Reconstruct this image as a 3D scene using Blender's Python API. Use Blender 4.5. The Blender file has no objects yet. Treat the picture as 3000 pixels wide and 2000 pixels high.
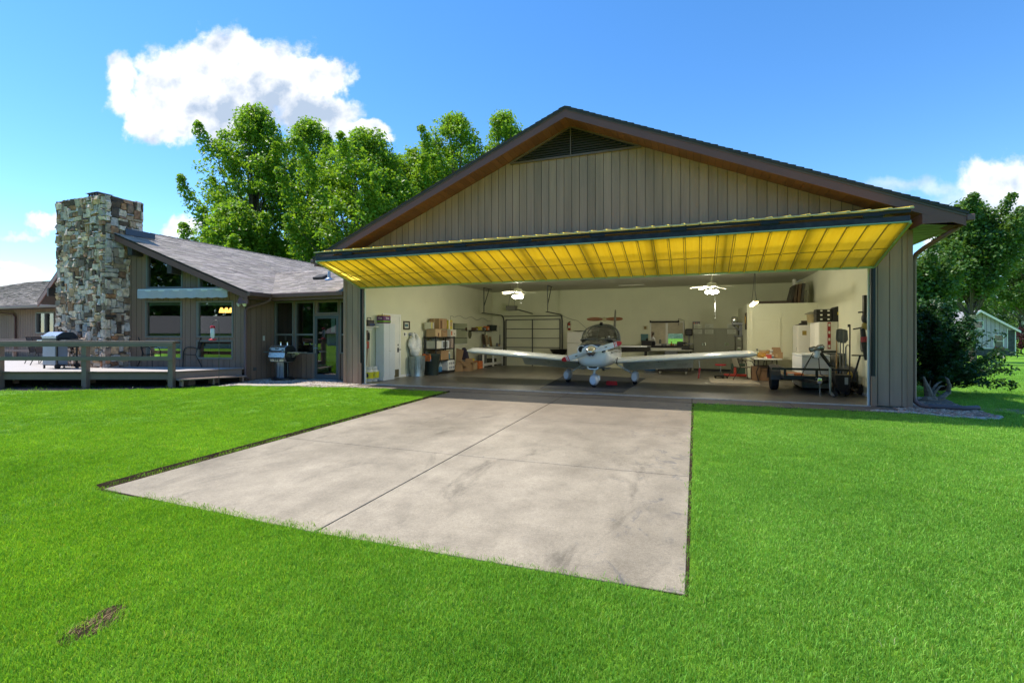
import bpy, bmesh, math, random
import numpy as np
from mathutils import Vector, Matrix, Euler, noise
R = math.radians
sc = bpy.context.scene
col = sc.collection
random.seed(7); rng = np.random.default_rng(7)

# ---------------------------------------------------------------- camera
F, HOR, TH, H = 1419.3, 978.7, 0.3609, 1.4843      # focal (px of 3000), horizon row, yaw, eye height
CT, ST = math.cos(TH), math.sin(TH)
cam = bpy.data.objects.new('camera', bpy.data.cameras.new('camera')); col.objects.link(cam)
cam.location = (0, 0, H); cam.rotation_euler = (R(90), 0, TH)
cam.data.sensor_width = 36; cam.data.lens = F/3000*36
cam.data.shift_y = (HOR-1000)/3000
cam.data.clip_start = .05; cam.data.clip_end = 3000
sc.camera = cam
# ---------------------------------------------------------------- light
SUN_EL, SUN_AZ = R(62), R(180)          # azimuth counted from +X, counter-clockwise; 180 = from the left along the hangar front
sv = Vector((math.cos(SUN_EL)*math.cos(SUN_AZ), math.cos(SUN_EL)*math.sin(SUN_AZ)-.035, math.sin(SUN_EL))).normalized()
sun = bpy.data.objects.new('sun', bpy.data.lights.new('sun', 'SUN')); col.objects.link(sun)
sun.data.energy = 3.3; sun.data.angle = R(.53); sun.data.color = (1, .95, .87)
sun.rotation_euler = (-sv).to_track_quat('-Z', 'Y').to_euler(); sun.location = (-20, 0, 30)
sc.view_settings.view_transform = 'Standard'; sc.view_settings.look = 'None'
sc.view_settings.gamma = 1; sc.view_settings.exposure = 1.03; sc.view_settings.use_curve_mapping = False
SKY_STRENGTH = .15

class NT:
    """small node-tree writer"""
    def __init__(s, nt): s.nt = nt
    def n(s, typ, **kw):
        nd = s.nt.nodes.new(typ)
        for k, v in kw.items():
            if k.startswith('i_'):
                key = k[2:]; key = int(key) if key.isdigit() else key.replace('_', ' ')
                s.set(nd.inputs[key], v)
            else: setattr(nd, k, v)
        return nd
    def set(s, inp, v):
        if isinstance(v, bpy.types.NodeSocket): s.nt.links.new(v, inp)
        elif v is not None: inp.default_value = v
    def m(s, op, a, b=None, c=None, clamp=False):
        nd = s.nt.nodes.new('ShaderNodeMath'); nd.operation = op; nd.use_clamp = clamp
        s.set(nd.inputs[0], a); s.set(nd.inputs[1], b); s.set(nd.inputs[2], c)
        return nd.outputs[0]
    def ss(s, x, a, b):
        nd = s.nt.nodes.new('ShaderNodeMapRange'); nd.interpolation_type = 'SMOOTHSTEP'
        s.set(nd.inputs[0], x); nd.inputs[1].default_value = a; nd.inputs[2].default_value = b
        return nd.outputs[0]
    def noise(s, vec, scale, detail=4, rough=.55, dim='3D', dist=0):
        nd = s.nt.nodes.new('ShaderNodeTexNoise'); nd.noise_dimensions = dim
        if vec is not None: s.set(nd.inputs['Vector'], vec)
        nd.inputs['Scale'].default_value = scale; nd.inputs['Detail'].default_value = detail
        nd.inputs['Roughness'].default_value = rough; nd.inputs['Distortion'].default_value = dist
        return nd.outputs[0]
    def mix(s, f, a, b, blend='MIX'):
        nd = s.nt.nodes.new('ShaderNodeMix'); nd.data_type = 'RGBA'; nd.blend_type = blend
        s.set(nd.inputs[0], f)
        for i, v in ((6, a), (7, b)):
            if isinstance(v, (tuple, list)): v = tuple(v[:3])+(1,)
            s.set(nd.inputs[i], v)
        return nd.outputs[2]
    def ramp(s, f, stops):
        nd = s.nt.nodes.new('ShaderNodeValToRGB'); s.set(nd.inputs[0], f)
        e = nd.color_ramp.elements
        while len(e) < len(stops): e.new(.5)
        for el, (p, c) in zip(e, stops): el.position = p; el.color = tuple(c[:3])+(1,)
        return nd.outputs[0]
    def vmap(s, vec, scale=(1, 1, 1), loc=(0, 0, 0), rot=(0, 0, 0)):
        nd = s.nt.nodes.new('ShaderNodeMapping'); s.set(nd.inputs[0], vec)
        nd.inputs['Scale'].default_value = scale; nd.inputs['Location'].default_value = loc; nd.inputs['Rotation'].default_value = rot
        return nd.outputs[0]

# ---------------------------------------------------------------- sky with cumulus clouds (directions in the world, not the lens)
w = bpy.data.worlds.new('World'); sc.world = w; w.use_nodes = True
T = NT(w.node_tree); w.node_tree.nodes.clear()
sky = T.n('ShaderNodeTexSky', sky_type='NISHITA', sun_disc=False, sun_elevation=SUN_EL, sun_rotation=R(90)-math.atan2(sv.y, sv.x),
          altitude=300, air_density=.9, dust_density=.02, ozone_density=3.0)
hsv = T.n('ShaderNodeHueSaturation', i_Saturation=1.24, i_Value=.92, i_Color=sky.outputs[0])
geo = T.n('ShaderNodeTexCoord'); d = geo.outputs['Generated']
def vdot(v, k):
    nd = T.n('ShaderNodeVectorMath', operation='DOT_PRODUCT'); T.set(nd.inputs[0], v); nd.inputs[1].default_value = k
    return nd.outputs['Value']
dl, dd, dz = vdot(d, (CT, ST, 0)), vdot(d, (-ST, CT, 0)), vdot(d, (0, 0, 1))
front = T.ss(dd, .05, .15)
ddc = T.m('MAXIMUM', dd, .05)
u, v = T.m('DIVIDE', dl, ddc), T.m('DIVIDE', dz, ddc)
cv = T.n('ShaderNodeCombineXYZ', i_0=u, i_1=v, i_2=0.0).outputs[0]
warp = T.noise(cv, 9, 5, .6)
uu = T.m('MULTIPLY_ADD', T.m('SUBTRACT', warp, .5), .11, u)
vv = T.m('MULTIPLY_ADD', T.m('SUBTRACT', T.noise(T.vmap(cv, loc=(3, 7, 0)), 9, 5, .6), .5), .10, v)
def blob(px, py, rx, ry):
    a = T.m('MULTIPLY', T.m('SUBTRACT', uu, (px-1500)/F), F/rx); b = T.m('MULTIPLY', T.m('SUBTRACT', vv, (HOR-py)/F), F/ry)
    return T.m('SUBTRACT', 1, T.m('SQRT', T.m('ADD', T.m('MULTIPLY', a, a), T.m('MULTIPLY', b, b))))
def union(bl):
    x = blob(*bl[0])
    for b in bl[1:]: x = T.m('SMOOTH_MAX', x, blob(*b), .25)
    return x
main = union([(690, 200, 235, 135), (560, 260, 190, 140), (850, 235, 175, 110), (470, 350, 130, 85), (650, 320, 250, 110),
              (950, 225, 100, 70), (930, 330, 140, 70), (1060, 385, 85, 34)])
wisp = union([(345, 225, 60, 75), (350, 290, 70, 65), (960, 210, 80, 60), (1120, 415, 50, 22), (990, 400, 90, 34), (530, 670, 80, 50), (150, 655, 90, 34),
              (40, 785, 100, 26), (80, 812, 80, 20), (20, 835, 110, 22), (2960, 540, 190, 100), (2880, 610, 150, 60), (2740, 730, 70, 120)])
thin = union([(2700, 548, 190, 34), (2800, 590, 180, 70), (50, 680, 120, 14)])
fb = T.m('SUBTRACT', T.noise(cv, 15, 9, .62), .5); fb2 = T.m('SUBTRACT', T.noise(cv, 5.5, 7, .6), .5)
n1 = T.noise(cv, 11, 7, .55); n2 = T.noise(T.vmap(cv, loc=(.016, -.028, 0)), 11, 7, .55)
def alpha(fld, k, lo, hi): return T.ss(T.m('MULTIPLY_ADD', fb, k, T.m('MULTIPLY_ADD', fb2, k*.8, fld)), lo, hi)
am = alpha(main, .95, -.02, .34); aw = T.m('MULTIPLY', alpha(wisp, 1.2, .05, .55), .9); at_ = T.m('MULTIPLY', alpha(thin, 1.1, .0, .9), .45)
al = T.m('MULTIPLY', T.m('MAXIMUM', T.m('MAXIMUM', am, aw), at_), front)
# grey belly of the big cloud: deep inside and low; puffs lit from upper left
belly = T.m('MULTIPLY', T.ss(T.m('MULTIPLY_ADD', fb2, .35, union([(740, 345, 300, 150), (880, 320, 200, 90)])), .1, .75), 1.0)
puff = T.m('SUBTRACT', n1, n2)
sh = T.m('ADD', T.m('MULTIPLY', belly, 1.0), T.m('MULTIPLY_ADD', puff, 3.2, .07), clamp=True)
ccol = T.mix(sh, (4.1, 4.1, 4.1), (1.75, 2.15, 2.75))
allc = T.mix(al, hsv.outputs[0], ccol)
bg = T.n('ShaderNodeBackground', i_Color=allc, i_Strength=SKY_STRENGTH)
T.nt.links.new(bg.outputs[0], T.n('ShaderNodeOutputWorld').inputs[0])

# ---------------------------------------------------------------- pixel -> point helpers (3000 x 2000 photograph, camera solved from its vanishing points)
def ray(px, py):
    l = (px-1500)/F
    return Vector((l*CT-ST, l*ST+CT, (HOR-py)/F))
def _at(r, t): return Vector((r.x*t, r.y*t, H+r.z*t))
def aY(px, py, Y): r = ray(px, py); return _at(r, Y/r.y)
def aX(px, py, X): r = ray(px, py); return _at(r, X/r.x)
def aZ(px, py, Z): r = ray(px, py); return _at(r, (Z-H)/r.z)
def aD(px, py, D): return _at(ray(px, py), D)
def aP(px, py, z12, k):                     # plane z = z12 + k*(Y-12)
    r = ray(px, py); return _at(r, (z12-12*k-H)/(r.z-k*r.y))
FK = -.008
def flz(Y): return FK*(Y-12)
def aF(px, py): return aP(px, py, 0, FK)   # hangar floor
def gz(Y): return (-.0165*(12-Y) if Y < 12 else max(-.021*(Y-12), -1.2))-.012
def aS(px, py): return aP(px, py, 0, .0165) # drive slab / lawn plane in front

# ---------------------------------------------------------------- mesh builder
WM = {}
class MB:
    def __init__(s): s.v = []; s.f = []; s.mi = []; s.c = []; s.m = 0; s.col = None
    def face(s, pts):
        b = len(s.v); s.v += [Vector(p) for p in pts]; s.f.append(tuple(range(b, b+len(pts)))); s.mi.append(s.m); s.c.append(s.col); return s
    def idx(s, vs, fs):
        b = len(s.v); s.v += [Vector(p) for p in vs]
        for f in fs: s.f.append(tuple(b+i for i in f)); s.mi.append(s.m); s.c.append(s.col)
        return s
    def box(s, x0, x1, y0, y1, z0, z1, M=None):
        vs = [Vector((x, y, z)) for z in (z0, z1) for y in (y0, y1) for x in (x0, x1)]
        if M is not None: vs = [M@p for p in vs]
        return s.idx(vs, [(0, 2, 3, 1), (4, 5, 7, 6), (0, 1, 5, 4), (2, 6, 7, 3), (0, 4, 6, 2), (1, 3, 7, 5)])
    def bar(s, p, q, w, h=None, up=(0, 0, 1)):
        p, q = Vector(p), Vector(q); h = w if h is None else h
        a = (q-p).normalized(); u = Vector(up)
        if abs(a.dot(u)) > .98: u = Vector((0, 1, 0))
        x = a.cross(u).normalized(); y = x.cross(a).normalized()
        vs = [e+x*sx*w/2+y*sy*h/2 for e in (p, q) for sx, sy in ((-1, -1), (1, -1), (1, 1), (-1, 1))]
        return s.idx(vs, [(0, 3, 2, 1), (4, 5, 6, 7), (0, 1, 5, 4), (1, 2, 6, 5), (2, 3, 7, 6), (3, 0, 4, 7)])
    def loft(s, secs, cap=True, closed=False):
        n = len(secs[0]); vs = [p for sec in secs for p in sec]; fs = []
        k = len(secs)
        for i in range(k if closed else k-1):
            j = (i+1) % k
            for a in range(n):
                b = (a+1) % n; fs.append((i*n+a, i*n+b, j*n+b, j*n+a))
        if cap and not closed: fs.append(tuple(reversed(range(n)))); fs.append(tuple((k-1)*n+i for i in range(n)))
        return s.idx(vs, fs)
    def tube(s, pts, r, n=8, closed=False, cap=True):
        pts = [Vector(p) for p in pts]; k = len(pts); secs = []; prev = None
        for i, p in enumerate(pts):
            if closed: t = pts[(i+1) % k]-pts[i-1]
            else: t = pts[min(i+1, k-1)]-pts[max(i-1, 0)]
            t.normalize()
            if prev is None:
                u = Vector((0, 0, 1)) if abs(t.z) < .9 else Vector((1, 0, 0)); x = t.cross(u).normalized()
            else: x = (prev-t*prev.dot(t)).normalized()
            prev = x; y = t.cross(x); rr = r[i] if isinstance(r, (list, tuple)) else r
            secs.append([p+x*math.cos(a)*rr+y*math.sin(a)*rr for a in (2*math.pi*j/n for j in range(n))])
        return s.loft(secs, cap, closed)
    def lathe(s, prof, c=(0, 0, 0), n=24, axis=None, sx=1, sy=1):
        M = Matrix.Translation(Vector(c))
        if axis is not None: M = M@Vector((0, 0, 1)).rotation_difference(Vector(axis)).to_matrix().to_4x4()
        return s.loft([[M@Vector((r*math.cos(a)*sx, r*math.sin(a)*sy, z)) for a in (2*math.pi*j/n for j in range(n))] for r, z in prof])
    def prism(s, poly, off):
        off = Vector(off); a = [Vector(p) for p in poly]; n = len(a)
        return s.idx(a+[p+off for p in a], [tuple(range(n)), tuple(reversed(range(n, 2*n)))]+[(i, i+n, (i+1) % n+n, (i+1) % n) for i in range(n)])
    def ball(s, c, r, n=12, k=8, sc=(1, 1, 1)):
        c = Vector(c); secs = []
        for i in range(k+1):
            t = math.pi*i/k; t = max(min(t, math.pi-.02), .02)
            secs.append([c+Vector((math.sin(t)*math.cos(a)*sc[0], math.sin(t)*math.sin(a)*sc[1], -math.cos(t)*sc[2]))*r for a in (2*math.pi*j/n for j in range(n))])
        return s.loft(secs)
    def build(s, name, mat, parent=None, smooth=False, bevel=0, origin=None, local=False, label=None):
        me = bpy.data.meshes.new(name)
        vs = s.v
        W = Matrix.Identity(4)
        if parent is not None and not local: vs = [WM[parent.name].inverted()@p for p in vs]; W = WM[parent.name]
        elif parent is not None: W = WM[parent.name]
        elif origin is not None: o_ = Vector(origin); vs = [p-o_ for p in vs]; W = Matrix.Translation(o_)
        me.from_pydata([tuple(p) for p in vs], [], s.f)
        mats = mat if isinstance(mat, (list, tuple)) else [mat]
        for m_ in mats: me.materials.append(m_)
        if len(mats) > 1: me.polygons.foreach_set('material_index', s.mi)
        if any(c is not None for c in s.c):
            at = me.attributes.new('Col', 'FLOAT_COLOR', 'FACE')
            at.data.foreach_set('color', [x for c in s.c for x in (tuple(c)+(1,) if c is not None else (1, 1, 1, 1))])
        bm = bmesh.new(); bm.from_mesh(me); bmesh.ops.recalc_face_normals(bm, faces=bm.faces); bm.to_mesh(me); bm.free()
        o = bpy.data.objects.new(name, me); col.objects.link(o)
        if smooth:
            me.polygons.foreach_set('use_smooth', [True]*len(me.polygons))
            me.set_sharp_from_angle(angle=R(42))
        if bevel:
            b = o.modifiers.new('bevel', 'BEVEL'); b.width = bevel; b.segments = 2; b.limit_method = 'ANGLE'; b.angle_limit = R(50)
        if parent is not None: o.parent = parent
        elif origin is not None: o.location = origin
        WM[o.name] = W
        if label: o['label'] = label
        return o
def tag(o, label, cat=None, group=None, kind=None):
    if label: o['label'] = label
    if cat: o['category'] = cat
    if group: o['group'] = group
    if kind: o['kind'] = kind
    return o
def thing(name, label, cat, loc=(0, 0, 0), rotz=0, group=None):
    o = bpy.data.objects.new(name, None); col.objects.link(o); o.empty_display_size = .2
    o.location = loc; o.rotation_euler = (0, 0, rotz)
    WM[o.name] = Matrix.Translation(Vector(loc))@Matrix.Rotation(rotz, 4, 'Z')
    return tag(o, label, cat, group)
def struct(o): o['kind'] = 'structure'; return o
def copy_tree(o, parent=None):
    c = o.copy(); col.objects.link(c)
    if parent is not None: c.parent = parent
    for ch in [x for x in bpy.data.objects if x.parent == o]: copy_tree(ch, c)
    return c
def dup(o, loc, rotz=0, label=None, scale=None):
    c = copy_tree(o); c.location = loc; c.rotation_euler = (0, 0, rotz)
    if scale: c.scale = scale
    if label: c['label'] = label
    WM[c.name] = Matrix.Translation(Vector(loc))@Matrix.Rotation(rotz, 4, 'Z')
    return c
def B(name, mat, parent, *boxes, bevel=.004, label=None, smooth=False, split=False):
    if split: return [B(name, mat, parent, b, bevel=bevel, label=label) for b in boxes][0]
    m = MB()
    for b in boxes: m.box(*b)
    return m.build(name, mat, parent, bevel=bevel, label=label, smooth=smooth)
def text(name, s, size, loc, rot, mat, parent, ext=.001, align='CENTER'):
    cu = bpy.data.curves.new(name, 'FONT'); cu.body = s; cu.size = size; cu.extrude = ext; cu.align_x = align; cu.align_y = 'CENTER'
    tmp = bpy.data.objects.new('tmp', cu); me = bpy.data.meshes.new_from_object(tmp); bpy.data.objects.remove(tmp)
    me.transform(WM[parent.name].inverted()@(Matrix.Translation(Vector(loc))@Euler(rot).to_matrix().to_4x4())); me.materials.clear(); me.materials.append(mat)
    o = bpy.data.objects.new(name, me); col.objects.link(o); o.parent = parent; WM[o.name] = WM[parent.name]
    return o

# ---------------------------------------------------------------- materials
MATS = {}
def mat(name, rgb, rough=.6, metal=0, vary=.12, vscale=3., bump=0., bscale=60., spec=.5, stretch=(1, 1, 1), col_attr=False, coat=0, tint=None):
    if name in MATS: return MATS[name]
    m = bpy.data.materials.new(name); m.use_nodes = True; t = NT(m.node_tree)
    b = m.node_tree.nodes['Principled BSDF']
    tc = t.n('ShaderNodeTexCoord').outputs['Object']
    v = t.vmap(tc, scale=stretch)
    n = t.noise(v, vscale, 5, .6)
    base = tuple(rgb)+(1,)
    if col_attr:
        at = t.n('ShaderNodeAttribute', attribute_name='Col'); base = t.mix(1, base, at.outputs['Color'], 'MULTIPLY')
    if vary:
        lo = (1-vary,)*3; hi = (1+vary,)*3
        if tint: lo = tuple(a*c for a, c in zip(lo, tint))
        base = t.mix(1, base, t.ramp(n, [(.3, lo), (.7, hi)]), 'MULTIPLY')
    t.set(b.inputs['Base Color'], base)
    b.inputs['Metallic'].default_value = metal; b.inputs['Specular IOR Level'].default_value = spec
    t.set(b.inputs['Roughness'], t.m('MULTIPLY_ADD', t.m('SUBTRACT', n, .5), .25, rough, clamp=True))
    if coat: b.inputs['Coat Weight'].default_value = coat; b.inputs['Coat Roughness'].default_value = .08
    if bump:
        bp = t.n('ShaderNodeBump', i_Strength=bump, i_Distance=.01, i_Height=t.noise(v, bscale, 4, .6)); t.set(b.inputs['Normal'], bp.outputs[0])
    MATS[name] = m; return m
def glow(name, rgb, strength):
    m = bpy.data.materials.new(name); m.use_nodes = True; t = NT(m.node_tree); b = m.node_tree.nodes['Principled BSDF']
    b.inputs['Base Color'].default_value = tuple(rgb)+(1,); b.inputs['Emission Color'].default_value = tuple(rgb)+(1,); b.inputs['Emission Strength'].default_value = strength
    return m
def glass(name, tint=(.8, .85, .82), refl=.12, dark=0.):
    """thin window glass: mostly see-through with a mirror reflection growing at grazing angles"""
    m = bpy.data.materials.new(name); m.use_nodes = True; t = NT(m.node_tree); m.node_tree.nodes.clear()
    tr = t.n('ShaderNodeBsdfTransparent', i_Color=tuple(tint)+(1,)); gl = t.n('ShaderNodeBsdfGlossy', i_Roughness=.01, i_Color=(.95, .97, .96, 1))
    lw = t.n('ShaderNodeLayerWeight', i_Blend=.3)
    f = t.m('MULTIPLY_ADD', lw.outputs['Fresnel'], .7, refl, clamp=True)
    mx = t.n('ShaderNodeMixShader', i_0=f); t.set(mx.inputs[1], tr.outputs[0]); t.set(mx.inputs[2], gl.outputs[0])
    t.nt.links.new(mx.outputs[0], t.n('ShaderNodeOutputMaterial').inputs[0])
    return m
def leafmat(name, rgb, trans=.45, vary=.35, hue=(1.25, 1.05, .6)):
    m = bpy.data.materials.new(name); m.use_nodes = True; t = NT(m.node_tree); m.node_tree.nodes.clear()
    at = t.n('ShaderNodeAttribute', attribute_name='Col'); tc = t.n('ShaderNodeTexCoord').outputs['Object']
    c = t.mix(1, tuple(rgb)+(1,), at.outputs['Color'], 'MULTIPLY')
    c = t.mix(t.m('MULTIPLY', t.noise(tc, .35, 3), .55), c, tuple(a*b for a, b in zip(rgb, hue)))
    df = t.n('ShaderNodeBsdfPrincipled', i_Base_Color=c, i_Roughness=.45); df.inputs['Specular IOR Level'].default_value = .35
    tl = t.n('ShaderNodeBsdfTranslucent', i_Color=t.mix(1, c, (1.35, 1.25, .55), 'MULTIPLY'))
    mx = t.n('ShaderNodeMixShader', i_0=trans); t.set(mx.inputs[1], df.outputs[0]); t.set(mx.inputs[2], tl.outputs[0])
    t.nt.links.new(mx.outputs[0], t.n('ShaderNodeOutputMaterial').inputs[0])
    MATS[name] = m; return m

def siding(mb, p0, p1, z0, ztop, holes=(), sp=.2, g=.014, dep=.011, out=1, t0=0.):
    """vertical grooved board siding between plan points p0,p1 (Vector2-like); ztop(s) gives the top; out=+1: outward normal is to the right of p0->p1 turned by -90deg"""
    p0 = Vector((p0[0], p0[1])); p1 = Vector((p1[0], p1[1])); L = (p1-p0).length; a = (p1-p0)/L
    nrm = Vector((a.y, -a.x))*out
    zt = ztop if callable(ztop) else (lambda s: ztop)
    def P(s, o, z): q = p0+a*s+nrm*o; return (q.x, q.y, z)
    br = {0., L}
    k = math.ceil(-t0/sp)
    grooves = []
    while t0+k*sp < L-.02:
        s = t0+k*sp; k += 1
        if s > .02: grooves.append(s); br |= {s-g/2, s+g/2}
    for h in holes: br |= {min(max(h[0], 0), L), min(max(h[1], 0), L)}
    br = sorted(br)
    for sa, sb in zip(br[:-1], br[1:]):
        if sb-sa < 1e-4: continue
        mid = (sa+sb)/2; ing = any(abs(mid-x) < g/2-1e-5 for x in grooves); o = 0 if ing else dep
        iv = [(z0, None)]
        for h in holes:
            if h[0] <= mid <= h[1]:
                nv = []
                for lo, hi in iv:
                    hh = 1e3 if hi is None else hi
                    if h[3] <= lo or h[2] >= hh: nv.append((lo, hi)); continue
                    if h[2] > lo+.005: nv.append((lo, h[2]))
                    if h[3] < hh-.005 and h[3] < 20: nv.append((h[3], hi))
                iv = nv
        tone = .9+.2*random.random() if not ing else .55
        mb.col = (tone, tone, tone*random.uniform(.97, 1.02))
        for lo, hi in iv:
            ha, hb = (zt(sa), zt(sb)) if hi is None else (hi, hi)
            if min(ha, hb) < lo+.002 and max(ha, hb) < lo+.01: continue
            ha = max(ha, lo); hb = max(hb, lo)
            mb.face([P(sa, o, lo), P(sb, o, lo), P(sb, o, hb), P(sa, o, ha)])
            if ing:
                mb.face([P(sa, 0, lo), P(sa, dep, lo), P(sa, dep, ha), P(sa, 0, ha)]); mb.face([P(sb, 0, lo), P(sb, dep, lo), P(sb, dep, hb), P(sb, 0, hb)])
    mb.col = None
def shingles(mb, e0, e1, r0, r1, course=.145, tab=.3, lift=.012):
    """courses of shingles from eave line e0-e1 up to ridge line r0-r1 (world points)"""
    e0, e1, r0, r1 = map(Vector, (e0, e1, r0, r1)); n = max(1, round(max((r0-e0).length, (r1-e1).length)/course))
    nrm = (e1-e0).cross(r0-e0 if (r0-e0).length > .1 else r1-e1).normalized()
    if nrm.z < 0: nrm = -nrm
    for i in range(n):
        a0, a1 = e0.lerp(r0, i/n), e1.lerp(r1, i/n); b0, b1 = e0.lerp(r0, (i+1)/n), e1.lerp(r1, (i+1)/n)
        L = (a1-a0).length
        if L < .02: continue
        k = max(1, round(L/tab)); cuts = [0]+sorted(min(max((j+random.uniform(-.3, .3)+(i % 2)*.5)/k, 0), 1) for j in range(1, k))+[1]
        for ta, tb in zip(cuts[:-1], cuts[1:]):
            if tb-ta < 1e-4: continue
            tn = random.choice((.78, .9, .98, 1.06, 1.18)); mb.col = (tn, tn*random.uniform(.96, 1.0), tn*random.uniform(.95, 1.05))
            lf = lift*random.uniform(.7, 1.5)
            p, q, r_, s_ = a0.lerp(a1, ta), a0.lerp(a1, tb), b0.lerp(b1, tb), b0.lerp(b1, ta)
            mb.face([p+nrm*lf, q+nrm*lf, r_+nrm*.002, s_+nrm*.002]); mb.face([p-nrm*.003, q-nrm*.003, q+nrm*lf, p+nrm*lf])
    mb.col = None
def np_mesh(name, verts, faces, mats, colr=None, fcol=None):
    """quad or tri mesh from numpy arrays"""
    me = bpy.data.meshes.new(name); nv, (nf, k) = len(verts), faces.shape
    me.vertices.add(nv); me.vertices.foreach_set('co', np.ascontiguousarray(verts, dtype=np.float32).ravel())
    me.loops.add(nf*k); me.loops.foreach_set('vertex_index', np.ascontiguousarray(faces, dtype=np.int32).ravel())
    me.polygons.add(nf); me.polygons.foreach_set('loop_start', np.arange(0, nf*k, k, dtype=np.int32)); me.polygons.foreach_set('loop_total', np.full(nf, k, dtype=np.int32))
    for m_ in mats: me.materials.append(m_)
    if fcol is not None:
        at = me.attributes.new('Col', 'FLOAT_COLOR', 'FACE'); at.data.foreach_set('color', np.hstack([fcol, np.ones((nf, 1))]).astype(np.float32).ravel())
    me.update(); me.validate()
    return me
# ================================================================ ground, drive, lawn
def mk_grass_ground():
    m = bpy.data.materials.new('lawn_soil'); m.use_nodes = True; t = NT(m.node_tree); b = m.node_tree.nodes['Principled BSDF']
    p = t.n('ShaderNodeNewGeometry').outputs['Position']
    n = t.noise(p, .35, 5, .6); n2 = t.noise(p, 14, 6, .7); n3 = t.noise(p, 90, 3, .6)
    c = t.ramp(n, [(.3, (.11, .28, .013)), (.7, (.19, .38, .02))])
    c = t.mix(1, c, t.ramp(n2, [(.3, (.62, .66, .55)), (.7, (1.3, 1.25, 1.2))]), 'MULTIPLY')
    c = t.mix(1, c, t.ramp(n3, [(.3, (.6, .62, .55)), (.75, (1.35, 1.3, 1.3))]), 'MULTIPLY')
    t.set(b.inputs['Base Color'], c); b.inputs['Roughness'].default_value = .8; b.inputs['Specular IOR Level'].default_value = .2
    bp = t.n('ShaderNodeBump', i_Strength=.9, i_Distance=.04, i_Height=t.noise(p, 60, 4, .7)); t.set(b.inputs['Normal'], bp.outputs[0])
    return m
M_LAWN = mk_grass_ground()
M_SOIL = mat('dark_soil', (.036, .024, .012), .95, bump=1, bscale=25, vary=.45, vscale=9, spec=.1)
M_MULCH = mat('mulch', (.028, .022, .018), .95, bump=1, bscale=18, vary=.5, vscale=12)
M_GRAVELBASE = mat('gravel_base', (.16, .125, .09), .9, bump=1, bscale=40, vary=.4, vscale=30)
def mk_concrete(name, a, b_, stain=.55, rough=.75, worn=False):
    m = bpy.data.materials.new(name); m.use_nodes = True; t = NT(m.node_tree); b = m.node_tree.nodes['Principled BSDF']
    p = t.n('ShaderNodeNewGeometry').outputs['Position']; pv = t.vmap(p, scale=(1, .45, 1), rot=(0, 0, .25))
    c = t.ramp(t.noise(pv, .55, 6, .62, dist=.5), [(.32, a), (.68, b_)])
    c = t.mix(1, c, t.ramp(t.noise(p, 2.2, 7, .68), [(.35, (.80, .79, .78)), (.6, (1.06, 1.05, 1.04))]), 'MULTIPLY')
    sm = t.m('MULTIPLY', t.ss(t.noise(t.vmap(p, scale=(1.2, .5, 1), loc=(5, 2, 0), rot=(0, 0, .5)), 1.1, 8, .7, dist=.8), .54, .74), stain)
    c = t.mix(sm, c, tuple(x*.42 for x in a))
    sp = t.m('MULTIPLY', t.ss(t.noise(t.vmap(p, scale=(1, .6, 1)), 4.5, 4, .6, dist=1.2), .70, .80), stain)
    c = t.mix(sp, c, (.08, .085, .09))
    c = t.mix(1, c, t.ramp(t.noise(p, 130, 3, .7), [(.3, (.72, .71, .70)), (.7, (1.18, 1.18, 1.18))]), 'MULTIPLY')
    c = t.mix(1, c, t.ramp(t.noise(p, 38, 4, .7), [(.35, (.88, .87, .86)), (.65, (1.08, 1.08, 1.08))]), 'MULTIPLY')
    if worn:                                     # traffic film and painted-in shade by the door, tyre scuffs by the right edge
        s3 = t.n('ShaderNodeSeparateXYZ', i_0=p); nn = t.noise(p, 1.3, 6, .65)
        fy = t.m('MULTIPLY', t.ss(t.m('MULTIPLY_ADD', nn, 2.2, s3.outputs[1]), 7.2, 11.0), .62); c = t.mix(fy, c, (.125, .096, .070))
        fx = t.m('MULTIPLY', t.ss(s3.outputs[0], -1.6, -.35), t.m('MULTIPLY', t.ss(t.noise(t.vmap(p, scale=(1.5, 1, 1)), 2.1, 6, .75, dist=1.5), .55, .70), .75)); c = t.mix(fx, c, (.085, .085, .088))
    t.set(b.inputs['Base Color'], c); b.inputs['Roughness'].default_value = rough; b.inputs['Specular IOR Level'].default_value = .3
    bp = t.n('ShaderNodeBump', i_Strength=.45, i_Distance=.006, i_Height=t.noise(p, 110, 4, .7)); t.set(b.inputs['Normal'], bp.outputs[0])
    return m
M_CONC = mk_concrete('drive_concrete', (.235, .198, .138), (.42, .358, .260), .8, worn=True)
M_APRON = mk_concrete('apron_concrete', (.105, .088, .072), (.165, .138, .112), .5)  # apron colour darkened to deepen the raised door's shadow
M_CURB = mk_concrete('edging_concrete', (.42, .38, .31), (.5, .45, .37), .2)

xs = sorted(set([-400, -250, -150, -90, -60, -45]+[x*1.0 for x in range(-40, 41, 4)]+[45, 60, 90, 150, 250, 400]))
ys = sorted(set([-400, -200, -100, -60, -40, -30, -20, -10, -5, 0, 3, 6, 9, 12, 16, 20, 26, 32, 40, 48, 56.7, 70, 90, 130, 200, 300, 400]))
m = MB()
m.idx([(x, y, gz(max(y, -12))) for y in ys for x in xs], [(j*len(xs)+i, j*len(xs)+i+1, (j+1)*len(xs)+i+1, (j+1)*len(xs)+i) for j in range(len(ys)-1) for i in range(len(xs)-1)])
struct(m.build('ground', M_LAWN))

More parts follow.
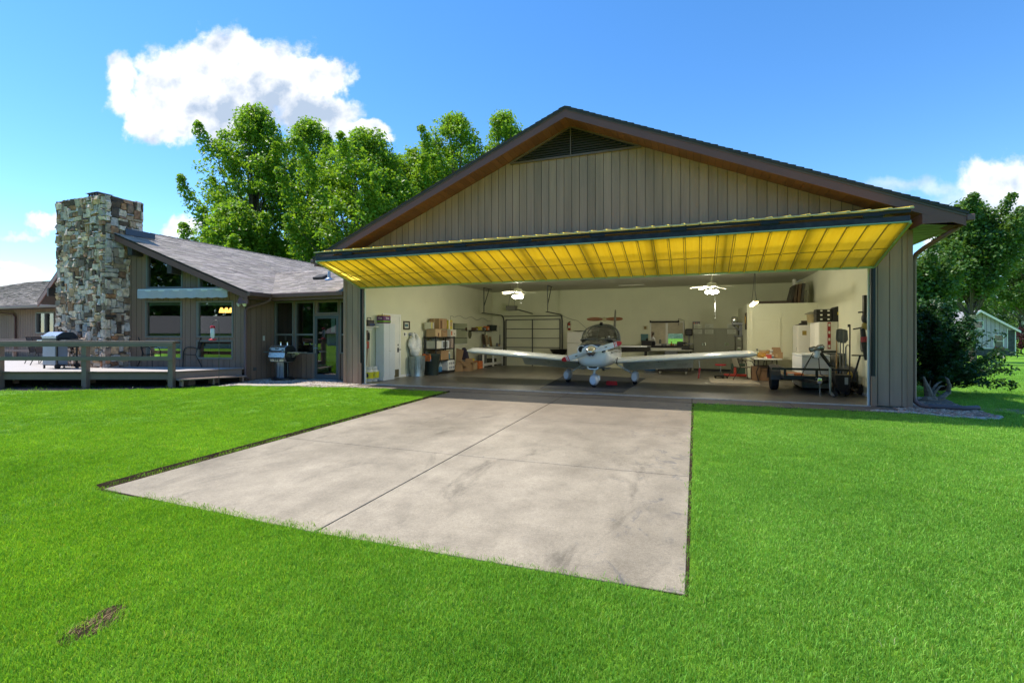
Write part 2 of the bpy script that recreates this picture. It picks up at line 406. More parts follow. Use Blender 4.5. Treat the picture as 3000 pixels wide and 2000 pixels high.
APY = 11.22                                            # front edge of the apron strip
NL, NR = aS(304.6, 1431), aS(2006.8, 1738.6)
FL, FR = Vector((-5.94, APY, 0)), Vector((-.06, APY, 0))
def sz(p, off=0): return Vector((p[0], p[1], -.0165*(12-p[1])+off))
def lerp2(a, b, t): return Vector((a[0]+(b[0]-a[0])*t, a[1]+(b[1]-a[1])*t, 0))
CN, CF = aS(922, 1557), Vector((-2.98, APY, 0))
def row(t, tc, tr): return [lerp2(NL, FL, t), lerp2(CN, CF, tc), lerp2(NR, FR, tr)]
J1 = [aS(840, 1282), aS(1342, 1332), aS(2021.4, 1395.5)]; J2 = [aS(1153.5, 1204), None, aS(2021.4, 1255.8)]
def onl(a, b, y): t = (y-a[1])/(b[1]-a[1]); return lerp2(a, b, t)
rows = [[NL, CN, NR], [onl(NL, FL, J1[0].y), onl(CN, CF, J1[1].y), onl(NR, FR, J1[2].y)],
        [onl(NL, FL, J2[0].y), onl(CN, CF, (J2[0].y+J2[2].y)/2), onl(NR, FR, J2[2].y)], [FL, CF, FR]]
m = MB()
gap = (.004, .007, .004, .006)
for i in range(3):
    for j in range(2):
        a, b_, c, d_ = rows[i][j], rows[i][j+1], rows[i+1][j+1], rows[i+1][j]
        gx0 = .007 if j == 1 else 0; gx1 = .007 if j == 0 else 0; gy0 = gap[i] if i else 0; gy1 = gap[i+1]
        q = [Vector((a[0]+gx0, a[1]+gy0, 0)), Vector((b_[0]-gx1, b_[1]+gy0, 0)), Vector((c[0]-gx1, c[1]-gy1, 0)), Vector((d_[0]+gx0, d_[1]-gy1, 0))]
        m.prism([sz(p) for p in q], (0, 0, -.1))
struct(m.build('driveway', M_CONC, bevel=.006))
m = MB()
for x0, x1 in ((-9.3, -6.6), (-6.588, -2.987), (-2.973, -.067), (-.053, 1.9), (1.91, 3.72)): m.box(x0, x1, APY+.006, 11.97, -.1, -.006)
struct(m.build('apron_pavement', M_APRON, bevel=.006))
m = MB(); e = [(NL[0]-.10, NL[1]-.03), (NR[0]+.02, NR[1]-.01), (FR[0]+.045, FR[1]), (4.0, APY-.02), (4.0, 12.1), (-9.5, 12.1), (-9.5, APY-.02), (FL[0]-.06, FL[1])]
m.face([sz(p, -.0065) for p in e]); soil = struct(m.build('soil', M_SOIL))
# turned soil lip along the left edge of the drive
m = MB(); n_ = 60; t0 = []
for i in range(n_+1):
    t = i/n_; p = lerp2(NL, FL, t); wd = .09*(1-t)+.04+.02*noise.noise(Vector((t*40, 0, 0)))
    t0.append((p, wd))
vs = []
for p, wd in t0: vs += [sz((p[0]-.004, p[1]), -.02), sz((p[0]-wd*.55, p[1]), -.005), sz((p[0]-wd, p[1]), .03), sz((p[0]-wd-.05, p[1]), .012)]
m.idx(vs, [(4*i+k, 4*i+k+1, 4*i+k+5, 4*i+k+4) for i in range(n_) for k in range(3)])
struct(m.build('soil_bank', M_SOIL))

lawn_edge = [aS(*p) for p in ((-900, 1150), (-300, 1146), (0, 1143), (245, 1142), (500, 1138), (640, 1131), (740, 1130), (850, 1131), (905, 1133), (1014, 1134), (1140, 1139), (1200, 1141))]
bed_edge = [aS(*p) for p in ((2480, 1199.5), (2560, 1203), (2660, 1207.6), (2798, 1220.6), (2870, 1225), (2920, 1226), (2932, 1219), (2867, 1202), (2815, 1187), (2782, 1175), (2760, 1160))]
# mulch/gravel sheets
m = MB(); m.face([sz(p, -.003) for p in lawn_edge[:6]]+[sz((-13.4, 11.0), -.003), sz((-13.4, 14), .0), sz((-45, 14), .0)])
struct(m.build('mulch_bed', M_MULCH))
m = MB(); m.face([sz(p, -.002) for p in lawn_edge[5:]]+[sz((-9.3, 11.3), -.002), (-9.3, 12.05, .0), (-9.99, 12.05, .0), (-9.99, 12.9, .0), (-13.45, 12.9, .0), sz((-13.45, 11.0), -.002)])
struct(m.build('gravel_bed', M_GRAVELBASE))
m = MB(); m.face([sz(p, -.002) for p in bed_edge]+[(5.6, 14.5, -.03), (4.1, 14.5, -.03), (4.1, 12.1, .0), (3.73, 12.0, 0), (3.73, APY, -.012)])
struct(m.build('gravel_bed', M_GRAVELBASE))
# pale edging between lawn and gravel by the entry
m = MB(); ed = [aS(*p) for p in ((700, 1123), (760, 1126), (850, 1125.5), (905, 1123.5))]; ed2 = [aS(*p) for p in ((690, 1129), (760, 1131), (850, 1131), (910, 1129))]
m.idx([sz(p, .012) for p in ed]+[sz(p, .012) for p in ed2]+[sz(p, -.05) for p in ed2], [(i, i+1, i+5, i+4) for i in range(3)]+[(4+i, 5+i, 9+i, 8+i) for i in range(3)])
m.box(-10.7, -9.31, 11.32, 11.62, -.09, .0)
struct(m.build('path_edging', M_CURB))
def inside(poly, x, y):
    r = np.zeros(len(x), bool); n = len(poly)
    for i in range(n):
        x1, y1 = poly[i][0], poly[i][1]; x2, y2 = poly[(i+1) % n][0], poly[(i+1) % n][1]
        if y1 == y2: continue
        c = ((y1 > y) != (y2 > y)) & (x < (x2-x1)*(y-y1)/(y2-y1)+x1); r ^= c
    return r
def pebbles(name, poly, n, s0, s1, z_off, label, cols, ymin=None):
    px = np.array([p[0] for p in poly]); py = np.array([p[1] for p in poly])
    X = rng.uniform(px.min(), px.max(), n*4); Y = rng.uniform(py.min(), py.max(), n*4); k = inside(poly, X, Y); X, Y = X[k][:n], Y[k][:n]
    bv = np.array([[math.cos(a)*r, math.sin(a)*r, z] for z, r in ((-.3, .8), (.15, 1.), (.6, .55)) for a in (2*math.pi*j/6 for j in range(6))]); bf = [(i*6+a, i*6+(a+1) % 6, (i+1)*6+(a+1) % 6, (i+1)*6+a) for i in range(2) for a in range(6)]+[(12, 13, 14, 15), (12, 15, 16, 17)]
    V = []; Fc = []; C = []
    for i, (x, y) in enumerate(zip(X, Y)):
        s = random.uniform(s0, s1); a = random.uniform(0, 6.3); sx = random.uniform(.7, 1.3)
        q = bv*np.array([s*sx, s/sx, s*.7])+rng.normal(0, s*.1, bv.shape); ca, sa = math.cos(a), math.sin(a)
        q = np.stack([q[:, 0]*ca-q[:, 1]*sa+x, q[:, 0]*sa+q[:, 1]*ca+y, q[:, 2]+z_off+(-.0165*(12-y) if y < 12 else 0)], 1)
        V.append(q); Fc.append(np.array(bf)+18*i); C.append(np.tile(np.array(random.choice(cols))*random.uniform(.7, 1.2), (len(bf), 1)))
    o = bpy.data.objects.new(name, np_mesh(name, np.vstack(V), np.vstack(Fc), [mat('pebble', (1, 1, 1), .8, col_attr=True, vary=.2, vscale=40)], fcol=np.vstack(C))); col.objects.link(o)
    tag(o, label, kind='stuff'); return o
PC = [(.45, .36, .26), (.55, .47, .38), (.33, .26, .2), (.4, .3, .22), (.5, .48, .45), (.3, .22, .18)]
pebbles('entry_gravel', [p for p in lawn_edge[5:11]]+[(-9.35, 11.6), (-9.35, 11.95), (-10.02, 11.95), (-10.02, 12.5), (-13.4, 12.5), (-13.4, 11.3)], 5200, .012, .03, -.004, 'tan pea gravel spread in front of the entry door', PC)
PB = [(.34, .24, .17), (.46, .34, .24), (.24, .17, .12), (.40, .22, .15), (.58, .48, .38)]
pebbles('bed_gravel', [p for p in bed_edge]+[(5.4, 14), (4.15, 14), (4.15, 12.0), (3.75, 11.95), (3.75, APY)], 3600, .015, .04, -.004, 'dark river gravel in the bed at the hangar corner', PB)
be = [bed_edge[i].lerp(bed_edge[i+1], t/24) for i in range(1, 6) for t in range(24)]
pebbles('edge_gravel', [p+Vector((0, -.05, 0)) for p in be]+[p+Vector((0, .05, 0)) for p in reversed(be)], 420, .02, .045, -.0, 'pale stones lining the lawn side of the gravel bed', [(.45, .43, .4), (.5, .42, .36), (.36, .3, .27)])

# ---------------------------------------------------------------- lawn grass: tufts of blades, densest near the camera
def mk_blade():
    m = bpy.data.materials.new('grass_blade'); m.use_nodes = True; t = NT(m.node_tree); m.node_tree.nodes.clear()
    p = t.n('ShaderNodeNewGeometry').outputs['Position']; oi = t.n('ShaderNodeObjectInfo'); at = t.n('ShaderNodeAttribute', attribute_name='Col')
    c = t.ramp(t.noise(p, .33, 5, .6), [(.3, (.185, .43, .022)), (.7, (.30, .60, .042))]); sx_ = t.n('ShaderNodeSeparateXYZ', i_0=p).outputs[0]; c = t.mix(t.m('MULTIPLY', t.ss(sx_, -5, 1.5), .8), c, t.ramp(t.noise(p, .33, 5, .6), [(.3, (.175, .43, .060)), (.7, (.29, .60, .12))]))
    c = t.mix(1, c, t.ramp(oi.outputs['Random'], [(0, (.72, .78, .7)), (.9, (1.2, 1.12, 1.1)), (.985, (1.3, 1.1, 1.2)), (1, (1.8, 1.12, 2.2))]), 'MULTIPLY')
    c = t.mix(1, c, at.outputs['Color'], 'MULTIPLY')
    df = t.n('ShaderNodeBsdfPrincipled', i_Base_Color=c, i_Roughness=.5); df.inputs['Specular IOR Level'].default_value = .25
    tl = t.n('ShaderNodeBsdfTranslucent', i_Color=t.mix(1, c, (1.3, 1.2, .8), 'MULTIPLY'))
    mx = t.n('ShaderNodeMixShader', i_0=.42); t.set(mx.inputs[1], df.outputs[0]); t.set(mx.inputs[2], tl.outputs[0])
    t.nt.links.new(mx.outputs[0], t.n('ShaderNodeOutputMaterial').inputs[0]); return m
M_BLADE = mk_blade()
tufts = bpy.data.collections.new('grass_tufts')
for k in range(6):
    V = []; Fc = []; C = []
    for i in range(44):
        r = .11*math.sqrt(random.random()); a = random.uniform(0, 6.283); x, y = r*math.cos(a), r*math.sin(a)
        h = random.uniform(.014, .030); wd = random.uniform(.0014, .0024); b_ = random.uniform(0, 6.283); ln = random.uniform(.1, .9)*h
        dx, dy = math.cos(b_), math.sin(b_); sx, sy = -dy*wd, dx*wd
        q = random.uniform(0, 6.283); sx, sy = math.cos(q)*wd, math.sin(q)*wd
        n0 = len(V)
        V += [(x-sx, y-sy, -.005), (x+sx, y+sy, -.005), (x+dx*ln*.35+sx*.8, y+dy*ln*.35+sy*.8, h*.6), (x+dx*ln*.35-sx*.8, y+dy*ln*.35-sy*.8, h*.6), (x+dx*ln+sx*.15, y+dy*ln+sy*.15, h), (x+dx*ln-sx*.15, y+dy*ln-sy*.15, h)]
        Fc += [(n0, n0+1, n0+2, n0+3), (n0+3, n0+2, n0+4, n0+5)]
        tn = random.uniform(.75, 1.25); cc = (tn*random.uniform(.85, 1.3), tn, tn*.9)
        if random.random() < .035: cc = (2.0, 1.2, 2.6)
        C += [tuple(min(q*.8, 9) for q in cc), cc]
    tuft_mesh = np_mesh('tuft', np.array(V), np.array(Fc), [M_BLADE], fcol=np.array(C)); tufts.objects.link(bpy.data.objects.new('tuft.%d' % k, tuft_mesh))
def scatter(n, r0, r1, s0, s1, ang=64):
    r = np.sqrt(rng.uniform(r0*r0, r1*r1, n)); a = rng.uniform(-R(ang), R(ang), n)
    return np.stack([r*np.sin(a-TH), r*np.cos(a-TH), rng.uniform(s0, s1, n)], 1)
P_ = np.vstack([scatter(30000, 1.4, 6, .75, 1.15), scatter(34000, 6, 11, .8, 1.25), scatter(32000, 11, 18, .9, 1.4), scatter(16000, 18, 40, 1.2, 2.0)])
X, Y = P_[:, 0], P_[:, 1]
slabp = [(NL[0]-.09, NL[1]-.03), (NR[0]+.06, NR[1]-.045), (FR[0]+.075, FR[1]), (FL[0]-.05, FL[1])]
left = [(p[0], p[1]) for p in lawn_edge]+[(-8.9, 11.2), (4.1, APY-.0), (4.1, 60), (-60, 60), (-60, 12)]
right = [(p[0], p[1]) for p in bed_edge]+[(5.6, 14.5), (4.1, 14.5), (4.1, 12)]
keep = ~inside(slabp, X, Y) & ~inside(left, X, Y) & ~inside(right, X, Y) & ~((X < 4.1) & (Y > APY))
# worn patches
def patch(p, q, wd):
    a = np.array(aS(*p))[:2]; b_ = np.array(aS(*q))[:2]; ab = b_-a
    t = np.clip(((X-a[0])*ab[0]+(Y-a[1])*ab[1])/(ab@ab), 0, 1); return np.hypot(X-a[0]-t*ab[0], Y-a[1]-t*ab[1]) < wd*(.75+.5*rng.random(len(X)))
keep &= ~patch((225, 1858), (335, 1785), .085) & ~patch((862, 1238), (885, 1236), .10) & ~patch((5, 1178), (35, 1176), .10)
P_ = P_[keep]
zz = np.where(P_[:, 1] < 12, -.0165*(12-P_[:, 1]), np.maximum(-.021*(P_[:, 1]-12), -1.2))-.012
me = bpy.data.meshes.new('lawn_grass'); n = len(P_); me.vertices.add(n)
me.vertices.foreach_set('co', np.column_stack([P_[:, :2], zz]).astype(np.float32).ravel())
at = me.attributes.new('rot', 'FLOAT_VECTOR', 'POINT'); at.data.foreach_set('vector', np.column_stack([rng.normal(0, .12, n), rng.normal(0, .12, n), rng.uniform(0, 6.283, n)]).astype(np.float32).ravel())
at = me.attributes.new('scl', 'FLOAT', 'POINT'); at.data.foreach_set('value', P_[:, 2].astype(np.float32))
at = me.attributes.new('vid', 'INT', 'POINT'); at.data.foreach_set('value', rng.integers(0, 6, n).astype(np.int32))
grass = bpy.data.objects.new('lawn_grass', me); col.objects.link(grass); me.materials.append(M_BLADE)
tag(grass, 'bright green mown lawn grass around the concrete drive', 'grass', kind='stuff')
gn = bpy.data.node_groups.new('grass_scatter', 'GeometryNodeTree')
gn.interface.new_socket('Geometry', in_out='INPUT', socket_type='NodeSocketGeometry'); gn.interface.new_socket('Geometry', in_out='OUTPUT', socket_type='NodeSocketGeometry')
gi, go = gn.nodes.new('NodeGroupInput'), gn.nodes.new('NodeGroupOutput')
ip = gn.nodes.new('GeometryNodeInstanceOnPoints'); ci = gn.nodes.new('GeometryNodeCollectionInfo')
ci.inputs['Collection'].default_value = tufts; ci.inputs['Separate Children'].default_value = True; ci.inputs['Reset Children'].default_value = True
def na(nm, ty): x = gn.nodes.new('GeometryNodeInputNamedAttribute'); x.data_type = ty; x.inputs['Name'].default_value = nm; return [o for o in x.outputs if o.enabled and o.name == 'Attribute'][0]
L = gn.links.new
L(gi.outputs[0], ip.inputs['Points']); L(ci.outputs[0], ip.inputs['Instance']); ip.inputs['Pick Instance'].default_value = True
e2r = gn.nodes.new('FunctionNodeEulerToRotation'); L(na('rot', 'FLOAT_VECTOR'), e2r.inputs[0])
L(na('vid', 'INT'), ip.inputs['Instance Index']); L(e2r.outputs[0], ip.inputs['Rotation']); L(na('scl', 'FLOAT'), ip.inputs['Scale']); L(ip.outputs[0], go.inputs[0])
md = grass.modifiers.new('scatter', 'NODES'); md.node_group = gn
# bare worn patch with dead stalks
m = MB(); a, b_ = aS(225, 1858), aS(335, 1785); dv = (b_-a).normalized(); pv = Vector((-dv.y, dv.x, 0)); c0 = (a+b_)/2
m.face([sz(c0+dv*math.cos(t)*((b_-a).length/2+.08)+pv*math.sin(t)*.10*(1+.2*math.sin(3*t)), -.008) for t in (2*math.pi*i/28 for i in range(28))])
struct(m.build('bare_soil', M_SOIL))
m = MB()
for i in range(70):
    t = random.uniform(-.55, .55); q = random.gauss(0, .06); p = c0+dv*(b_-a).length*t+pv*q; p = sz(p, random.uniform(-.006, .004)); an = random.uniform(-.7, .7); l = random.uniform(.02, .06)
    d2 = dv*math.cos(an)+pv*math.sin(an)+Vector((0, 0, random.uniform(0, .4))); s2 = pv*.0013
    m.face([p-s2, p+s2, p+d2*l+s2*.3, p+d2*l-s2*.3])
tag(m.build('dead_grass', mat('straw', (.26, .17, .07), .8, vary=.4, vscale=20)), 'dead brown straw on the bare patch of lawn', kind='stuff')
# ================================================================ hangar building
M_SIDE = mat('siding_paint', (.32, .205, .138), .7, vary=.2, vscale=1.2, stretch=(3, 3, .25), bump=.35, bscale=30, col_attr=True)
M_SIDE2 = mat('trim_paint', (.285, .172, .112), .65, vary=.1, vscale=2, bump=.2, bscale=50)
M_FASC = mat('fascia_metal', (.17, .072, .058), .6, vary=.08, vscale=1.5)
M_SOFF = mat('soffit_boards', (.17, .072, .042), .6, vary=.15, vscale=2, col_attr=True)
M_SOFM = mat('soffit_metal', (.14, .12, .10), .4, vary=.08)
M_GUT = mat('gutter_metal', (.14, .07, .055), .4, vary=.1, vscale=2)
M_SHING = mat('shingles', (.235, .205, .205), .85, vary=.18, vscale=1.1, bump=.5, bscale=90, col_attr=True)
M_SHDK = mat('shingle_edge', (.045, .042, .042), .85, vary=.2)
M_STEEL = mat('black_steel', (.018, .019, .022), .45, metal=.3, vary=.25, vscale=6)
M_GALV = mat('grey_steel', (.16, .17, .18), .4, metal=.6, vary=.2, vscale=4)
M_WALL = mat('cream_drywall', (.66, .66, .50), .75, vary=.04, vscale=1.1, bump=.15, bscale=40)
M_CEIL = mat('ceiling_paint', (.50, .49, .38), .8, vary=.04, vscale=1)
M_WHITE = mat('white_paint', (.74, .73, .68), .5, vary=.04, vscale=2)
M_WTRIM = mat('white_trim', (.78, .78, .75), .45, vary=.05, vscale=2)
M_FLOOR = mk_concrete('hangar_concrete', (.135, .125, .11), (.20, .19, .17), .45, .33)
M_BLACK = mat('black_plastic', (.012, .012, .013), .5, vary=.2)
M_RUBBER = mat('rubber', (.015, .015, .016), .8, vary=.2, bump=.2)
WY, XL, XR, OL, OR_ = 12.0, -10.0, 4.10, -9.30, 3.40
RX, RZ, EZ = -2.93, 6.95, 3.73; FY = 11.38; SL = (RZ-EZ)/(4.71-RX); BY = 22.8
def roofz(x): return RZ-SL*abs(x-RX)
hangar = thing('hangar', 'taupe board-sided hangar with a wide brown gable roof and raised yellow door', 'hangar', (RX, WY, 0))
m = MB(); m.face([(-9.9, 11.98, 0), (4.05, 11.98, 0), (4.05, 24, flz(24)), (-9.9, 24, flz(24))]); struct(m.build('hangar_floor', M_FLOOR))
m = MB(); m.box(OL, OR_, 11.96, 12.02, -.05, .012); m.build('door_sill', mat('sill_concrete', (.42, .40, .37), .6, vary=.25, vscale=8), hangar, bevel=.004)
# gable siding
m = MB(); siding(m, (XL+.02, WY), (XR-.02, WY), 4.05, lambda s: roofz(XL+.02+s)-.23, holes=[(5.50, 8.70, 6.0, 9)], t0=.07)
m.build('gable_wall', M_SIDE, hangar)
m = MB(); m.prism([(XL+.05, WY+.02, 3.62), (XR-.05, WY+.02, 3.62), (XR-.05, WY+.02, roofz(XR)-.25), (RX, WY+.02, RZ-.26), (XL+.05, WY+.02, roofz(XL)-.25)], (0, .12, 0)); m.build('gable_core', M_SIDE2, hangar)
B('gable_trim', M_SIDE2, hangar, (XL+.06, XR-.06, WY-.035, WY-.012, 3.86, 4.06))
# louvre vent in the gable peak
vent = MB(); x0, x1 = XL+5.52, XL+8.72; vz = lambda x: roofz(x)-.25
vent.face([(x0, WY-.002, 6.0), (x1, WY-.002, 6.0), (RX, WY-.002, vz(RX))]); vent = vent.build('gable_vent', M_BLACK, hangar)
m = MB()
for i in range(11):
    z = 6.03+i*.062; hw = (RX-x0)*(1-(z+.03-6.0)/(vz(RX)-6.0))-.03
    if hw > .05: m.face([(RX-hw, WY-.055, z), (RX+hw, WY-.055, z), (RX+hw, WY-.012, z+.05), (RX-hw, WY-.012, z+.05)])
m.build('louvre_blades', mat('louvre_metal', (.12, .085, .06), .55), vent)
m = MB(); m.bar((x0-.08, WY-.03, 5.98), (x1+.08, WY-.03, 5.98), .06, .05); m.bar((x0-.06, WY-.032, 6.0), (RX, WY-.032, vz(RX)+.03), .06, .05); m.bar((RX, WY-.028, vz(RX)+.03), (x1+.06, WY-.028, 6.0), .06, .05); m.bar((RX, WY-.06, 6.0), (RX, WY-.06, vz(RX)-.03), .025)
m.build('vent_frame', mat('vent_paint', (.14, .095, .07), .5), vent)
# roof: two slopes, fascias, soffits
roof = MB()
for s, xe in ((-1, -10.57), (1, 4.71)):
    roof.idx([(RX, FY-.03, RZ+.02), (xe+.03*s, FY-.03, EZ+.02), (xe+.03*s, 24.2, EZ+.02), (RX, 24.2, RZ+.02), (RX, FY-.03, RZ-.03), (xe+.03*s, FY-.03, EZ-.03), (xe+.03*s, 24.2, EZ-.03), (RX, 24.2, RZ-.03)],
             [(0, 1, 2, 3), (4, 7, 6, 5), (0, 4, 5, 1), (1, 5, 6, 2), (2, 6, 7, 3)])
roof = roof.build('roof', M_SHDK, hangar)
m = MB()
for s, xe in ((-1, -10.57), (1, 4.71)):
    shingles(m, (xe+.03*s, FY-.035, EZ+.024), (xe+.03*s, 24.2, EZ+.024), (RX, FY-.035, RZ+.024), (RX, 24.2, RZ+.024), course=.16, tab=.5, lift=.016)
m.build('shingle_courses', M_SHING, roof)
for s, xe in ((-1, -10.57), (1, 4.71)):
    m = MB(); m.prism([(RX, FY, RZ-.03), (xe, FY, EZ-.03), (xe, FY, EZ-.235), (RX, FY, RZ-.235)], (0, .035, 0)); m.build('fascia', M_FASC, roof)
    m = MB(); m.prism([(RX, FY-.012, RZ-.005), (xe, FY-.012, EZ-.005), (xe, FY-.012, EZ-.06), (RX, FY-.012, RZ-.06)], (0, .02, 0)); m.build('drip_edge', mat('drip_metal', (.10, .07, .06), .5), roof)
    m = MB(); L_ = abs(xe-RX); n = int(L_/.15)
    for i in range(n):
        a, b_ = RX+s*L_*i/n, RX+s*L_*(i+1)/n-.006*s; dz_ = -.225
        tn = random.uniform(.85, 1.1); m.col = (tn, tn, tn)
        m.idx([(a, FY+.036, roofz(a)+dz_), (b_, FY+.036, roofz(b_)+dz_), (b_, WY+.0, roofz(b_)+dz_), (a, WY+.0, roofz(a)+dz_), (a, FY+.036, roofz(a)+dz_+.012), (b_, FY+.036, roofz(b_)+dz_+.012), (b_, WY, roofz(b_)+dz_+.012), (a, WY, roofz(a)+dz_+.012)],
              [(0, 1, 2, 3), (0, 4, 5, 1), (1, 5, 6, 2), (3, 2, 6, 7), (0, 3, 7, 4), (4, 7, 6, 5)])
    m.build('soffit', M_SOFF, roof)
    # boxed eave return
    xi = xe-.66*s; m = MB(); m.prism([(xi, FY+.002, 3.58), (xe-.002*s, FY+.002, 3.575), (xe-.002*s, FY+.002, EZ-.22), (xi, FY+.002, roofz(xi)-.22)], (0, .03, 0)); m.build('eave_return', M_FASC, roof)
    B('eave_return', M_FASC, roof, (min(xi, xi+.02*s), max(xi, xi+.02*s), FY+.033, WY-.04, 3.58, 3.86))
    m = MB()
    for k in range(40):
        y = FY+.04+k*.31; m.box(min(xi, xe), max(xi, xe)-.01, y, y+.285, 3.578, 3.590); m.box(min(xi, xe), max(xi, xe)-.01, y+.285, y+.31, 3.584, 3.592)
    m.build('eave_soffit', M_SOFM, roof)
    B('gutter', M_GUT, roof, (min(xe, xe+.13*s), max(xe, xe+.13*s), FY-.02, 24.2, EZ-.15, EZ-.02), bevel=.02)
# downspout at the right-hand corner with its long ground extension
m = MB()
p0 = Vector((4.70, 11.62, 3.60)); m.tube([p0+Vector((.02, 0, .05)), p0, p0+Vector((-.03, .0, -.10)), p0+Vector((-.14, 0, -.17)), Vector((4.28, 11.95, 3.20)), Vector((4.19, 12.06, 3.10)), Vector((4.165, 12.10, 2.98)), Vector((4.165, 12.10, .22)), Vector((4.18, 12.08, .12)), Vector((4.26, 12.03, .05)), Vector((4.4, 11.98, .03))], .045, 8)
dsp = m.build('downspout', M_GUT, hangar, smooth=True)
q = aS(2867, 1200); m = MB(); m.tube([Vector((4.36, 12.0, .045)), Vector((4.9, 11.92, .04)), Vector((q.x, q.y+.03, .035))], .052, 8); m.build('drain_extension', mat('drain_pipe', (.075, .058, .062), .5), dsp, smooth=True)
# piers beside the opening
for xa, xb, name in ((XL, OL, 'pier_wall'), (OR_, XR, 'pier_wall')):
    m = MB(); siding(m, (xa+.0, WY), (xb, WY), .02, 3.6, sp=.205, t0=.12); m.build(name, M_SIDE, hangar)
m = MB(); m.box(XL-.0, XL+.15, WY+.014, 24, -.02, 3.6); m.box(XL, OL-.12, WY+.003, WY+.014, -.02, 3.6); m.build('side_wall', M_SIDE2, hangar)
m = MB(); siding(m, (XR, WY), (XR, 23.9), .02, 3.58, sp=.205); m.box(XR-.15, XR-.002, WY+.014, 24, -.02, 3.6); m.build('side_wall', M_SIDE, hangar)
B('corner_board', M_SIDE2, hangar, (XR-.085, XR+.012, WY-.022, WY-.011, .0, 3.6)); B('corner_board', M_SIDE2, hangar, (XL-.01, XL+.085, WY-.022, WY-.011, .0, 3.6))
B('pier_block', M_SIDE2, hangar, (OL-.13, OL-.02, WY-.06, WY-.012, .0, .62)); B('pier_block', M_SIDE2, hangar, (OR_+.0, OR_+.09, WY-.06, WY-.012, .0, .62))
for x, s in ((OL, 1), (OR_, -1)):
    B('door_track', M_STEEL, hangar, (min(x, x-.08*s), max(x, x-.08*s), WY-.03, WY+.06, 0, 3.85), (min(x-.02*s, x-.05*s), max(x-.02*s, x-.05*s), WY-.05, WY-.03, 0, 3.85))
    B('door_jamb', M_WTRIM, hangar, (min(x-.02*s, x+.035*s), max(x-.02*s, x+.035*s), WY+.062, WY+.09, 0.0, 3.85))
# interior shell
IL, IR, CZ = -9.68, 3.88, 3.61
m = MB(); m.box(IL-.05, IL, WY+.16, BY, -.1, CZ); m.box(IL-.05, OL+.0, WY+.095, WY+.16, -.05, CZ); m.build('interior_wall', M_WALL, hangar)
m = MB(); m.box(IR, IR+.05, WY+.16, BY, -.1, CZ); m.box(OR_+.0, IR+.05, WY+.095, WY+.16, -.05, CZ); m.build('interior_wall', M_WALL, hangar)
B('ceiling', M_CEIL, hangar, (IL, IR, WY+.15, BY+.1, CZ, CZ+.05), (IL, IR, WY+.10, WY+.15, 3.5, CZ+.05))
# back wall with office window opening
def bw(px, py): return aY(px, py, BY)
wl, wr, wt, wb = bw(1904, 0).x, bw(2004, 0).x, bw(1950, 942).z, bw(1950, 1010).z
m = MB(); m.box(IL, wl, BY, BY+.12, -.12, CZ); m.box(wr, IR, BY, BY+.12, -.12, CZ); m.box(wl, wr, BY, BY+.12, -.12, wb); m.box(wl, wr, BY, BY+.12, wt, CZ); m.build('back_wall', M_WALL, hangar)
m = MB()
for k in range(int((IR-IL)/1.22)): m.box(IL+.9+k*1.22, IL+.905+k*1.22, BY-.003, BY-.0005, 0, CZ)
m.build('panel_seams', mat('seam', (.58, .56, .44), .8), hangar)
B('baseboard', M_WTRIM, hangar, (IL+.002, IL+.018, WY+.2, BY-.02, -.09, .06), (IR-.018, IR-.002, WY+.2, BY-.02, -.09, .06), bevel=.002, split=True)
# ---------------------------------------------------------------- bifold door, folded up and out
DY, DZ, BZ = 10.13, 3.40, 2.87
def mk_fibre(nm, tr):
    m = bpy.data.materials.new(nm); m.use_nodes = True; t = NT(m.node_tree); m.node_tree.nodes.clear()
    p = t.n('ShaderNodeTexCoord').outputs['Object']
    c = t.ramp(t.noise(t.vmap(p, scale=(6, .6, .6)), 2.2, 6, .65), [(.3, (.88, .66, .075)), (.7, (.97, .78, .14))])
    c = t.mix(t.m('MULTIPLY', t.ss(t.noise(p, .9, 6, .7), .6, .8), .3), c, (.40, .32, .06))
    df = t.n('ShaderNodeBsdfPrincipled', i_Base_Color=c, i_Roughness=.45); tl = t.n('ShaderNodeBsdfTranslucent', i_Color=c)
    mx = t.n('ShaderNodeMixShader', i_0=tr); t.set(mx.inputs[1], df.outputs[0]); t.set(mx.inputs[2], tl.outputs[0])
    t.nt.links.new(mx.outputs[0], t.n('ShaderNodeOutputMaterial').inputs[0]); return m
M_FIB = mk_fibre('yellow_fibreglass', .8); M_FIBU = mk_fibre('roof_leaf_fibreglass', .62); M_FIBR = mat('fibreglass_lap', (.42, .28, .03), .5, vary=.2, vscale=4)
door = MB(); DX0, DX1 = -9.34, 3.44
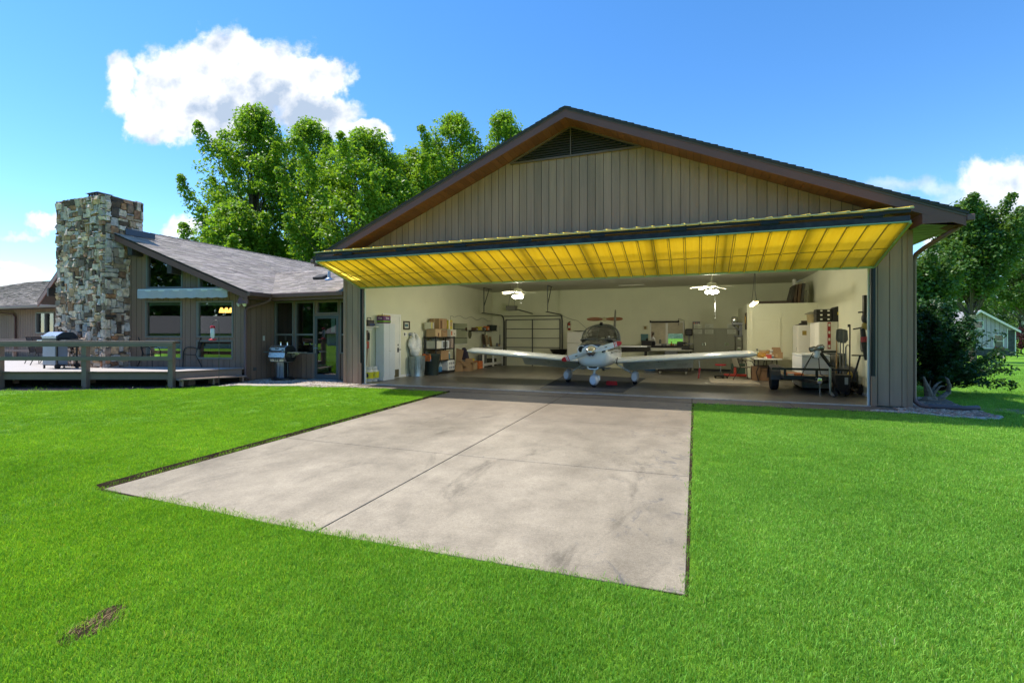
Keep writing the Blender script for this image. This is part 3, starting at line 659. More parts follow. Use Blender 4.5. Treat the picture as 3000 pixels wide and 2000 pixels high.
def skin(mb, A, Bz, k, seamy=True, rib=.305):
    """corrugated sheet between the line A=(y,z) and Bz=(y,z)"""
    y0, z0 = A; y1, z1 = Bz; n = Vector((0, -(z1-z0), y1-y0)).normalized()
    if n.z > 0: n = -n
    n *= k
    prof = []; x = DX0+.02
    while x < DX1-.1:
        prof += [(x, 0), (x+rib-.055, 0), (x+rib-.04, .022), (x+rib-.015, .022)]; x += rib
    prof.append((DX1-.02, 0))
    for q in range(2 if seamy else 1):
        ta, tb = ((0, .47), (.46, 1))[q] if seamy else (0, 1)
        o = .004*q
        mb.m = 0
        rows_ = [[Vector((x, y0+(y1-y0)*t, z0+(z1-z0)*t))+n*(h+o) for x, h in prof] for t in (ta, tb)]
        k_ = len(prof); A_r, B_r = rows_
        for i in range(k_-1): mb.m = 1 if i % 4 in (1, 3) else 0; mb.face([A_r[i], A_r[i+1], B_r[i+1], B_r[i]])
        if q == 0 and seamy:
            mb.m = 1; lap = [[Vector((x, y0+(y1-y0)*t, z0+(z1-z0)*t))+n*(h+.008) for x, h in prof] for t in (.452, .472)]
            for i in range(k_-1): mb.face([lap[0][i], lap[0][i+1], lap[1][i+1], lap[1][i]])
skin(door, (WY-.07, BZ), (DY, DZ), 1)
door = door.build('bifold_door', [M_FIB, M_FIBR], hangar)
m = MB(); skin(m, (DY-.03, DZ+.24), (WY-.03, 4.0), -1, seamy=False); m.build('upper_skin', [M_FIBU, M_FIBU], door)
# steel frame behind the lower skin and under the upper one
nl = Vector((0, DZ-BZ, WY-.07-DY)).normalized()
m = MB(); bays = 9
for i in range(bays+1):
    x = DX0+.05+(DX1-DX0-.1)*i/bays
    m.bar(Vector((x, WY-.09, BZ))+nl*.07, Vector((x, DY+.02, DZ))+nl*.07, .075, .05, up=nl)
for t in (.28, .62): m.bar(Vector((DX0+.03, WY-.07+(DY-WY+.07)*t, BZ+(DZ-BZ)*t))+nl*.13, Vector((DX1-.03, WY-.07+(DY-WY+.07)*t, BZ+(DZ-BZ)*t))+nl*.13, .05, .04, up=nl)
m.build('door_frame', M_STEEL, door)
m = MB()
for i in range(bays+1):
    x = DX0+.05+(DX1-DX0-.1)*i/bays; m.bar((x, DY+.02, DZ+.20), (x, WY-.05, 3.95), .05, .05)
m.bar((DX0, DY+.0, DZ+.185), (DX1, DY+.0, DZ+.185), .05, .05); m.build('upper_frame', M_STEEL, door)
# front edges: hinge beams between the two leaves
B('hinge_beam', mat('blued_steel', (.034, .034, .038), .35, metal=.5, vary=.45, vscale=7), door, (DX0+.01, DX1-.01, DY-.03, DY+.05, DZ+.012, DZ+.105), bevel=.006)
for i in range(8):
    x = DX0+.9+i*1.6; m = MB(); m.box(x, x+.28, DY-.042, DY-.02, DZ+.10, DZ+.165); m.tube([(x-.02, DY-.045, DZ+.13), (x+.3, DY-.045, DZ+.13)], .014, 8)
    m.build('hinge', M_STEEL, door)
B('rust_rail', mat('rusty_rail', (.13, .05, .022), .8, vary=.5, vscale=12), door, (DX0+.6, DX1-.6, DY+.03, DY+.07, DZ+.108, DZ+.15))
B('edge_cap', mat('pale_green_cap', (.34, .43, .26), .45, vary=.12, vscale=5), door, (DX0, DX1, WY-.105, WY-.045, BZ-.035, BZ+.012), bevel=.006)
m = MB()
for x in (DX0+.0, DX1-.0): m.bar(Vector((x, WY-.08, BZ)), Vector((x, DY, DZ)), .03, .06, up=nl)
m.bar((DX0, DY-.012, DZ), (DX1, DY-.012, DZ), .03, .022, up=nl); m.build('edge_cap', MATS['pale_green_cap'], door)
m = MB(); x = DX0; rib = .305
m.box(DX0-.02, DX1+.03, DY-.075, DY-.03, DZ+.218, DZ+.235)
while x < DX1: m.box(x+rib-.06, x+rib-.01, DY-.08, DY-.03, DZ+.235, DZ+.246); x += rib
m.build('drip_lip', mat('faded_lip', (.62, .52, .27), .5, vary=.3, vscale=9), door)
# ---------------------------------------------------------------- overhead garage door in the back wall
gd = MB(); GL, GR, GT = bw(1483, 0).x, bw(1643, 0).x, 2.2; gzb = flz(BY)
gd.box(GL, GR, BY-.045, BY-.004, gzb, GT); gd = gd.build('garage_door', M_WALL, hangar)
m = MB(); yb = BY-.06
for k in range(1, 5): m.box(GL, GR, yb-.02, yb+.014, gzb+(GT-gzb)*k/5-.018, gzb+(GT-gzb)*k/5+.018)
m.box(GL, GR, yb-.02, yb+.014, GT-.02, GT+.03)
for x in (GL+.02, (GL+GR)/2, GR-.02): m.box(x-.03, x+.03, yb-.025, yb-.02, gzb, GT+.02)
m.build('door_strut', mat('grey_strut', (.10, .105, .10), .5, metal=.4), gd)
m = MB()
for x in (GL-.09, GR+.09):
    m.box(x-.03, x+.03, yb-.05, yb+.03, gzb, 2.15)
    pts = [(x, yb-.03, 2.1)]+[(x, yb-.03-.38*(1-math.cos(a)), 2.1+.32*math.sin(a)) for a in (i*math.pi/12 for i in range(1, 7))]+[(x, yb-2.7, 2.45)]
    for a, b_ in zip(pts[:-1], pts[1:]): m.bar(a, b_, .055, .04)
    m.bar((x, yb-2.5, 2.45), (x, yb-2.5, CZ), .035); m.bar((x, yb-1.9, CZ-.02), (x, yb-2.5, 2.75), .03); m.bar((x, yb-2.55, CZ-.015), (x, yb-1.6, CZ-.015), .035)
m.tube([(GL-.1, yb-.02, GT+.18), (GR+.1, yb-.02, GT+.18)], .02, 8)
m.build('door_rail', mat('track_steel', (.085, .09, .085), .5, metal=.4), gd)
xo = (GL+GR)/2
m = MB(); m.box(xo-.2, xo+.2, yb-3.1, yb-2.7, 2.52, 2.72); m.bar((xo, yb-2.7, 2.62), (xo, yb-.02, 2.50), .06, .05)
for dx in (-.15, .15): m.bar((xo+dx, yb-2.9, 2.7), (xo+dx*.3, yb-2.9, CZ), .02)
m.build('door_opener', mat('opener_case', (.10, .10, .085), .5), gd, bevel=.01)
m = MB(); xs_ = GL-.30
for i in range(18): m.tube([(xs_+.03*math.cos(a), yb-.05+.03*math.sin(a), .95+i*.028+.028*j/8) for j, a in enumerate(2*math.pi*j/8 for j in range(9))], .006, 5)
m.bar((xs_, yb-.05, .85), (xs_, yb-.05, 1.9), .01)
m.build('lift_spring', M_GALV, gd)
# doors in the back wall, the left wall and the store room
def flushdoor(name, x0, x1, zt_, y, zb, label):
    d_ = MB(); d_.box(x0, x1, y-.02, y-.003, zb, zt_); d_ = d_.build(name, M_WALL, hangar, bevel=.003, label=label)
    m = MB(); f = .07
    m.box(x0-f, x0, y-.032, y-.003, zb, zt_+f); m.box(x1, x1+f, y-.032, y-.003, zb, zt_+f); m.box(x0, x1, y-.032, y-.003, zt_, zt_+f); m.build('door_casing', M_WALL, d_, bevel=.004)
    m = MB(); m.ball((x0+.09, y-.06, zb+1.0), .032); m.tube([(x0+.09, y-.02, zb+1.0), (x0+.09, y-.05, zb+1.0)], .012); m.build('door_knob', M_GALV, d_, smooth=True)
    return d_
a, b_ = bw(1827, 948), bw(1874, 948); flushdoor('interior_door', a.x, b_.x, a.z, BY, flz(BY), 'cream door in the back wall')
SY = 18.95; sA, sB, sT = aY(2189, 0, SY), aY(2370, 0, SY), aY(2250, 889, SY).z
m = MB(); m.box(sA.x, IR-.002, SY, SY+.1, flz(SY)-.02, sT); m.box(sA.x, sA.x+.1, SY+.1, BY-.001, flz(BY)-.02, sT); m.box(sA.x+.1, IR-.002, SY+.1, BY-.001, sT-.06, sT-.001); m.build('store_room', M_WALL, hangar, bevel=.004)
a, b_ = aY(2209, 937, SY), aY(2280, 937, SY); flushdoor('interior_door', a.x, b_.x, a.z, SY, flz(SY), 'cream door of the store room')
# side entry door in the left wall: six panels, lever, kick plate
ld = MB(); dy0, dy1, dt = 13.55, 14.42, 2.08; zb = flz(14); ld.box(IL+.002, IL+.03, dy0, dy1, zb, dt)
for (a, b_) in ((dy0+.1, dy0+.4), (dy0+.47, dy0+.77)):
    for z0, z1 in ((.3, .85), (.98, 1.55), (1.65, 1.95)):
        ld.box(IL+.03, IL+.036, a, b_, z0, z1); ld.box(IL+.036, IL+.042, a+.04, b_-.04, z0+.04, z1-.04)
ld = ld.build('side_door', M_WTRIM, hangar, label='white six panel door in the left wall')
m = MB(); m.box(IL+.002, IL+.045, dy1, dy1+.09, zb, dt+.09); m.box(IL+.002, IL+.045, dy0-.09, dy0, zb, dt+.09); m.box(IL+.002, IL+.045, dy0, dy1, dt, dt+.09); m.build('door_casing', M_WTRIM, ld, bevel=.005)
m = MB(); m.box(IL+.031, IL+.05, dy1-.11, dy1-.05, .86, 1.02); m.tube([(IL+.05, dy1-.08, .95), (IL+.09, dy1-.08, .95), (IL+.09, dy1+.02, .95)], .011); m.box(IL+.031, IL+.05, dy1-.10, dy1-.06, 1.08, 1.14); m.build('door_lever', M_BLACK, ld)
B('kick_plate', mat('bronze_plate', (.16, .14, .08), .4, metal=.5), ld, (IL+.0435, IL+.048, dy0+.05, dy1-.04, zb+.02, .27))
# ================================================================ the house
M_HWALL = mat('house_siding', (.225, .142, .10), .7, vary=.12, vscale=1.2, stretch=(3, 3, .25), bump=.3, bscale=30, col_attr=True)
M_HTRIM = mat('house_trim', (.20, .145, .115), .55, vary=.08, vscale=2)
M_WFRAME = mat('window_frame', (.16, .155, .14), .45, vary=.06)
M_DFRAME = mat('storm_door_paint', (.075, .088, .095), .4, vary=.08)
M_GLASS = glass('window_glass', (.50, .56, .52), .12)
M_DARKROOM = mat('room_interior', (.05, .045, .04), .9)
EX, EZH, HRX, HRZ = -12.96, 2.795, -18.48, 5.13; AY = 9.91; CYN = 11.14; HS = (HRZ-EZH)/(EX-HRX)
house = thing('house', 'low taupe board-sided house with shingled gable roof and tall stone chimney beside the hangar', 'house', (HRX, 14, 0))
C0 = Vector((-13.46, 11.49)); wd_ = Vector((.976, .216)).normalized(); AP = C0-wd_*5.145; nw = Vector((wd_.y, -wd_.x))
def aW(px, py, off=0.):
    r = ray(px, py); q = C0+nw*off; t = nw.dot(q)/nw.dot(Vector((r.x, r.y))); return _at(r, t)
def ws(px, py, off=0.): p = aW(px, py, off); return (Vector((p.x, p.y))-AP).dot(wd_), p.z
def wpt(s, z, off=0.): q = AP+wd_*s+nw*off; return Vector((q.x, q.y, z))
ZW = lambda s: EZH+HS*(.5+(5.145-s)*wd_.x)-.2
win = [(427, 535, 881, 989), (429, 535, 996, 1052), (577, 685, 881, 989), (577, 684, 996, 1052)]
wr_ = []
for x0, x1, y0, y1 in win:
    a, b_ = ws(x0, y1), ws(x1, y0); wr_.append((a[0], b_[0], ws((x0+x1)/2, y1)[1], ws((x0+x1)/2, y0)[1]))
up = [(430, 537, 846), (583, 668, 846)]; ur = [(ws(a, y)[0], ws(b_, y)[0], ws(a, y)[1]) for a, b_, y in up]
m = MB(); siding(m, AP, C0, .25, ZW, holes=wr_+[(a, b_, z, 50) for a, b_, z in ur], sp=.2)
siding(m, (-23.5, 11.49), AP, .25, lambda s: EZH+HS*(.5+s*.976)-.2, sp=.2)
siding(m, C0, (-13.46, 12.62), .0, 2.62, sp=.2)
m.build('wall', M_HWALL, house)
# second skin behind the siding, with the same openings
m = MB(); siding(m, AP-nw*.12, C0-nw*.12, .0, ZW, holes=wr_+[(a, b_, z, 50) for a, b_, z in ur], sp=9, dep=0); m.box(-13.62, -13.475, 11.6, 12.75, 0, 2.62); m.build('inner_wall', M_DARKROOM, house)
def pane_rect(nm, s0, s1, z0, z1, label=None, f=.055):
    fr = MB()
    for a, b_, c, d_ in ((s0, s0+f, z0, z1), (s1-f, s1, z0, z1), (s0+f, s1-f, z0, z0+f), (s0+f, s1-f, z1-f, z1)):
        fr.prism([wpt(a, c, .035), wpt(b_, c, .035), wpt(b_, d_, .035), wpt(a, d_, .035)], tuple(Vector((-nw.x, -nw.y, 0))*.12))
    fr = fr.build(nm, M_WFRAME, house, bevel=.005)
    p = MB(); p.face([wpt(s0+f, z0+f, -.03), wpt(s1-f, z0+f, -.03), wpt(s1-f, z1-f, -.03), wpt(s0+f, z1-f, -.03)]); p.build('pane', M_GLASS, fr); return fr
for r_ in wr_: pane_rect('window', *r_)
for a, b_, z in ur:
    f = .055; t0, t1 = ZW(a)-.0, ZW(b_)-.0; fr = MB()
    fr.prism([wpt(a, z, .035), wpt(a+f, z, .035), wpt(a+f, ZW(a+f), .035), wpt(a, t0, .035)], tuple(Vector((-nw.x, -nw.y, 0))*.12))
    fr.prism([wpt(b_-f, z, .035), wpt(b_, z, .035), wpt(b_, max(t1, z+.01), .035), wpt(b_-f, max(ZW(b_-f), z+.02), .035)], tuple(Vector((-nw.x, -nw.y, 0))*.12))
    fr.prism([wpt(a+f, z, .034), wpt(b_-f, z, .034), wpt(b_-f, z+f, .034), wpt(a+f, z+f, .034)], tuple(Vector((-nw.x, -nw.y, 0))*.12)); fr = fr.build('gable_window', M_WFRAME, house)
    p = MB(); p.face([wpt(a, z, -.03), wpt(b_, z, -.03), wpt(b_, max(t1, z+.01), -.03), wpt(a, t0, -.03)]); p.build('pane', M_GLASS, fr)
# interior of the sun room: floor, far wall and roller shades so the glass has depth behind it
m = MB(); m.box(-22.5, -13.7, 12.0, 16.5, .3, .36); m.prism([(-23.4, 16.5, .3), (-13.5, 16.5, .3), (-13.5, 16.5, 2.85), (HRX, 16.5, HRZ-.12), (-23.4, 16.5, 2.85)], (0, .1, 0)); m.box(-22.6, -22.5, 11.8, 16.5, .3, 2.8); m.box(-13.7, -13.65, 12.7, 16.5, .3, 2.6); m.build('interior', M_DARKROOM, house)
for i in (0, 2):
    s0, s1, z0, z1 = wr_[i]; m = MB(); m.prism([wpt(s0+.07, z1-.15, -.06), wpt(s1-.07, z1-.15, -.06), wpt(s1-.07, z1-.06, -.06), wpt(s0+.07, z1-.06, -.06)], tuple(Vector((-nw.x, -nw.y, 0))*.05)); m.build('roller_shade', mat('shade_cloth', (.35, .38, .28), .8), house)
# roof of the main wing
rf = MB()
def slab(mb, q, th): q = [Vector(p) for p in q]; mb.prism(q, (0, 0, -th))
slab(rf, [(EX, CYN, EZH), (EX, 26, EZH), (HRX, 26, HRZ), (HRX, AY, HRZ)], .05); slab(rf, [(2*HRX-EX, CYN, EZH), (HRX, AY, HRZ), (HRX, 26, HRZ), (2*HRX-EX, 26, EZH)], .05)
hroof = rf.build('roof', M_SHDK, house)
M_HSH = mat('house_shingles', (.34, .295, .25), .85, vary=.2, vscale=.8, bump=.5, bscale=90, col_attr=True)
m = MB(); shingles(m, (EX+.03, CYN-.03, EZH+.005), (EX+.03, 26, EZH+.005), (HRX, AY-.03, HRZ+.005), (HRX, 26, HRZ+.005))
shingles(m, (EX, 12.06, EZH+.01), (-10.0, 12.06, EZH+.01), (-15.6, 14.7, 3.915), (-10.0, 14.7, 3.915))
m.build('shingle_courses', M_HSH, hroof)
m = MB(); n_ = 50
for i in range(n_):
    y = AY-.03+(26-AY)*i/n_; yb_ = y+(26-AY)/n_*1.05
    m.idx([(HRX-.17, y, HRZ-.055), (HRX, y, HRZ+.035), (HRX+.17, y, HRZ-.055), (HRX-.17, yb_, HRZ-.068), (HRX, yb_, HRZ+.02), (HRX+.17, yb_, HRZ-.068), (HRX, y, HRZ-.0), ], [(0, 1, 4, 3), (1, 2, 5, 4), (0, 6, 1), (6, 2, 1)])
m.build('ridge_cap', M_SHDK, hroof)
slab_ = MB(); slab(slab_, [(EX, 12.06, EZH), (-10.02, 12.06, EZH), (-10.02, 14.7, 3.90), (-15.6, 14.7, 3.90)], .05); slab_.prism([(-15.6, 14.7, 3.9), (-10.02, 14.7, 3.9), (-10.02, 17.4, 2.8), (-13, 17.4, 2.8)], (0, 0, -.05)); slab_.build('entry_roof', M_SHDK, hroof)
# rake fascia and soffit under the prow overhang
FH = .235
m = MB(); e_ = Vector((EX, CYN, EZH)); a_ = Vector((HRX, AY, HRZ)); w_ = Vector((2*HRX-EX, CYN, EZH))
for p, q in ((e_, a_), (a_, w_)):
    m.prism([p+Vector((0, 0, -.01)), q+Vector((0, 0, -.01)), q+Vector((0, 0, -FH)), p+Vector((0, 0, -FH))], (0, .035, 0))
m.build('rake_fascia', M_FASC, hroof)
m = MB(); m.prism([(EX-.35, CYN+.01, EZH-.11), (EX, CYN+.01, EZH-.02), (EX, CYN+.01, EZH-.36), (EX-.35, CYN-.068, EZH-.36)], (0, .03, 0)); m.build('eave_return', M_FASC, hroof)
m = MB(); dzz = Vector((0, 0, -.14))
m.face([e_+dzz+Vector((0, .04, 0)), a_+dzz+Vector((0, .04, 0)), Vector((HRX, 10.6, HRZ-.14)), Vector((EX, 11.8, EZH-.14))]); m.face([w_+dzz+Vector((0, .04, 0)), a_+dzz+Vector((0, .04, 0)), Vector((HRX, 10.6, HRZ-.14)), Vector((2*HRX-EX, 11.8, EZH-.14))])
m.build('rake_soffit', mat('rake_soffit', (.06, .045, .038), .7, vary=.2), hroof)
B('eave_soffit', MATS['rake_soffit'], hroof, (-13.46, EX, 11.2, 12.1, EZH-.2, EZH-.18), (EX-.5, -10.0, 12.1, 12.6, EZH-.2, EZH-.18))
M_BEAM = mat('dark_beam', (.04, .033, .03), .7)
for q in ((390, 735, .3), (505, 788, .30)):     # purlin ends under the overhang
    p = aW(*q); m = MB(); m.bar(p+Vector((nw.x, nw.y, 0))*.12, p-Vector((nw.x, nw.y, 0))*.35, .16, .30); m.build('purlin', M_BEAM, hroof)
p = Vector((-22.5, 10.75, 3.05)); m = MB(); m.bar(p, p+Vector((.2, 1.0, 0)), .16, .3); m.build('purlin', M_BEAM, hroof)
# gutters and their downspout
m = MB(); m.box(EX-.0, EX+.12, CYN-.02, 12.07, EZH-.13, EZH+.0); m.box(EX+.12, -10.02, 11.95, 12.07, EZH-.13, EZH+.0); m.box(EX, -10.02, 12.06, 12.09, EZH-.22, EZH-.01); m.box(EX-.03, EX, CYN, 12.09, EZH-.22, EZH-.01); m.build('gutter', M_GUT, hroof, bevel=.015)
m = MB(); pts = [(EX+.05, 11.95, 2.68), (EX+.05, 11.93, 2.58), (EX-.05, 11.83, 2.50), (-13.36, 11.53, 2.34), (-13.41, 11.46, 2.24), (-13.41, 11.45, .22), (-13.36, 11.42, .12), (-13.2, 11.38, .06)]; m.tube(pts, .045, 8); m.build('downspout', M_GUT, house, smooth=True)
# roof vents
p = Vector((-12.3, 13.6, EZH+.424*1.54+.02)); m = MB(); m.box(-.22, .22, -.2, .2, .0, .09, Matrix.Translation(p)@Matrix.Rotation(math.atan(.424), 4, 'X')); m.build('roof_vent', M_SHDK, hroof, bevel=.02)
p = Vector((-11.75, 13.35, EZH+.424*1.29)); m = MB(); m.lathe([(.15, -.02), (.14, .03), (.06, .08), (.05, .30), (.04, .3)], p, 14); m.build('plumbing_vent', mat('pale_flashing', (.5, .53, .58), .35, metal=.6), hroof, smooth=True)
# entry wall: two tall windows, glazed storm door with transom and a side light
EY = 12.62
def eh(x0, x1, y0, y1): a, b_ = aY(x0, y1, EY), aY(x1, y0, EY); return (a.x, b_.x, aY((x0+x1)/2, y1, EY).z, aY((x0+x1)/2, y0, EY).z)
op = [eh(806, 861, 883, 1036), eh(866, 922, 883, 1036), eh(927.5, 994, 881, 919), eh(924.7, 994, 925, 1112), eh(998, 1007.5, 881, 1036)]
op[3] = (op[3][0], op[3][1], .02, op[3][3]); op[4] = (op[4][0], -10.03, op[4][2], op[4][3])
op[1] = (op[1][0], op[3][0]-.03, op[1][2], op[1][3])
m = MB(); siding(m, (-13.44, EY), (-10.01, EY), .02, 2.62, holes=[(a+13.44, b_+13.44, c, d_) for a, b_, c, d_ in op], sp=.2); m.build('wall', M_HWALL, house)
for i, (a, b_, c, d_) in enumerate(op):
    if i == 3: continue
    fr = MB(); f = .045
    for x0, x1, z0, z1 in ((a, a+f, c, d_), (b_-f, b_, c, d_), (a+f, b_-f, c, c+f), (a+f, b_-f, d_-f, d_)): fr.box(x0, x1, EY-.035, EY+.08, z0, z1)
    if i in (0, 1, 4): zm = aY(880, 980, EY).z; fr.box(a+f, b_-f, EY-.02, EY+.06, zm-.03, zm+.03)
    fr = fr.build('window', M_WFRAME if i != 2 else M_HTRIM, house, bevel=.004)
    p = MB(); p.face([(a+f, EY+.02, c+f), (b_-f, EY+.02, c+f), (b_-f, EY+.02, d_-f), (a+f, EY+.02, d_-f)]); p.build('pane', M_GLASS, fr)
a, b_, c, d_ = op[3]; fr = MB(); f = .09
for x0, x1, z0, z1 in ((a, a+f, c, d_), (b_-f, b_, c, d_), (a+f, b_-f, c, c+.16), (a+f, b_-f, d_-f, d_)): fr.box(x0, x1, EY-.05, EY+.0, z0, z1)
fr = fr.build('storm_door', M_DFRAME, house, bevel=.006, label='slate grey glazed storm door at the entry')
p = MB(); p.face([(a+f, EY-.02, c+.16), (b_-f, EY-.02, c+.16), (b_-f, EY-.02, d_-f), (a+f, EY-.02, d_-f)]); p.build('pane', M_GLASS, fr)
m = MB(); hx = a+.045; m.box(hx-.02, hx+.02, EY-.06, EY-.048, .86, 1.16); m.tube([(hx, EY-.05, 1.02), (hx, EY-.10, 1.02), (hx+.13, EY-.10, 1.02)], .011); m.tube([(hx, EY-.05, 1.02), (hx, EY-.09, 1.02), (hx-.05, EY-.09, 1.0)], .009); m.build('handle', mat('brushed_nickel', (.5, .49, .45), .3, metal=.9), fr, smooth=True)
B('notice', mat('notice_paper', (.5, .55, .5), .7), fr, (b_-f-.22, b_-f-.06, EY-.016, EY-.012, 1.55, 2.0), bevel=0)
B('door_casing', M_HTRIM, house, (a-.05, a-.004, EY-.045, EY+.05, .02, d_+.05), (b_+.004, b_+.05, EY-.045, EY+.05, .02, d_+.05), (a-.004, b_+.004, EY-.045, EY+.05, d_+.006, d_+.045))
B('threshold', mat('sill_concrete2', (.35, .32, .28), .8, vary=.2), house, (a-.1, b_+.1, EY-.25, EY+.02, -.05, .018))
m = MB(); m.box(-13.4, -10.05, 15.2, 15.3, 0, 2.6); m.box(-13.4, -10.02, EY+.15, 15.2, -.02, .01); m.box(-13.4, -10.02, EY+.1, 15.2, 2.55, 2.6); m.box(-12.7, -12.0, 14.6, 15.1, 0, .9); m.build('entry_interior', M_DARKROOM, house)
B('door_chime', mat('ivory_plastic', (.6, .58, .5), .4), house, (-13.449, -13.425, 12.15, 12.22, 1.27, 1.43), bevel=.004)
B('outlet_box', mat('grey_box', (.08, .075, .07), .5), house, (-13.449, -13.41, 11.78, 11.88, .3, .4), bevel=.006)
# twin floodlight at the corner under the eave
m = MB(); c = Vector((-13.38, 11.36, 2.47)); m.lathe([(.05, 0), (.05, .03), (.02, .04)], c+Vector((0, .10, .03)), 12, axis=(0, -1, 0)); fl = m.build('floodlight', M_WTRIM, house)
for dx in (-.11, .11):
    m = MB(); m.lathe([(.02, 0), (.035, .03), (.062, .10), (.066, .13), (.045, .135)], c+Vector((dx, 0.02, .0)), 14, axis=(dx*2.2, -1, -.5)); m.build('bulb', mat('flood_glass', (.75, .73, .62), .25), fl, smooth=True)
# retractable awning, closed
p0, p1 = aW(403, 849, .28), aW(667, 849, .28); zc = (p0.z+p1.z)/2; p0.z = p1.z = zc; ax = (p1-p0).normalized(); nv = Vector((nw.x, nw.y, 0))
aw = MB(); aw.bar(p0-nv*.12, p1-nv*.12, .26, .09); aw = aw.build('awning', mat('awning_case', (.60, .63, .66), .4, vary=.04), house, bevel=.02)
m = MB(); n_ = 96; L_ = (p1-p0).length; rows_ = []
for i in range(n_+1):
    t = i/n_; q = p0+ax*L_*t+nv*.012*(1+math.sin(t*40)); zb_ = zc-.245-.022*abs(math.sin(t*math.pi*9))
    rows_.append((q+Vector((0, 0, .0)), Vector((q.x, q.y, zb_))+nv*.02*math.sin(t*23)))
m.idx([p for r_ in rows_ for p in r_], [(2*i, 2*i+1, 2*i+3, 2*i+2) for i in range(n_)])
o = m.build('valance', mat('awning_cloth', (.42, .42, .46), .8, vary=.06, vscale=3), aw); s_ = o.modifiers.new('t', 'SOLIDIFY'); s_.thickness = .004
# three lit pendants behind the right window
for i, px in enumerate((649, 663, 677)):
    t_ = aD(px, 909, 17.6); pl = thing('pendant_lamp', ('amber pendant lamp shade behind the sunroom glass, leftmost of the three', 'amber pendant lamp shade behind the sunroom glass, middle of the three', 'amber pendant lamp shade behind the sunroom glass, rightmost of the three')[i], 'lamp', t_, 0, 'amber pendant lamps in the sunroom')
    m = MB(); m.lathe([(.028, .10), (.055, .06), (.088, -.08), (.08, -.085)], t_, 16); m.build('lamp_shade', glow('amber_glass', (1, .52, .12), 2.6), pl, smooth=True)
    m = MB(); m.tube([t_+Vector((0, 0, .1)), t_+Vector((0, 0, 1.0))], .006, 6); m.build('cord', M_BLACK, pl)
# ---------------------------------------------------------------- stone chimney
M_STONE = mat('field_stone', (1, 1, 1), .85, vary=.42, vscale=9, bump=1, bscale=22, col_attr=True)
M_MORT = mat('mortar', (.20, .18, .15), .95, vary=.3, vscale=12, bump=.8, bscale=40)
KX0, KX1, KY0, KY1, KZ0, KZ1 = -20.1, -17.6, 9.87, 11.0, .30, 5.94
ch = MB(); ch.box(KX0+.03, KX1-.03, KY0+.03, KY1, KZ0, KZ1-.02); chim = ch.build('chimney', M_MORT, house)
PAL = [(.50, .47, .42)]*5+[(.40, .41, .39)]*3+[(.09, .07, .055)]*2+[(.32, .19, .11)]*2+[(.46, .36, .23)]*3+[(.29, .25, .20)]*4+[(.60, .55, .45)]*4+[(.17, .13, .095)]*2
def stonework(mb, O, ux, uz, nrm, W_, Hh, cell=.075):
    nx, nz = round(W_/cell), round(Hh/cell); occ = np.zeros((nx, nz), bool); cx_, cz_ = W_/nx, Hh/nz
    for j in range(nz):
        for i in range(nx):
            if occ[i, j]: continue
            w0, h0 = random.choice(((2, 1), (3, 1), (3, 2), (2, 2), (4, 2), (2, 3), (3, 3), (4, 3), (3, 4), (1, 1), (2, 4), (4, 1), (5, 2)))
            w1 = 0
            while w1 < w0 and i+w1 < nx and not occ[i+w1, j]: w1 += 1
            h1 = 0
            while h1 < h0 and j+h1 < nz and not occ[i:i+w1, j+h1].any(): h1 += 1
            occ[i:i+w1, j:j+h1] = True
            x0, x1, z0, z1 = i*cx_+.006, (i+w1)*cx_-.006, j*cz_+.006, (j+h1)*cz_-.006
            pts = [(x0, z0), ((x0+x1)/2, z0), (x1, z0), (x1, (z0+z1)/2), (x1, z1), ((x0+x1)/2, z1), (x0, z1), (x0, (z0+z1)/2)]
            jx = min(.022, (x1-x0)*.16); jz = min(.022, (z1-z0)*.16)
            pts = [(min(max(a+random.uniform(-jx, jx), 0), W_), min(max(b_+random.uniform(-jz, jz), 0), Hh)) for a, b_ in pts]
            cxm, czm = (x0+x1)/2, (z0+z1)/2; dep = random.uniform(.025, .065); sh_ = random.uniform(.82, .92)
            c = random.choice(PAL); k = random.uniform(.75, 1.2); mb.col = (c[0]*k*1.14, c[1]*k*.94, c[2]*k*.88)
            P = lambda a, b_, d_: O+ux*a+uz*b_+nrm*d_
            tx, tz = random.uniform(-.025, .025), random.uniform(-.02, .03)
            base = [P(a, b_, -.02) for a, b_ in pts]; mid = [P(cxm+(a-cxm)*.97, czm+(b_-czm)*.97, dep*.75) for a, b_ in pts]
            top = [P(cxm+(a-cxm)*sh_, czm+(b_-czm)*sh_, dep+tx*(a-cxm)/(x1-x0+.01)*2+tz*(b_-czm)/(z1-z0+.01)*2) for a, b_ in pts]
            mb.idx(base+mid+top, [(q, (q+1) % 8, 8+(q+1) % 8, 8+q) for q in range(8)]+[(8+q, 8+(q+1) % 8, 16+(q+1) % 8, 16+q) for q in range(8)]+[tuple(range(16, 24))])
    mb.col = None
X_, Y_, Z_ = Vector((1, 0, 0)), Vector((0, 1, 0)), Vector((0, 0, 1))
m = MB(); stonework(m, Vector((KX0, KY0, KZ0)), X_, Z_, -Y_, KX1-KX0, KZ1-KZ0); stonework(m, Vector((KX1, KY0, KZ0)), Y_, Z_, X_, KY1-KY0, KZ1-KZ0); stonework(m, Vector((KX0, KY1, KZ0)), -Y_, Z_, -X_, KY1-KY0, KZ1-KZ0); stonework(m, Vector((KX0, KY0, KZ1-.03)), X_, Y_, Z_, KX1-KX0, KY1-KY0, .18)
m.build('stonework', M_STONE, chim)
p = aY(290, 560, 10.45); m = MB(); px_ = p.x; m.box(px_-.26, px_+.26, 10.25, 10.7, KZ1+.26, KZ1+.285); m.prism([(px_-.3, 10.2, KZ1+.285), (px_+.3, 10.2, KZ1+.285), (px_+.2, 10.3, KZ1+.33), (px_-.2, 10.3, KZ1+.33)], (0, .5, 0))
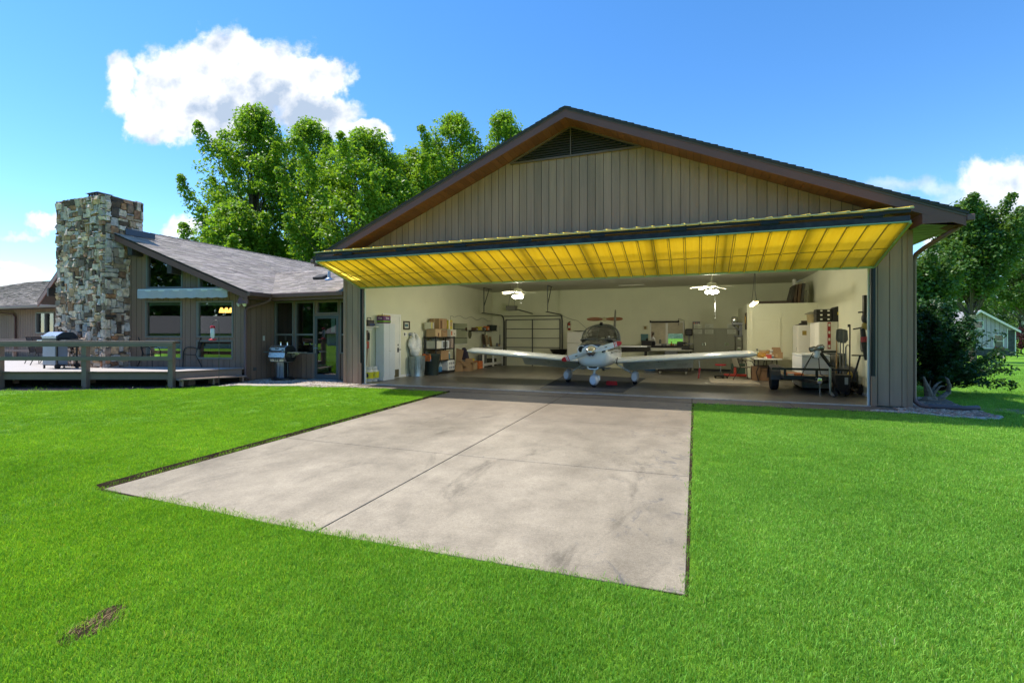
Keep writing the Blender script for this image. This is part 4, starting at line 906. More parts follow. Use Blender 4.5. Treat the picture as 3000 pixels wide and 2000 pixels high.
for dx in (-.2, -.07, .07, .2):
    for dy in (10.28, 10.66): m.box(px_+dx-.02, px_+dx+.02, dy-.02, dy+.02, KZ1-.02, KZ1+.26)
m.box(px_-.22, px_+.22, 10.28, 10.66, KZ1-.02, KZ1+.06); m.build('chimney_cap', mat('cap_metal', (.03, .035, .045), .4, metal=.5), chim)
B('flashing', mat('blue_flashing', (.06, .075, .095), .35, metal=.4), chim, (KX1+.05, KX1+.09, KY0+.55, KY1+.35, EZH+HS*(EX-KX1)+.0, EZH+HS*(EX-KX1)+.2))
# ---------------------------------------------------------------- far left wing
def lw(px, py): return aY(px, py, 13.4)
a, b_ = lw(107, 977), lw(161, 914)
wx0, wx1, wz0, wz1 = a.x, b_.x, (lw(134, 977).z), lw(134, 914).z
m = MB(); siding(m, (-46, 13.4), (-23.4, 13.4), .0, 2.66, holes=[(wx0+46, wx1+46, wz0, wz1)], sp=.2); m.build('wall', M_HWALL, house)
fr = MB(); f = .06
for x0, x1, z0, z1 in ((wx0, wx0+f, wz0, wz1), (wx1-f, wx1, wz0, wz1), (wx0+f, wx1-f, wz0, wz0+f), (wx0+f, wx1-f, wz1-f, wz1), ((wx0+wx1)/2-.035, (wx0+wx1)/2+.035, wz0+f, wz1-f)): fr.box(x0, x1, 13.36, 13.5, z0, z1)
fr = fr.build('window', M_WFRAME, house, bevel=.004); p = MB(); p.face([(wx0+f, 13.45, wz0+f), (wx1-f, 13.45, wz0+f), (wx1-f, 13.45, wz1-f), (wx0+f, 13.45, wz1-f)]); p.build('pane', M_GLASS, fr)
B('inner_wall', M_DARKROOM, house, (-40, -23.6, 16, 16.1, 0, 2.6), bevel=0)
lr = MB(); slab(lr, [(-48.5, 12.85, 2.8), (-22, 12.85, 2.8), (-22, 17, 4.6), (-37.5, 17, 4.6)], .05); slab(lr, [(-48.5, 12.85, 2.8), (-37.5, 17, 4.6), (-48.5, 21, 2.8)], .05); slab(lr, [(-37.5, 17, 4.6), (-22, 17, 4.6), (-22, 21, 2.8), (-48.5, 21, 2.8)], .05); lr = lr.build('wing_roof', M_SHDK, house)
m = MB(); shingles(m, (-48.5, 12.82, 2.805), (-22, 12.82, 2.805), (-37.5, 17, 4.615), (-22, 17, 4.615)); m.build('shingle_courses', M_HSH, lr)
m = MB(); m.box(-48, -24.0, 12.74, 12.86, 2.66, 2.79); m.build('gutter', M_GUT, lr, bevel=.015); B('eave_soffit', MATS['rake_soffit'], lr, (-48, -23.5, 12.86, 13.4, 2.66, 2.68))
x_ = lw(49, 960).x; m = MB(); m.tube([(x_-1.9, 12.8, 2.68), (x_-1.6, 12.95, 2.6), (x_-.1, 13.32, 2.42), (x_, 13.34, 2.3), (x_, 13.34, .1)], .045, 8); m.build('downspout', M_GUT, lr, smooth=True)
# ================================================================ deck
M_DECK = mat('deck_paint', (.215, .15, .118), .65, vary=.12, vscale=2, bump=.3, bscale=40)
def mk_deckfloor():
    m = bpy.data.materials.new('deck_boards'); m.use_nodes = True; t = NT(m.node_tree); b = m.node_tree.nodes['Principled BSDF']
    p = t.vmap(t.n('ShaderNodeNewGeometry').outputs['Position'], rot=(0, 0, -TH))
    sp = t.n('ShaderNodeSeparateXYZ', i_0=p); g = t.m('FRACT', t.m('DIVIDE', sp.outputs[1], .14)); gr = t.ss(t.m('ABSOLUTE', t.m('SUBTRACT', g, .5)), .46, .49)
    c = t.ramp(t.noise(t.vmap(p, scale=(.3, 7, 1)), 2, 4), [(.3, (.40, .36, .33)), (.7, (.50, .46, .43))]); c = t.mix(gr, c, (.05, .045, .04)); t.set(b.inputs['Base Color'], c); b.inputs['Roughness'].default_value = .7; return m
fd = Vector((-CT, -ST, 0)); A_ = Vector((-14.07, 9.65, 0)); B_ = Vector((-13.40, 11.30, 0)); DKZ = .41
deck = thing('wooden_deck', 'taupe painted raised wooden deck with board railings in front of the chimney', 'deck', A_)
poly = [A_, B_, Vector((-13.45, 11.46, 0)), Vector((AP.x, AP.y-.02, 0)), Vector((-23.5, 11.45, 0)), Vector((-24.5, 13.3, 0)), Vector((-33, 13.3, 0)), A_+fd*17]
m = MB(); m.prism([p+Vector((0, 0, DKZ)) for p in poly], (0, 0, -.035)); m.build('deck_floor', mk_deckfloor(), deck)
on = Vector((.926, -.377, 0)); fn = Vector((ST, -CT, 0))
m = MB(); m.bar(A_+fn*.02+Vector((0, 0, .275)), A_+fd*17+fn*.02+Vector((0, 0, .275)), .04, .20); m.bar(A_+on*.02+Vector((0, 0, .275)), B_+on*.02+Vector((0, 0, .275)), .04, .20)
m.bar(A_+fn*.045+Vector((0, 0, DKZ-.012)), A_+fd*17+fn*.045+Vector((0, 0, DKZ-.012)), .10, .03); m.bar(A_+on*.03+Vector((0, 0, DKZ-.012)), B_+on*.03+Vector((0, 0, DKZ-.012)), .08, .03)
m.build('deck_fascia', M_DECK, deck, bevel=.005)
for k in range(6):
    p = A_+fd*(2.47*k+.02)+fn*.08; m = MB(); m.box(-.07, .07, -.07, .07, sz((p.x, p.y)).z-.1, 1.245, Matrix.Translation(Vector((p.x, p.y, 0)))@Matrix.Rotation(TH, 4, 'Z')); m.build('post', M_DECK, deck, bevel=.006)
m = MB(); e0, e1 = A_-fd*.12+fn*.08, A_+fd*17+fn*.08
m.bar(e0+Vector((0, 0, 1.27)), e1+Vector((0, 0, 1.27)), .17, .04); m.bar(e0-fd*-.05+fn*.08+Vector((0, 0, 1.19)), e1+fn*.08+Vector((0, 0, 1.19)), .035, .12); m.bar(e0-fd*-.05+fn*.08+Vector((0, 0, .79)), e1+fn*.08+Vector((0, 0, .79)), .035, .115); m.build('railing', M_DECK, deck, bevel=.005)
m = MB()
for z, h_ in ((.80, .1), (1.22, .12)): m.bar((-33, 11.0, z), (-24.6, 11.95, z), .035, h_)
m.build('railing', M_DECK, deck, bevel=.005)
for p in ((-24.6, 11.97, 0), (-27.0, 11.72, 0), (-29.4, 11.45, 0)): m = MB(); m.box(p[0]-.05, p[0]+.05, p[1]-.0, p[1]+.1, .3, 1.3); m.build('post', M_DECK, deck, bevel=.006)
m = MB(); s0, s1 = A_+on*.30, B_+on*.30+Vector((.0, 0, 0)); m.bar(s0+Vector((0, 0, .185)), s1+Vector((0, 0, .185)), .36, .035)
for t in (.06, .5, .95): q = s0.lerp(s1, t); m.bar(q-on*.15+Vector((0, 0, .08)), q+on*.13+Vector((0, 0, .08)), .05, .17)
m.build('step', M_DECK, deck, bevel=.005)
for t in (.25, .6): q = A_.lerp(B_, t)-on*.25; B('deck_pier', M_DECK, deck, (q.x-.1, q.x+.1, q.y-.1, q.y+.1, -.05, .37))
for k in range(4):
    q = A_+fd*(2.4*k+1.0)-fn*1.2; B('deck_pier', M_DECK, deck, (q.x-.06, q.x+.06, q.y-.06, q.y+.06, -.1, .37))
for pr in ((640, 1128, .05), (500, 1130, .05)): pass
# small weeds under the deck edge
M_WEED = leafmat('weed_leaf', (.05, .16, .03)); m = MB()
for px in list(range(10, 620, 17)):
    p = aS(px+random.uniform(-6, 6), 1139-random.uniform(0, 10)-(px > 500)*6)
    for k in range(7):
        a = random.uniform(0, 6.28); l = random.uniform(.04, .13); d_ = Vector((math.cos(a), math.sin(a), random.uniform(.4, 1.3))).normalized(); s_ = d_.cross(Vector((0, 0, 1))).normalized()*l*.16
        m.face([p, p+d_*l*.5+s_, p+d_*l, p+d_*l*.5-s_])
tag(m.build('weeds', M_WEED), 'small weeds growing in the shade along the deck edge', kind='stuff')
# ================================================================ things on and by the deck
M_BLK = mat('black_enamel', (.015, .016, .018), .35, vary=.2, vscale=5)
M_CHROME = mat('chrome', (.75, .75, .76), .12, metal=1, vary=.05)
M_SS = mat('stainless', (.52, .52, .51), .28, metal=.9, vary=.15, vscale=4, stretch=(1, 1, 8))
M_BLUEG = mat('blue_grey_enamel', (.19, .235, .31), .4, vary=.1)
# patio chair with sling seat
M_SLING = mat('charcoal_sling', (.035, .033, .045), .7, vary=.2, vscale=20)
M_WROUGHT = mat('wrought_metal', (.02, .018, .018), .45, metal=.3)
def patio_chair(name, label, group, sling=M_SLING, frame=M_WROUGHT):
    t = thing(name, label, 'chair', (0, 0, 0), 0, group)
    # faces -Y (front at -Y)
    m = MB(); secs = []
    for y, z in ((-.24, .43), (-.05, .40), (.17, .41)): secs.append([Vector((-.23, y, z)), Vector((.23, y, z)), Vector((.23, y, z-.012)), Vector((-.23, y, z-.012))])
    m.loft(secs); m.build('seat', sling, t, local=True)
    m = MB(); secs = []
    for y, z in ((.19, .42), (.25, .62), (.31, .82), (.36, .95)): secs.append([Vector((-.23, y, z)), Vector((.23, y, z)), Vector((.23, y+.012, z)), Vector((-.23, y+.012, z))])
    m.loft(secs); m.build('backrest', sling, t, local=True)
    for s in (-1, 1):
        m = MB(); x = .25*s
        m.tube([(x, .42, 0), (x, .30, .2), (x, .18, .41), (x, .25, .62), (x, .31, .82), (x, .37, .97)], .013, 8); m.build('rear_leg', frame, t, local=True, smooth=True)
        m = MB(); m.tube([(x*1.12, -.28, 0), (x*1.12, -.26, .3), (x*1.12, -.25, .50), (x*1.14, -.20, .61), (x*1.14, -.08, .655), (x*1.12, .12, .64), (x, .25, .60)], .013, 8); m.tube([(x*1.05, -.25, .42), (x, .17, .40)], .011, 6); m.build('armrest', frame, t, local=True, smooth=True)
    for y, z in ((-.25, .42), (.37, .965), (.2, .405)): m = MB(); m.tube([(-.25, y, z), (.25, y, z)], .012, 6); m.build('cross_bar', frame, t, local=True, smooth=True)
    return t
pc = patio_chair('patio_chair', 'charcoal sling patio chair right of the folding bistro table on the deck', 'sling chairs on the deck')
def deckp(px, py): return aZ(px, py, DKZ)
def put(o, p, rz): o.location = p; o.rotation_euler = (0, 0, rz); WM[o.name] = Matrix.Translation(Vector(p))@Matrix.Rotation(rz, 4, 'Z')
put(pc, deckp(578, 1074)+Vector((0, 0, 0)), R(-80))
dup(pc, deckp(452, 1073), R(95), 'charcoal sling patio chair partly behind the deck railing, left of the bistro table')
# two scroll-armed metal chairs far left on the deck
dk = patio_chair('metal_chair', 'thin framed metal chair far left on the deck, nearer the railing post', 'thin metal chairs by the deck grill', mat('pale_mesh', (.16, .14, .13), .6))
p = aZ(122, 1064, DKZ); put(dk, p, R(100)); dup(dk, aZ(142, 1068, DKZ), R(105), 'thin framed metal chair tucked against the blue grey grill on the deck')
# folding bistro table
p = deckp(530, 1072); t = thing('bistro_table', 'small round folding bistro table with crossed legs on the deck', 'table', p)
m = MB(); m.lathe([(.29, .0), (.30, .01), (.30, .025), (.28, .03)], p+Vector((0, 0, .69)), 24); m.build('table_top', M_WROUGHT, t, smooth=True)
for s in (-1, 1):
    m = MB()
    for y in (-.17, .17): m.tube([p+Vector((-.24*s, y, 0)), p+Vector((.2*s, y, .69))], .011, 6)
    m.tube([p+Vector((-.24*s, -.17, .015)), p+Vector((-.24*s, .17, .015))], .011, 6); m.build('leg', M_WROUGHT, t, smooth=True)
# barbecue by the chimney
g0 = aZ(190, 1074, DKZ); g0 = Vector((-18.75, 9.30, DKZ)); t = thing('deck_grill', 'blue grey gas barbecue with closed black lid by the stone chimney', 'grill', g0)
def gb(name, mt, *bx, bevel=.008, sm=False):
    m = MB()
    for b_ in bx: m.box(g0.x+b_[0], g0.x+b_[1], g0.y+b_[2], g0.y+b_[3], g0.z+b_[4], g0.z+b_[5])
    return m.build(name, mt, t, bevel=bevel)
gb('cabinet', M_BLUEG, (-.36, .30, -.30, .02, .12, .80)); gb('firebox', M_BLK, (-.40, .36, -.30, .28, .80, .93))
m = MB(); m.prism([g0+Vector((-.40, y, z)) for y, z in ((-.30, .935), (.28, .935), (.28, 1.0), (.14, 1.14), (-.12, 1.14), (-.30, 1.02))], (.76, 0, 0)); lid = m.build('lid', mat('grill_lid', (.02, .026, .036), .3, vary=.1), t, bevel=.025)
m = MB(); m.prism([g0+Vector((-.385, y, z)) for y, z in ((-.305, .95), (-.302, 1.02), (-.125, 1.147), (-.115, 1.147), (-.29, .95))], (.73, 0, 0)); m.build('lid_lit_face', mat('lid_lit_face', (.35, .39, .47), .3, metal=.3), lid)  # paler colour on the lid front stands for sunlight on that side
m = MB(); m.tube([g0+Vector((-.3, -.33, 1.0)), g0+Vector((-.3, -.36, 1.02)), g0+Vector((.26, -.36, 1.02)), g0+Vector((.26, -.33, 1.0))], .014); m.build('handle', M_SS, lid)
gb('side_shelf', M_SS, (-.72, -.41, -.28, .2, .86, .89)); gb('side_shelf', mat('shelf_paint', (.1, .1, .1), .5), (.37, .72, -.24, .2, .86, .90))
for x, y in ((-.33, -.27), (.33, -.27), (-.33, .24), (.33, .24)): gb('leg', M_BLK, (x-.022, x+.022, y-.022, y+.022, .06 if x > 0 else 0, .80))
gb('bottom_shelf', M_BLK, (-.34, .36, -.28, .26, .10, .13))
for y in (-.27, .24): m = MB(); m.lathe([(.02, -.022), (.075, -.022), (.082, 0), (.075, .022), (.02, .022)], g0+Vector((.36, y, .082)), 18, axis=(1, 0, 0)); m.build('wheel', M_RUBBER, t, smooth=True)
def lp_tank(name, label, p, body, group=None, band=None, cat='gas tank', s=1.):
    t = thing(name, label, cat, p, 0, group)
    m = MB(); m.lathe([(r*s, z*s) for r, z in ((.02, .03), (.10, .035), (.145, .07), (.155, .11), (.155, .29), (.145, .33), (.10, .37), (.03, .385))], p, 24); bd = m.build('tank_body', body, t, smooth=True)
    m = MB(); m.lathe([(.105*s, 0), (.11*s, 0), (.11*s, .05*s), (.105*s, .05*s)], p, 20); m.build('foot_ring', body, t, smooth=True)
    m = MB(); secs = [[p+Vector((.105*s*math.cos(a), .105*s*math.sin(a), z*s)) for a in (i*math.pi/10 for i in range(-7, 8))] for z in (.36, .47)]; n = 15
    m.idx(secs[0]+secs[1], [(i, i+1, n+i+1, n+i) for i in range(n-1)]); o = m.build('collar', body, t, smooth=True); sl = o.modifiers.new('t', 'SOLIDIFY'); sl.thickness = .006
    m = MB(); m.lathe([(.02*s, .38*s), (.02*s, .44*s), (.032*s, .445*s), (.032*s, .46*s), (.01*s, .465*s)], p, 12); m.build('valve', mat('brass_valve', (.35, .27, .12), .35, metal=.8), t, smooth=True)
    if band:
        m = MB(); n = 28; z0, z1 = .10*s, .30*s; r = .1565*s
        m.idx([p+Vector((r*math.cos(a), r*math.sin(a), z)) for z in (z0, z1) for a in (2*math.pi*i/n for i in range(n))], [(i, (i+1) % n, n+(i+1) % n, n+i) for i in range(n)]); m.build('label_band', band, bd, smooth=True)
        for ang, cc, sz_ in ((R(-70), (.02, .03, .06), .055), (R(-125), (.6, .05, .03), .04)):
            c_ = p+Vector((math.cos(ang)*r*1.01, math.sin(ang)*r*1.01, .20*s)); tx = Vector((-math.sin(ang), math.cos(ang), 0)); rr = Vector((math.cos(ang), math.sin(ang), 0))*.003
            m = MB(); m.prism([c_+tx*a*sz_*s+Vector((0, 0, b_*sz_*s*1.2)) for a, b_ in ((-1, 0), (-.6, -.9), (.6, -.9), (1, 0), (.5, 1), (-.5, 1))], tuple(rr)); m.build('emblem', mat('emblem_%.2f' % cc[0], cc, .5), bd)
    return t
lp_tank('propane_tank', 'grey green propane cylinder standing beside the deck grill', aZ(202, 1071, DKZ)+Vector((.06, -.1, 0)), mat('tank_sage', (.17, .20, .19), .4, vary=.1), s=1.25)
m = MB(); q = aZ(202, 1071, DKZ)+Vector((.06, -.1, 0)); m.tube([q+Vector((.02, 0, .55)), q+Vector((.12, -.02, .62)), q+Vector((.17, .05, .5)), q+Vector((.10, .15, .38)), g0+Vector((.3, .0, .82))], .011, 6); tag(m.build('gas_hose', M_RUBBER, smooth=True), 'black gas hose looping from the sage propane cylinder', 'hose')
# hummingbird feeder on a shepherd hook
hb = aS(641.6, 1128); D_ = -hb.x*ST+hb.y*CT; mpp = D_/F
t = thing('shepherd_hook', 'thin dark shepherd hook pole standing on the lawn edge before the deck', 'hook', hb)
right = Vector((CT, ST, 0)); ztop = aD(641, 937, D_).z
pts = [hb+Vector((0, 0, -.1)), hb+Vector((0, 0, 1.0)), Vector((hb.x, hb.y, ztop-.12))]+[Vector((hb.x, hb.y, ztop-.12))+right*(-.095+.095*math.cos(a))+Vector((0, 0, .11*math.sin(a))) for a in (i*math.pi/8 for i in range(1, 8))]+[Vector((hb.x, hb.y, ztop-.14))-right*.185, Vector((hb.x, hb.y, ztop-.10))-right*.20]
m = MB(); m.tube(pts, .008, 8); m.build('pole', mat('hook_metal', (.10, .095, .085), .45, metal=.4), t, smooth=True)
fp = Vector((hb.x, hb.y, ztop-.15))-right*.19
t = thing('hummingbird_feeder', 'red and clear hummingbird feeder hanging from the shepherd hook', 'bird feeder', fp+Vector((0, 0, -.47)))
M_REDP = mat('red_plastic', (.50, .015, .02), .3, vary=.1)
m = MB(); m.lathe([(.02, -.02), (.055, -.03), (.066, -.05), (.066, -.09), (.05, -.095)], fp, 18); m.tube([fp, fp+Vector((0, 0, -.03))], .004); m.build('cap', M_REDP, t, smooth=True)
m = MB(); m.lathe([(.045, -.095), (.056, -.13), (.056, -.33), (.04, -.38), (.03, -.41)], fp, 18); m.build('bottle', mat('feeder_bottle', (.62, .66, .72), .1, vary=.1), t, smooth=True)
m = MB(); m.lathe([(.03, -.40), (.05, -.405), (.10, -.43), (.105, -.445), (.085, -.46), (.03, -.465)], fp, 20); m.build('base', M_REDP, t, smooth=True)
# pedestal grill by the entry
g = Vector((-12.55, 12.13, 0)); t = thing('pedestal_grill', 'stainless pedestal gas grill with side shelves on the gravel by the entry', 'grill', g)
def pb(name, mt, *bx, bevel=.006, parent=None):
    m = MB()
    for b_ in bx: m.box(g.x+b_[0], g.x+b_[1], g.y+b_[2], g.y+b_[3], b_[4], b_[5])
    return m.build(name, mt, parent or t, bevel=bevel)
m = MB(); m.lathe([(.30, 0), (.33, .01), (.33, .06), (.28, .085), (.1, .09)], g, 28, sx=1.15); m.build('base', M_BLK, t, smooth=True)
pb('pedestal', mat('brushed_panel', (.45, .48, .52), .3, metal=.7, vary=.2, stretch=(6, 6, .5)), (-.17, .13, -.10, .10, .08, .58))
pb('pedestal_side', M_BLK, (.131, .15, -.10, .10, .08, .58))
m = MB(); m.prism([g+Vector((-.36, y, z)) for y, z in ((-.27, .74), (-.24, .90), (.22, .90), (.22, .70), (.10, .58), (-.16, .58), (-.20, .62))], (.68, 0, 0)); m.build('firebox', M_SS, t, bevel=.01)
m = MB(); m.prism([g+Vector((.325, y, z)) for y, z in ((-.24, .74), (-.22, .90), (.22, .90), (.22, .72), (.10, .60), (-.16, .60))], (.012, 0, 0)); m.build('side_panel', M_BLK, t)
m = MB(); m.prism([g+Vector((-.35, y, z)) for y, z in ((-.25, .905), (-.23, 1.05), (-.14, 1.12), (.10, 1.12), (.22, 1.0), (.22, .905))], (.66, 0, 0)); hd = m.build('hood', M_SS, t, bevel=.02)
m = MB(); m.prism([g+Vector((.312, y, z)) for y, z in ((-.24, .91), (-.22, 1.05), (-.13, 1.11), (.10, 1.11), (.21, 1.0), (.21, .91))], (.012, 0, 0)); m.build('hood_side', M_BLK, hd)
m = MB(); m.tube([g+Vector((-.28, -.25, .99)), g+Vector((-.26, -.31, .945)), g+Vector((.22, -.31, .945)), g+Vector((.24, -.25, .99))], .016); m.build('handle', M_BLK, hd, smooth=True)
pb('badge', M_BLK, (-.08, .06, -.246, -.242, 1.0, 1.03), bevel=0, parent=hd)
for x in (-.12, .16): m = MB(); m.lathe([(.035, 1.115), (.03, 1.20), (.05, 1.215), (.05, 1.225)], Vector((g.x+x, g.y+.02, 0)), 14); m.build('hood_vent', M_CHROME, hd, smooth=True)
m = MB()
for x in (-.10, -.02, .06): m.lathe([(.03, 0), (.026, .03), (.012, .032)], g+Vector((x, -.21, .65)), 12, axis=(0, -1, .2))
m.build('control_knob', M_BLK, t)
pb('control_panel', M_SS, (-.30, .26, -.235, -.195, .60, .72))
m = MB(); m.box(g.x+.36, g.x+.80, g.y-.18, g.y+.2, .885, .91); m.prism([g+Vector((.36, .0, .72)), g+Vector((.36, .0, .88)), g+Vector((.74, .0, .88))], (0, .02, 0)); m.build('side_shelf', M_SS, t)
m = MB(); m.box(g.x-.66, g.x-.38, g.y-.18, g.y+.2, .885, .91); m.prism([g+Vector((-.38, .0, .74)), g+Vector((-.38, .0, .88)), g+Vector((-.58, .0, .88))], (0, .02, 0)); m.build('side_shelf', mat('teal_shelf', (.08, .12, .12), .4), t)
m = MB(); m.tube([g+Vector((.22, -.02, .58)), g+Vector((.24, -.04, .35)), g+Vector((.235, -.03, .1))], .012, 6); m.build('gas_pipe', M_GALV, t)
# ================================================================ the light aircraft
M_PW = mat('aircraft_white', (.82, .84, .86), .22, vary=.03, coat=.5)
M_PD = mat('aircraft_charcoal', (.045, .05, .05), .25, vary=.08, coat=.5)
M_PR = mat('prop_red', (.62, .03, .03), .35)
M_CLEAR = glass('canopy_clear', (.62, .66, .64), .10)
PX, PY = -2.64, 13.05
plane = thing('light_aircraft', 'white and charcoal low wing propeller aeroplane parked nose out in the hangar', 'aeroplane', (PX, PY, flz(PY+1.9)), R(2.0))
def sup(y, w_, zb, zt, lev, e=2.6):
    """fuselage ring: points at fixed fractions of the height, left then right"""
    zc_, hz = (zb+zt)/2, (zt-zb)/2; a = []; 
    for f in lev:
        k = max(-1, min(1, f*2-1)); x = (1-abs(k)**e)**(1/e)*w_/2; a.append((x, zc_+k*hz))
    right = [Vector((x, y, z)) for x, z in a]; lft = [Vector((-x, y, z)) for x, z in reversed(a)]
    return right+lft
LEV = [0, .015, .05, .12, .22, .34, .46, .53, .555, .575, .60, .625, .70, .80, .89, .95, .985, 1]
ST_ = [(.14, .50, .82, 1.20), (.17, .70, .72, 1.26), (.26, .84, .62, 1.29), (.5, .95, .565, 1.325), (.95, 1.06, .545, 1.37), (1.3, 1.10, .54, 1.37), (1.8, 1.12, .54, 1.30), (2.6, 1.10, .55, 1.28), (3.0, 1.0, .60, 1.30), (3.6, .82, .68, 1.30), (4.4, .52, .79, 1.26), (5.2, .22, .90, 1.20), (5.6, .06, .95, 1.16)]
f_ = MB(); rings = [sup(y, w_, a, b_, LEV) for y, w_, a, b_ in ST_]; n = len(rings[0]); nl_ = len(LEV)
f_.idx([p for r_ in rings for p in r_], [])
base = 0
for i in range(len(rings)-1):
    for a in range(n):
        b_ = (a+1) % n; k = a if a < nl_ else n-1-a; k2 = b_ if b_ < nl_ else n-1-b_; kk = min(k, k2)
        dark = kk >= 11 or kk in (7, 9) ; dark = dark and (ST_[i][0] > .3 or kk >= 11) and (kk >= 13 or ST_[i][0] >= .26)
        f_.f.append((i*n+a, i*n+b_, (i+1)*n+b_, (i+1)*n+a)); f_.mi.append(1 if dark else 0); f_.c.append(None)
f_.f.append(tuple(range(n))); f_.mi.append(0); f_.c.append(None)
fus = f_.build('fuselage', [M_PW, M_PD], plane, smooth=True, local=True)
# lower cowl lip, chin scoop, inlets
m = MB(); 
for s in (-1, 1):
    c = Vector((.285*s, .15, 1.09)); m.lathe([(.085, .02), (.10, 0), (.115, -.01), (.12, .03), (.10, .06)], c, 20, axis=(0, 1, 0))
m.build('inlet_ring', M_PW, plane, smooth=True, local=True)
for s in (-1, 1):
    m = MB(); m.lathe([(.001, .0), (.087, .0)], Vector((.285*s, .148, 1.09)), 20, axis=(0, 1, 0)); m.build('air_inlet', M_BLACK, plane, local=True)
m = MB(); m.loft([[Vector((math.copysign(abs(math.cos(a))**.6, math.cos(a))*w_, y, z+math.copysign(abs(math.sin(a))**.6, math.sin(a))*h_)) for a in (2*math.pi*j/20 for j in range(20))] for y, w_, h_, z in ((.9, .12, .05, .60), (.42, .165, .085, .60), (.33, .16, .08, .605), (.34, .12, .05, .605))]); m.build('chin_scoop', M_PW, plane, smooth=True, local=True)
m = MB(); m.loft([[Vector((math.copysign(abs(math.cos(a))**.6, math.cos(a))*w_, y, .605+math.copysign(abs(math.sin(a))**.6, math.sin(a))*h_)) for a in (2*math.pi*j/20 for j in range(20))] for y, w_, h_ in ((.338, .119, .049), (.337, .115, .045))]); m.build('scoop_mouth', M_BLACK, plane, local=True)
m = MB(); m.box(-.42, .42, .55, 1.0, .535, .555); m.tube([(-.16, .9, .56), (-.17, 1.15, .47), (-.17, 1.35, .45)], .025); m.tube([(.16, .9, .56), (.17, 1.15, .47), (.17, 1.35, .45)], .025); m.build('exhaust', M_GALV, plane, smooth=True, local=True)
# propeller with polished spinner
pr = MB(); pr.lathe([(.165, .13), (.165, .10), (.15, .03), (.115, -.07), (.06, -.15), (.012, -.185)], (0, 0, 1.035), 28, axis=(0, 1, 0)); 
pr = pr.build('propeller', M_CHROME, plane, smooth=True, local=True)
m = MB(); m.lathe([(.168, .128), (.18, .13), (.185, .14), (.17, .15)], (0, 0, 1.035), 28, axis=(0, 1, 0)); m.build('spinner_ring', M_PW, pr, smooth=True, local=True)
tl_ = R(17)
for s in (-1, 1):
    m = MB(); secs = []; mats_ = []
    for r_, ch, th, tw in ((.10, .10, .06, 60), (.16, .15, .045, 48), (.30, .175, .035, 36), (.5, .17, .025, 26), (.64, .155, .02, 21), (.665, .152, .019, 20), (.685, .15, .019, 20), (.70, .147, .018, 19), (.72, .145, .017, 19), (.80, .12, .012, 17), (.84, .07, .008, 16), (.855, .02, .005, 16)):
        c_ = Vector((math.cos(tl_)*s*r_, .04, 1.035+math.sin(tl_)*s*r_)); ax_ = Vector((-math.sin(tl_)*s, 0, math.cos(tl_)*s)); t_ = R(tw)
        cdir = ax_*math.cos(t_)+Vector((0, 1, 0))*math.sin(t_); tdir = Vector((0, 1, 0))*math.cos(t_)-ax_*math.sin(t_)
        secs.append([c_+cdir*ch/2*math.cos(a)+tdir*th/2*math.sin(a) for a in (2*math.pi*j/12 for j in range(12))])
    for a, b_, mi in ((0, 4, 0), (4, 5, 1), (5, 6, 0), (6, 7, 1), (7, 8, 0), (8, 11, 1)):
        m.m = mi; m.loft(secs[a:b_+1], cap=(b_ == 11 or a == 0))
    m.build('blade', [M_PW, M_PR], pr, smooth=True, local=True)
    q = Vector((math.cos(tl_)*s*.42, .012, 1.035+math.sin(tl_)*s*.42)); m = MB(); m.box(-.035, .035, -.002, .0, -.012, .012, Matrix.Translation(q)@Matrix.Rotation(-tl_, 4, 'Y')@Matrix.Rotation(.5*s, 4, 'X')); m.build('blade_decal', M_BLACK, pr, local=True)
# canopy bubble
m = MB(); secs = []; CAN = [(1.02, .86, 1.345, 1.36), (1.12, .96, 1.33, 1.46), (1.3, 1.02, 1.31, 1.60), (1.55, 1.06, 1.29, 1.745), (1.9, 1.07, 1.28, 1.81), (2.3, 1.05, 1.27, 1.80), (2.7, .98, 1.28, 1.70), (3.0, .88, 1.29, 1.56), (3.3, .74, 1.30, 1.40)]
def crow(y, w_, zb, zt, n_=17): return [Vector((math.copysign(abs(math.cos(a))**.75, math.cos(a))*w_/2, y, zb+(zt-zb)*abs(math.sin(a))**.8)) for a in (math.pi*i/(n_-1) for i in range(n_))]
secs = [crow(*c) for c in CAN]; n = 17
for i in range(len(secs)-1):
    m.m = 1 if i >= 5 else 0
    m.idx(secs[i]+secs[i+1], [(j, j+1, n+j+1, n+j) for j in range(n-1)])
can = m.build('canopy', [M_CLEAR, M_PD], plane, smooth=True, local=True)
m = MB()
for y in (1.60, 2.25):
    i = next(k for k in range(len(CAN)-1) if CAN[k][0] <= y <= CAN[k+1][0]); t_ = (y-CAN[i][0])/(CAN[i+1][0]-CAN[i][0]); c = [CAN[i][k]+(CAN[i+1][k]-CAN[i][k])*t_ for k in range(4)]
    m.tube(crow(y, c[1]+.012, c[2], c[3]+.006, 25), .018 if y < 2 else .03, 6)
m.tube([crow(*c)[0]+Vector((.006, 0, .01)) for c in CAN[:7]], .02, 6); m.tube([crow(*c)[-1]+Vector((-.006, 0, .01)) for c in CAN[:7]], .02, 6); m.tube(crow(1.02, .88, 1.345, 1.365, 17), .018, 6)
m.build('canopy_frame', mat('frame_grey', (.12, .125, .12), .4), can, smooth=True, local=True)
m = MB(); m.tube([(-.02, 1.12, 1.38), (-.0, 1.45, 1.66)], .014, 6); m.build('windshield_brace', M_GALV, can, local=True)
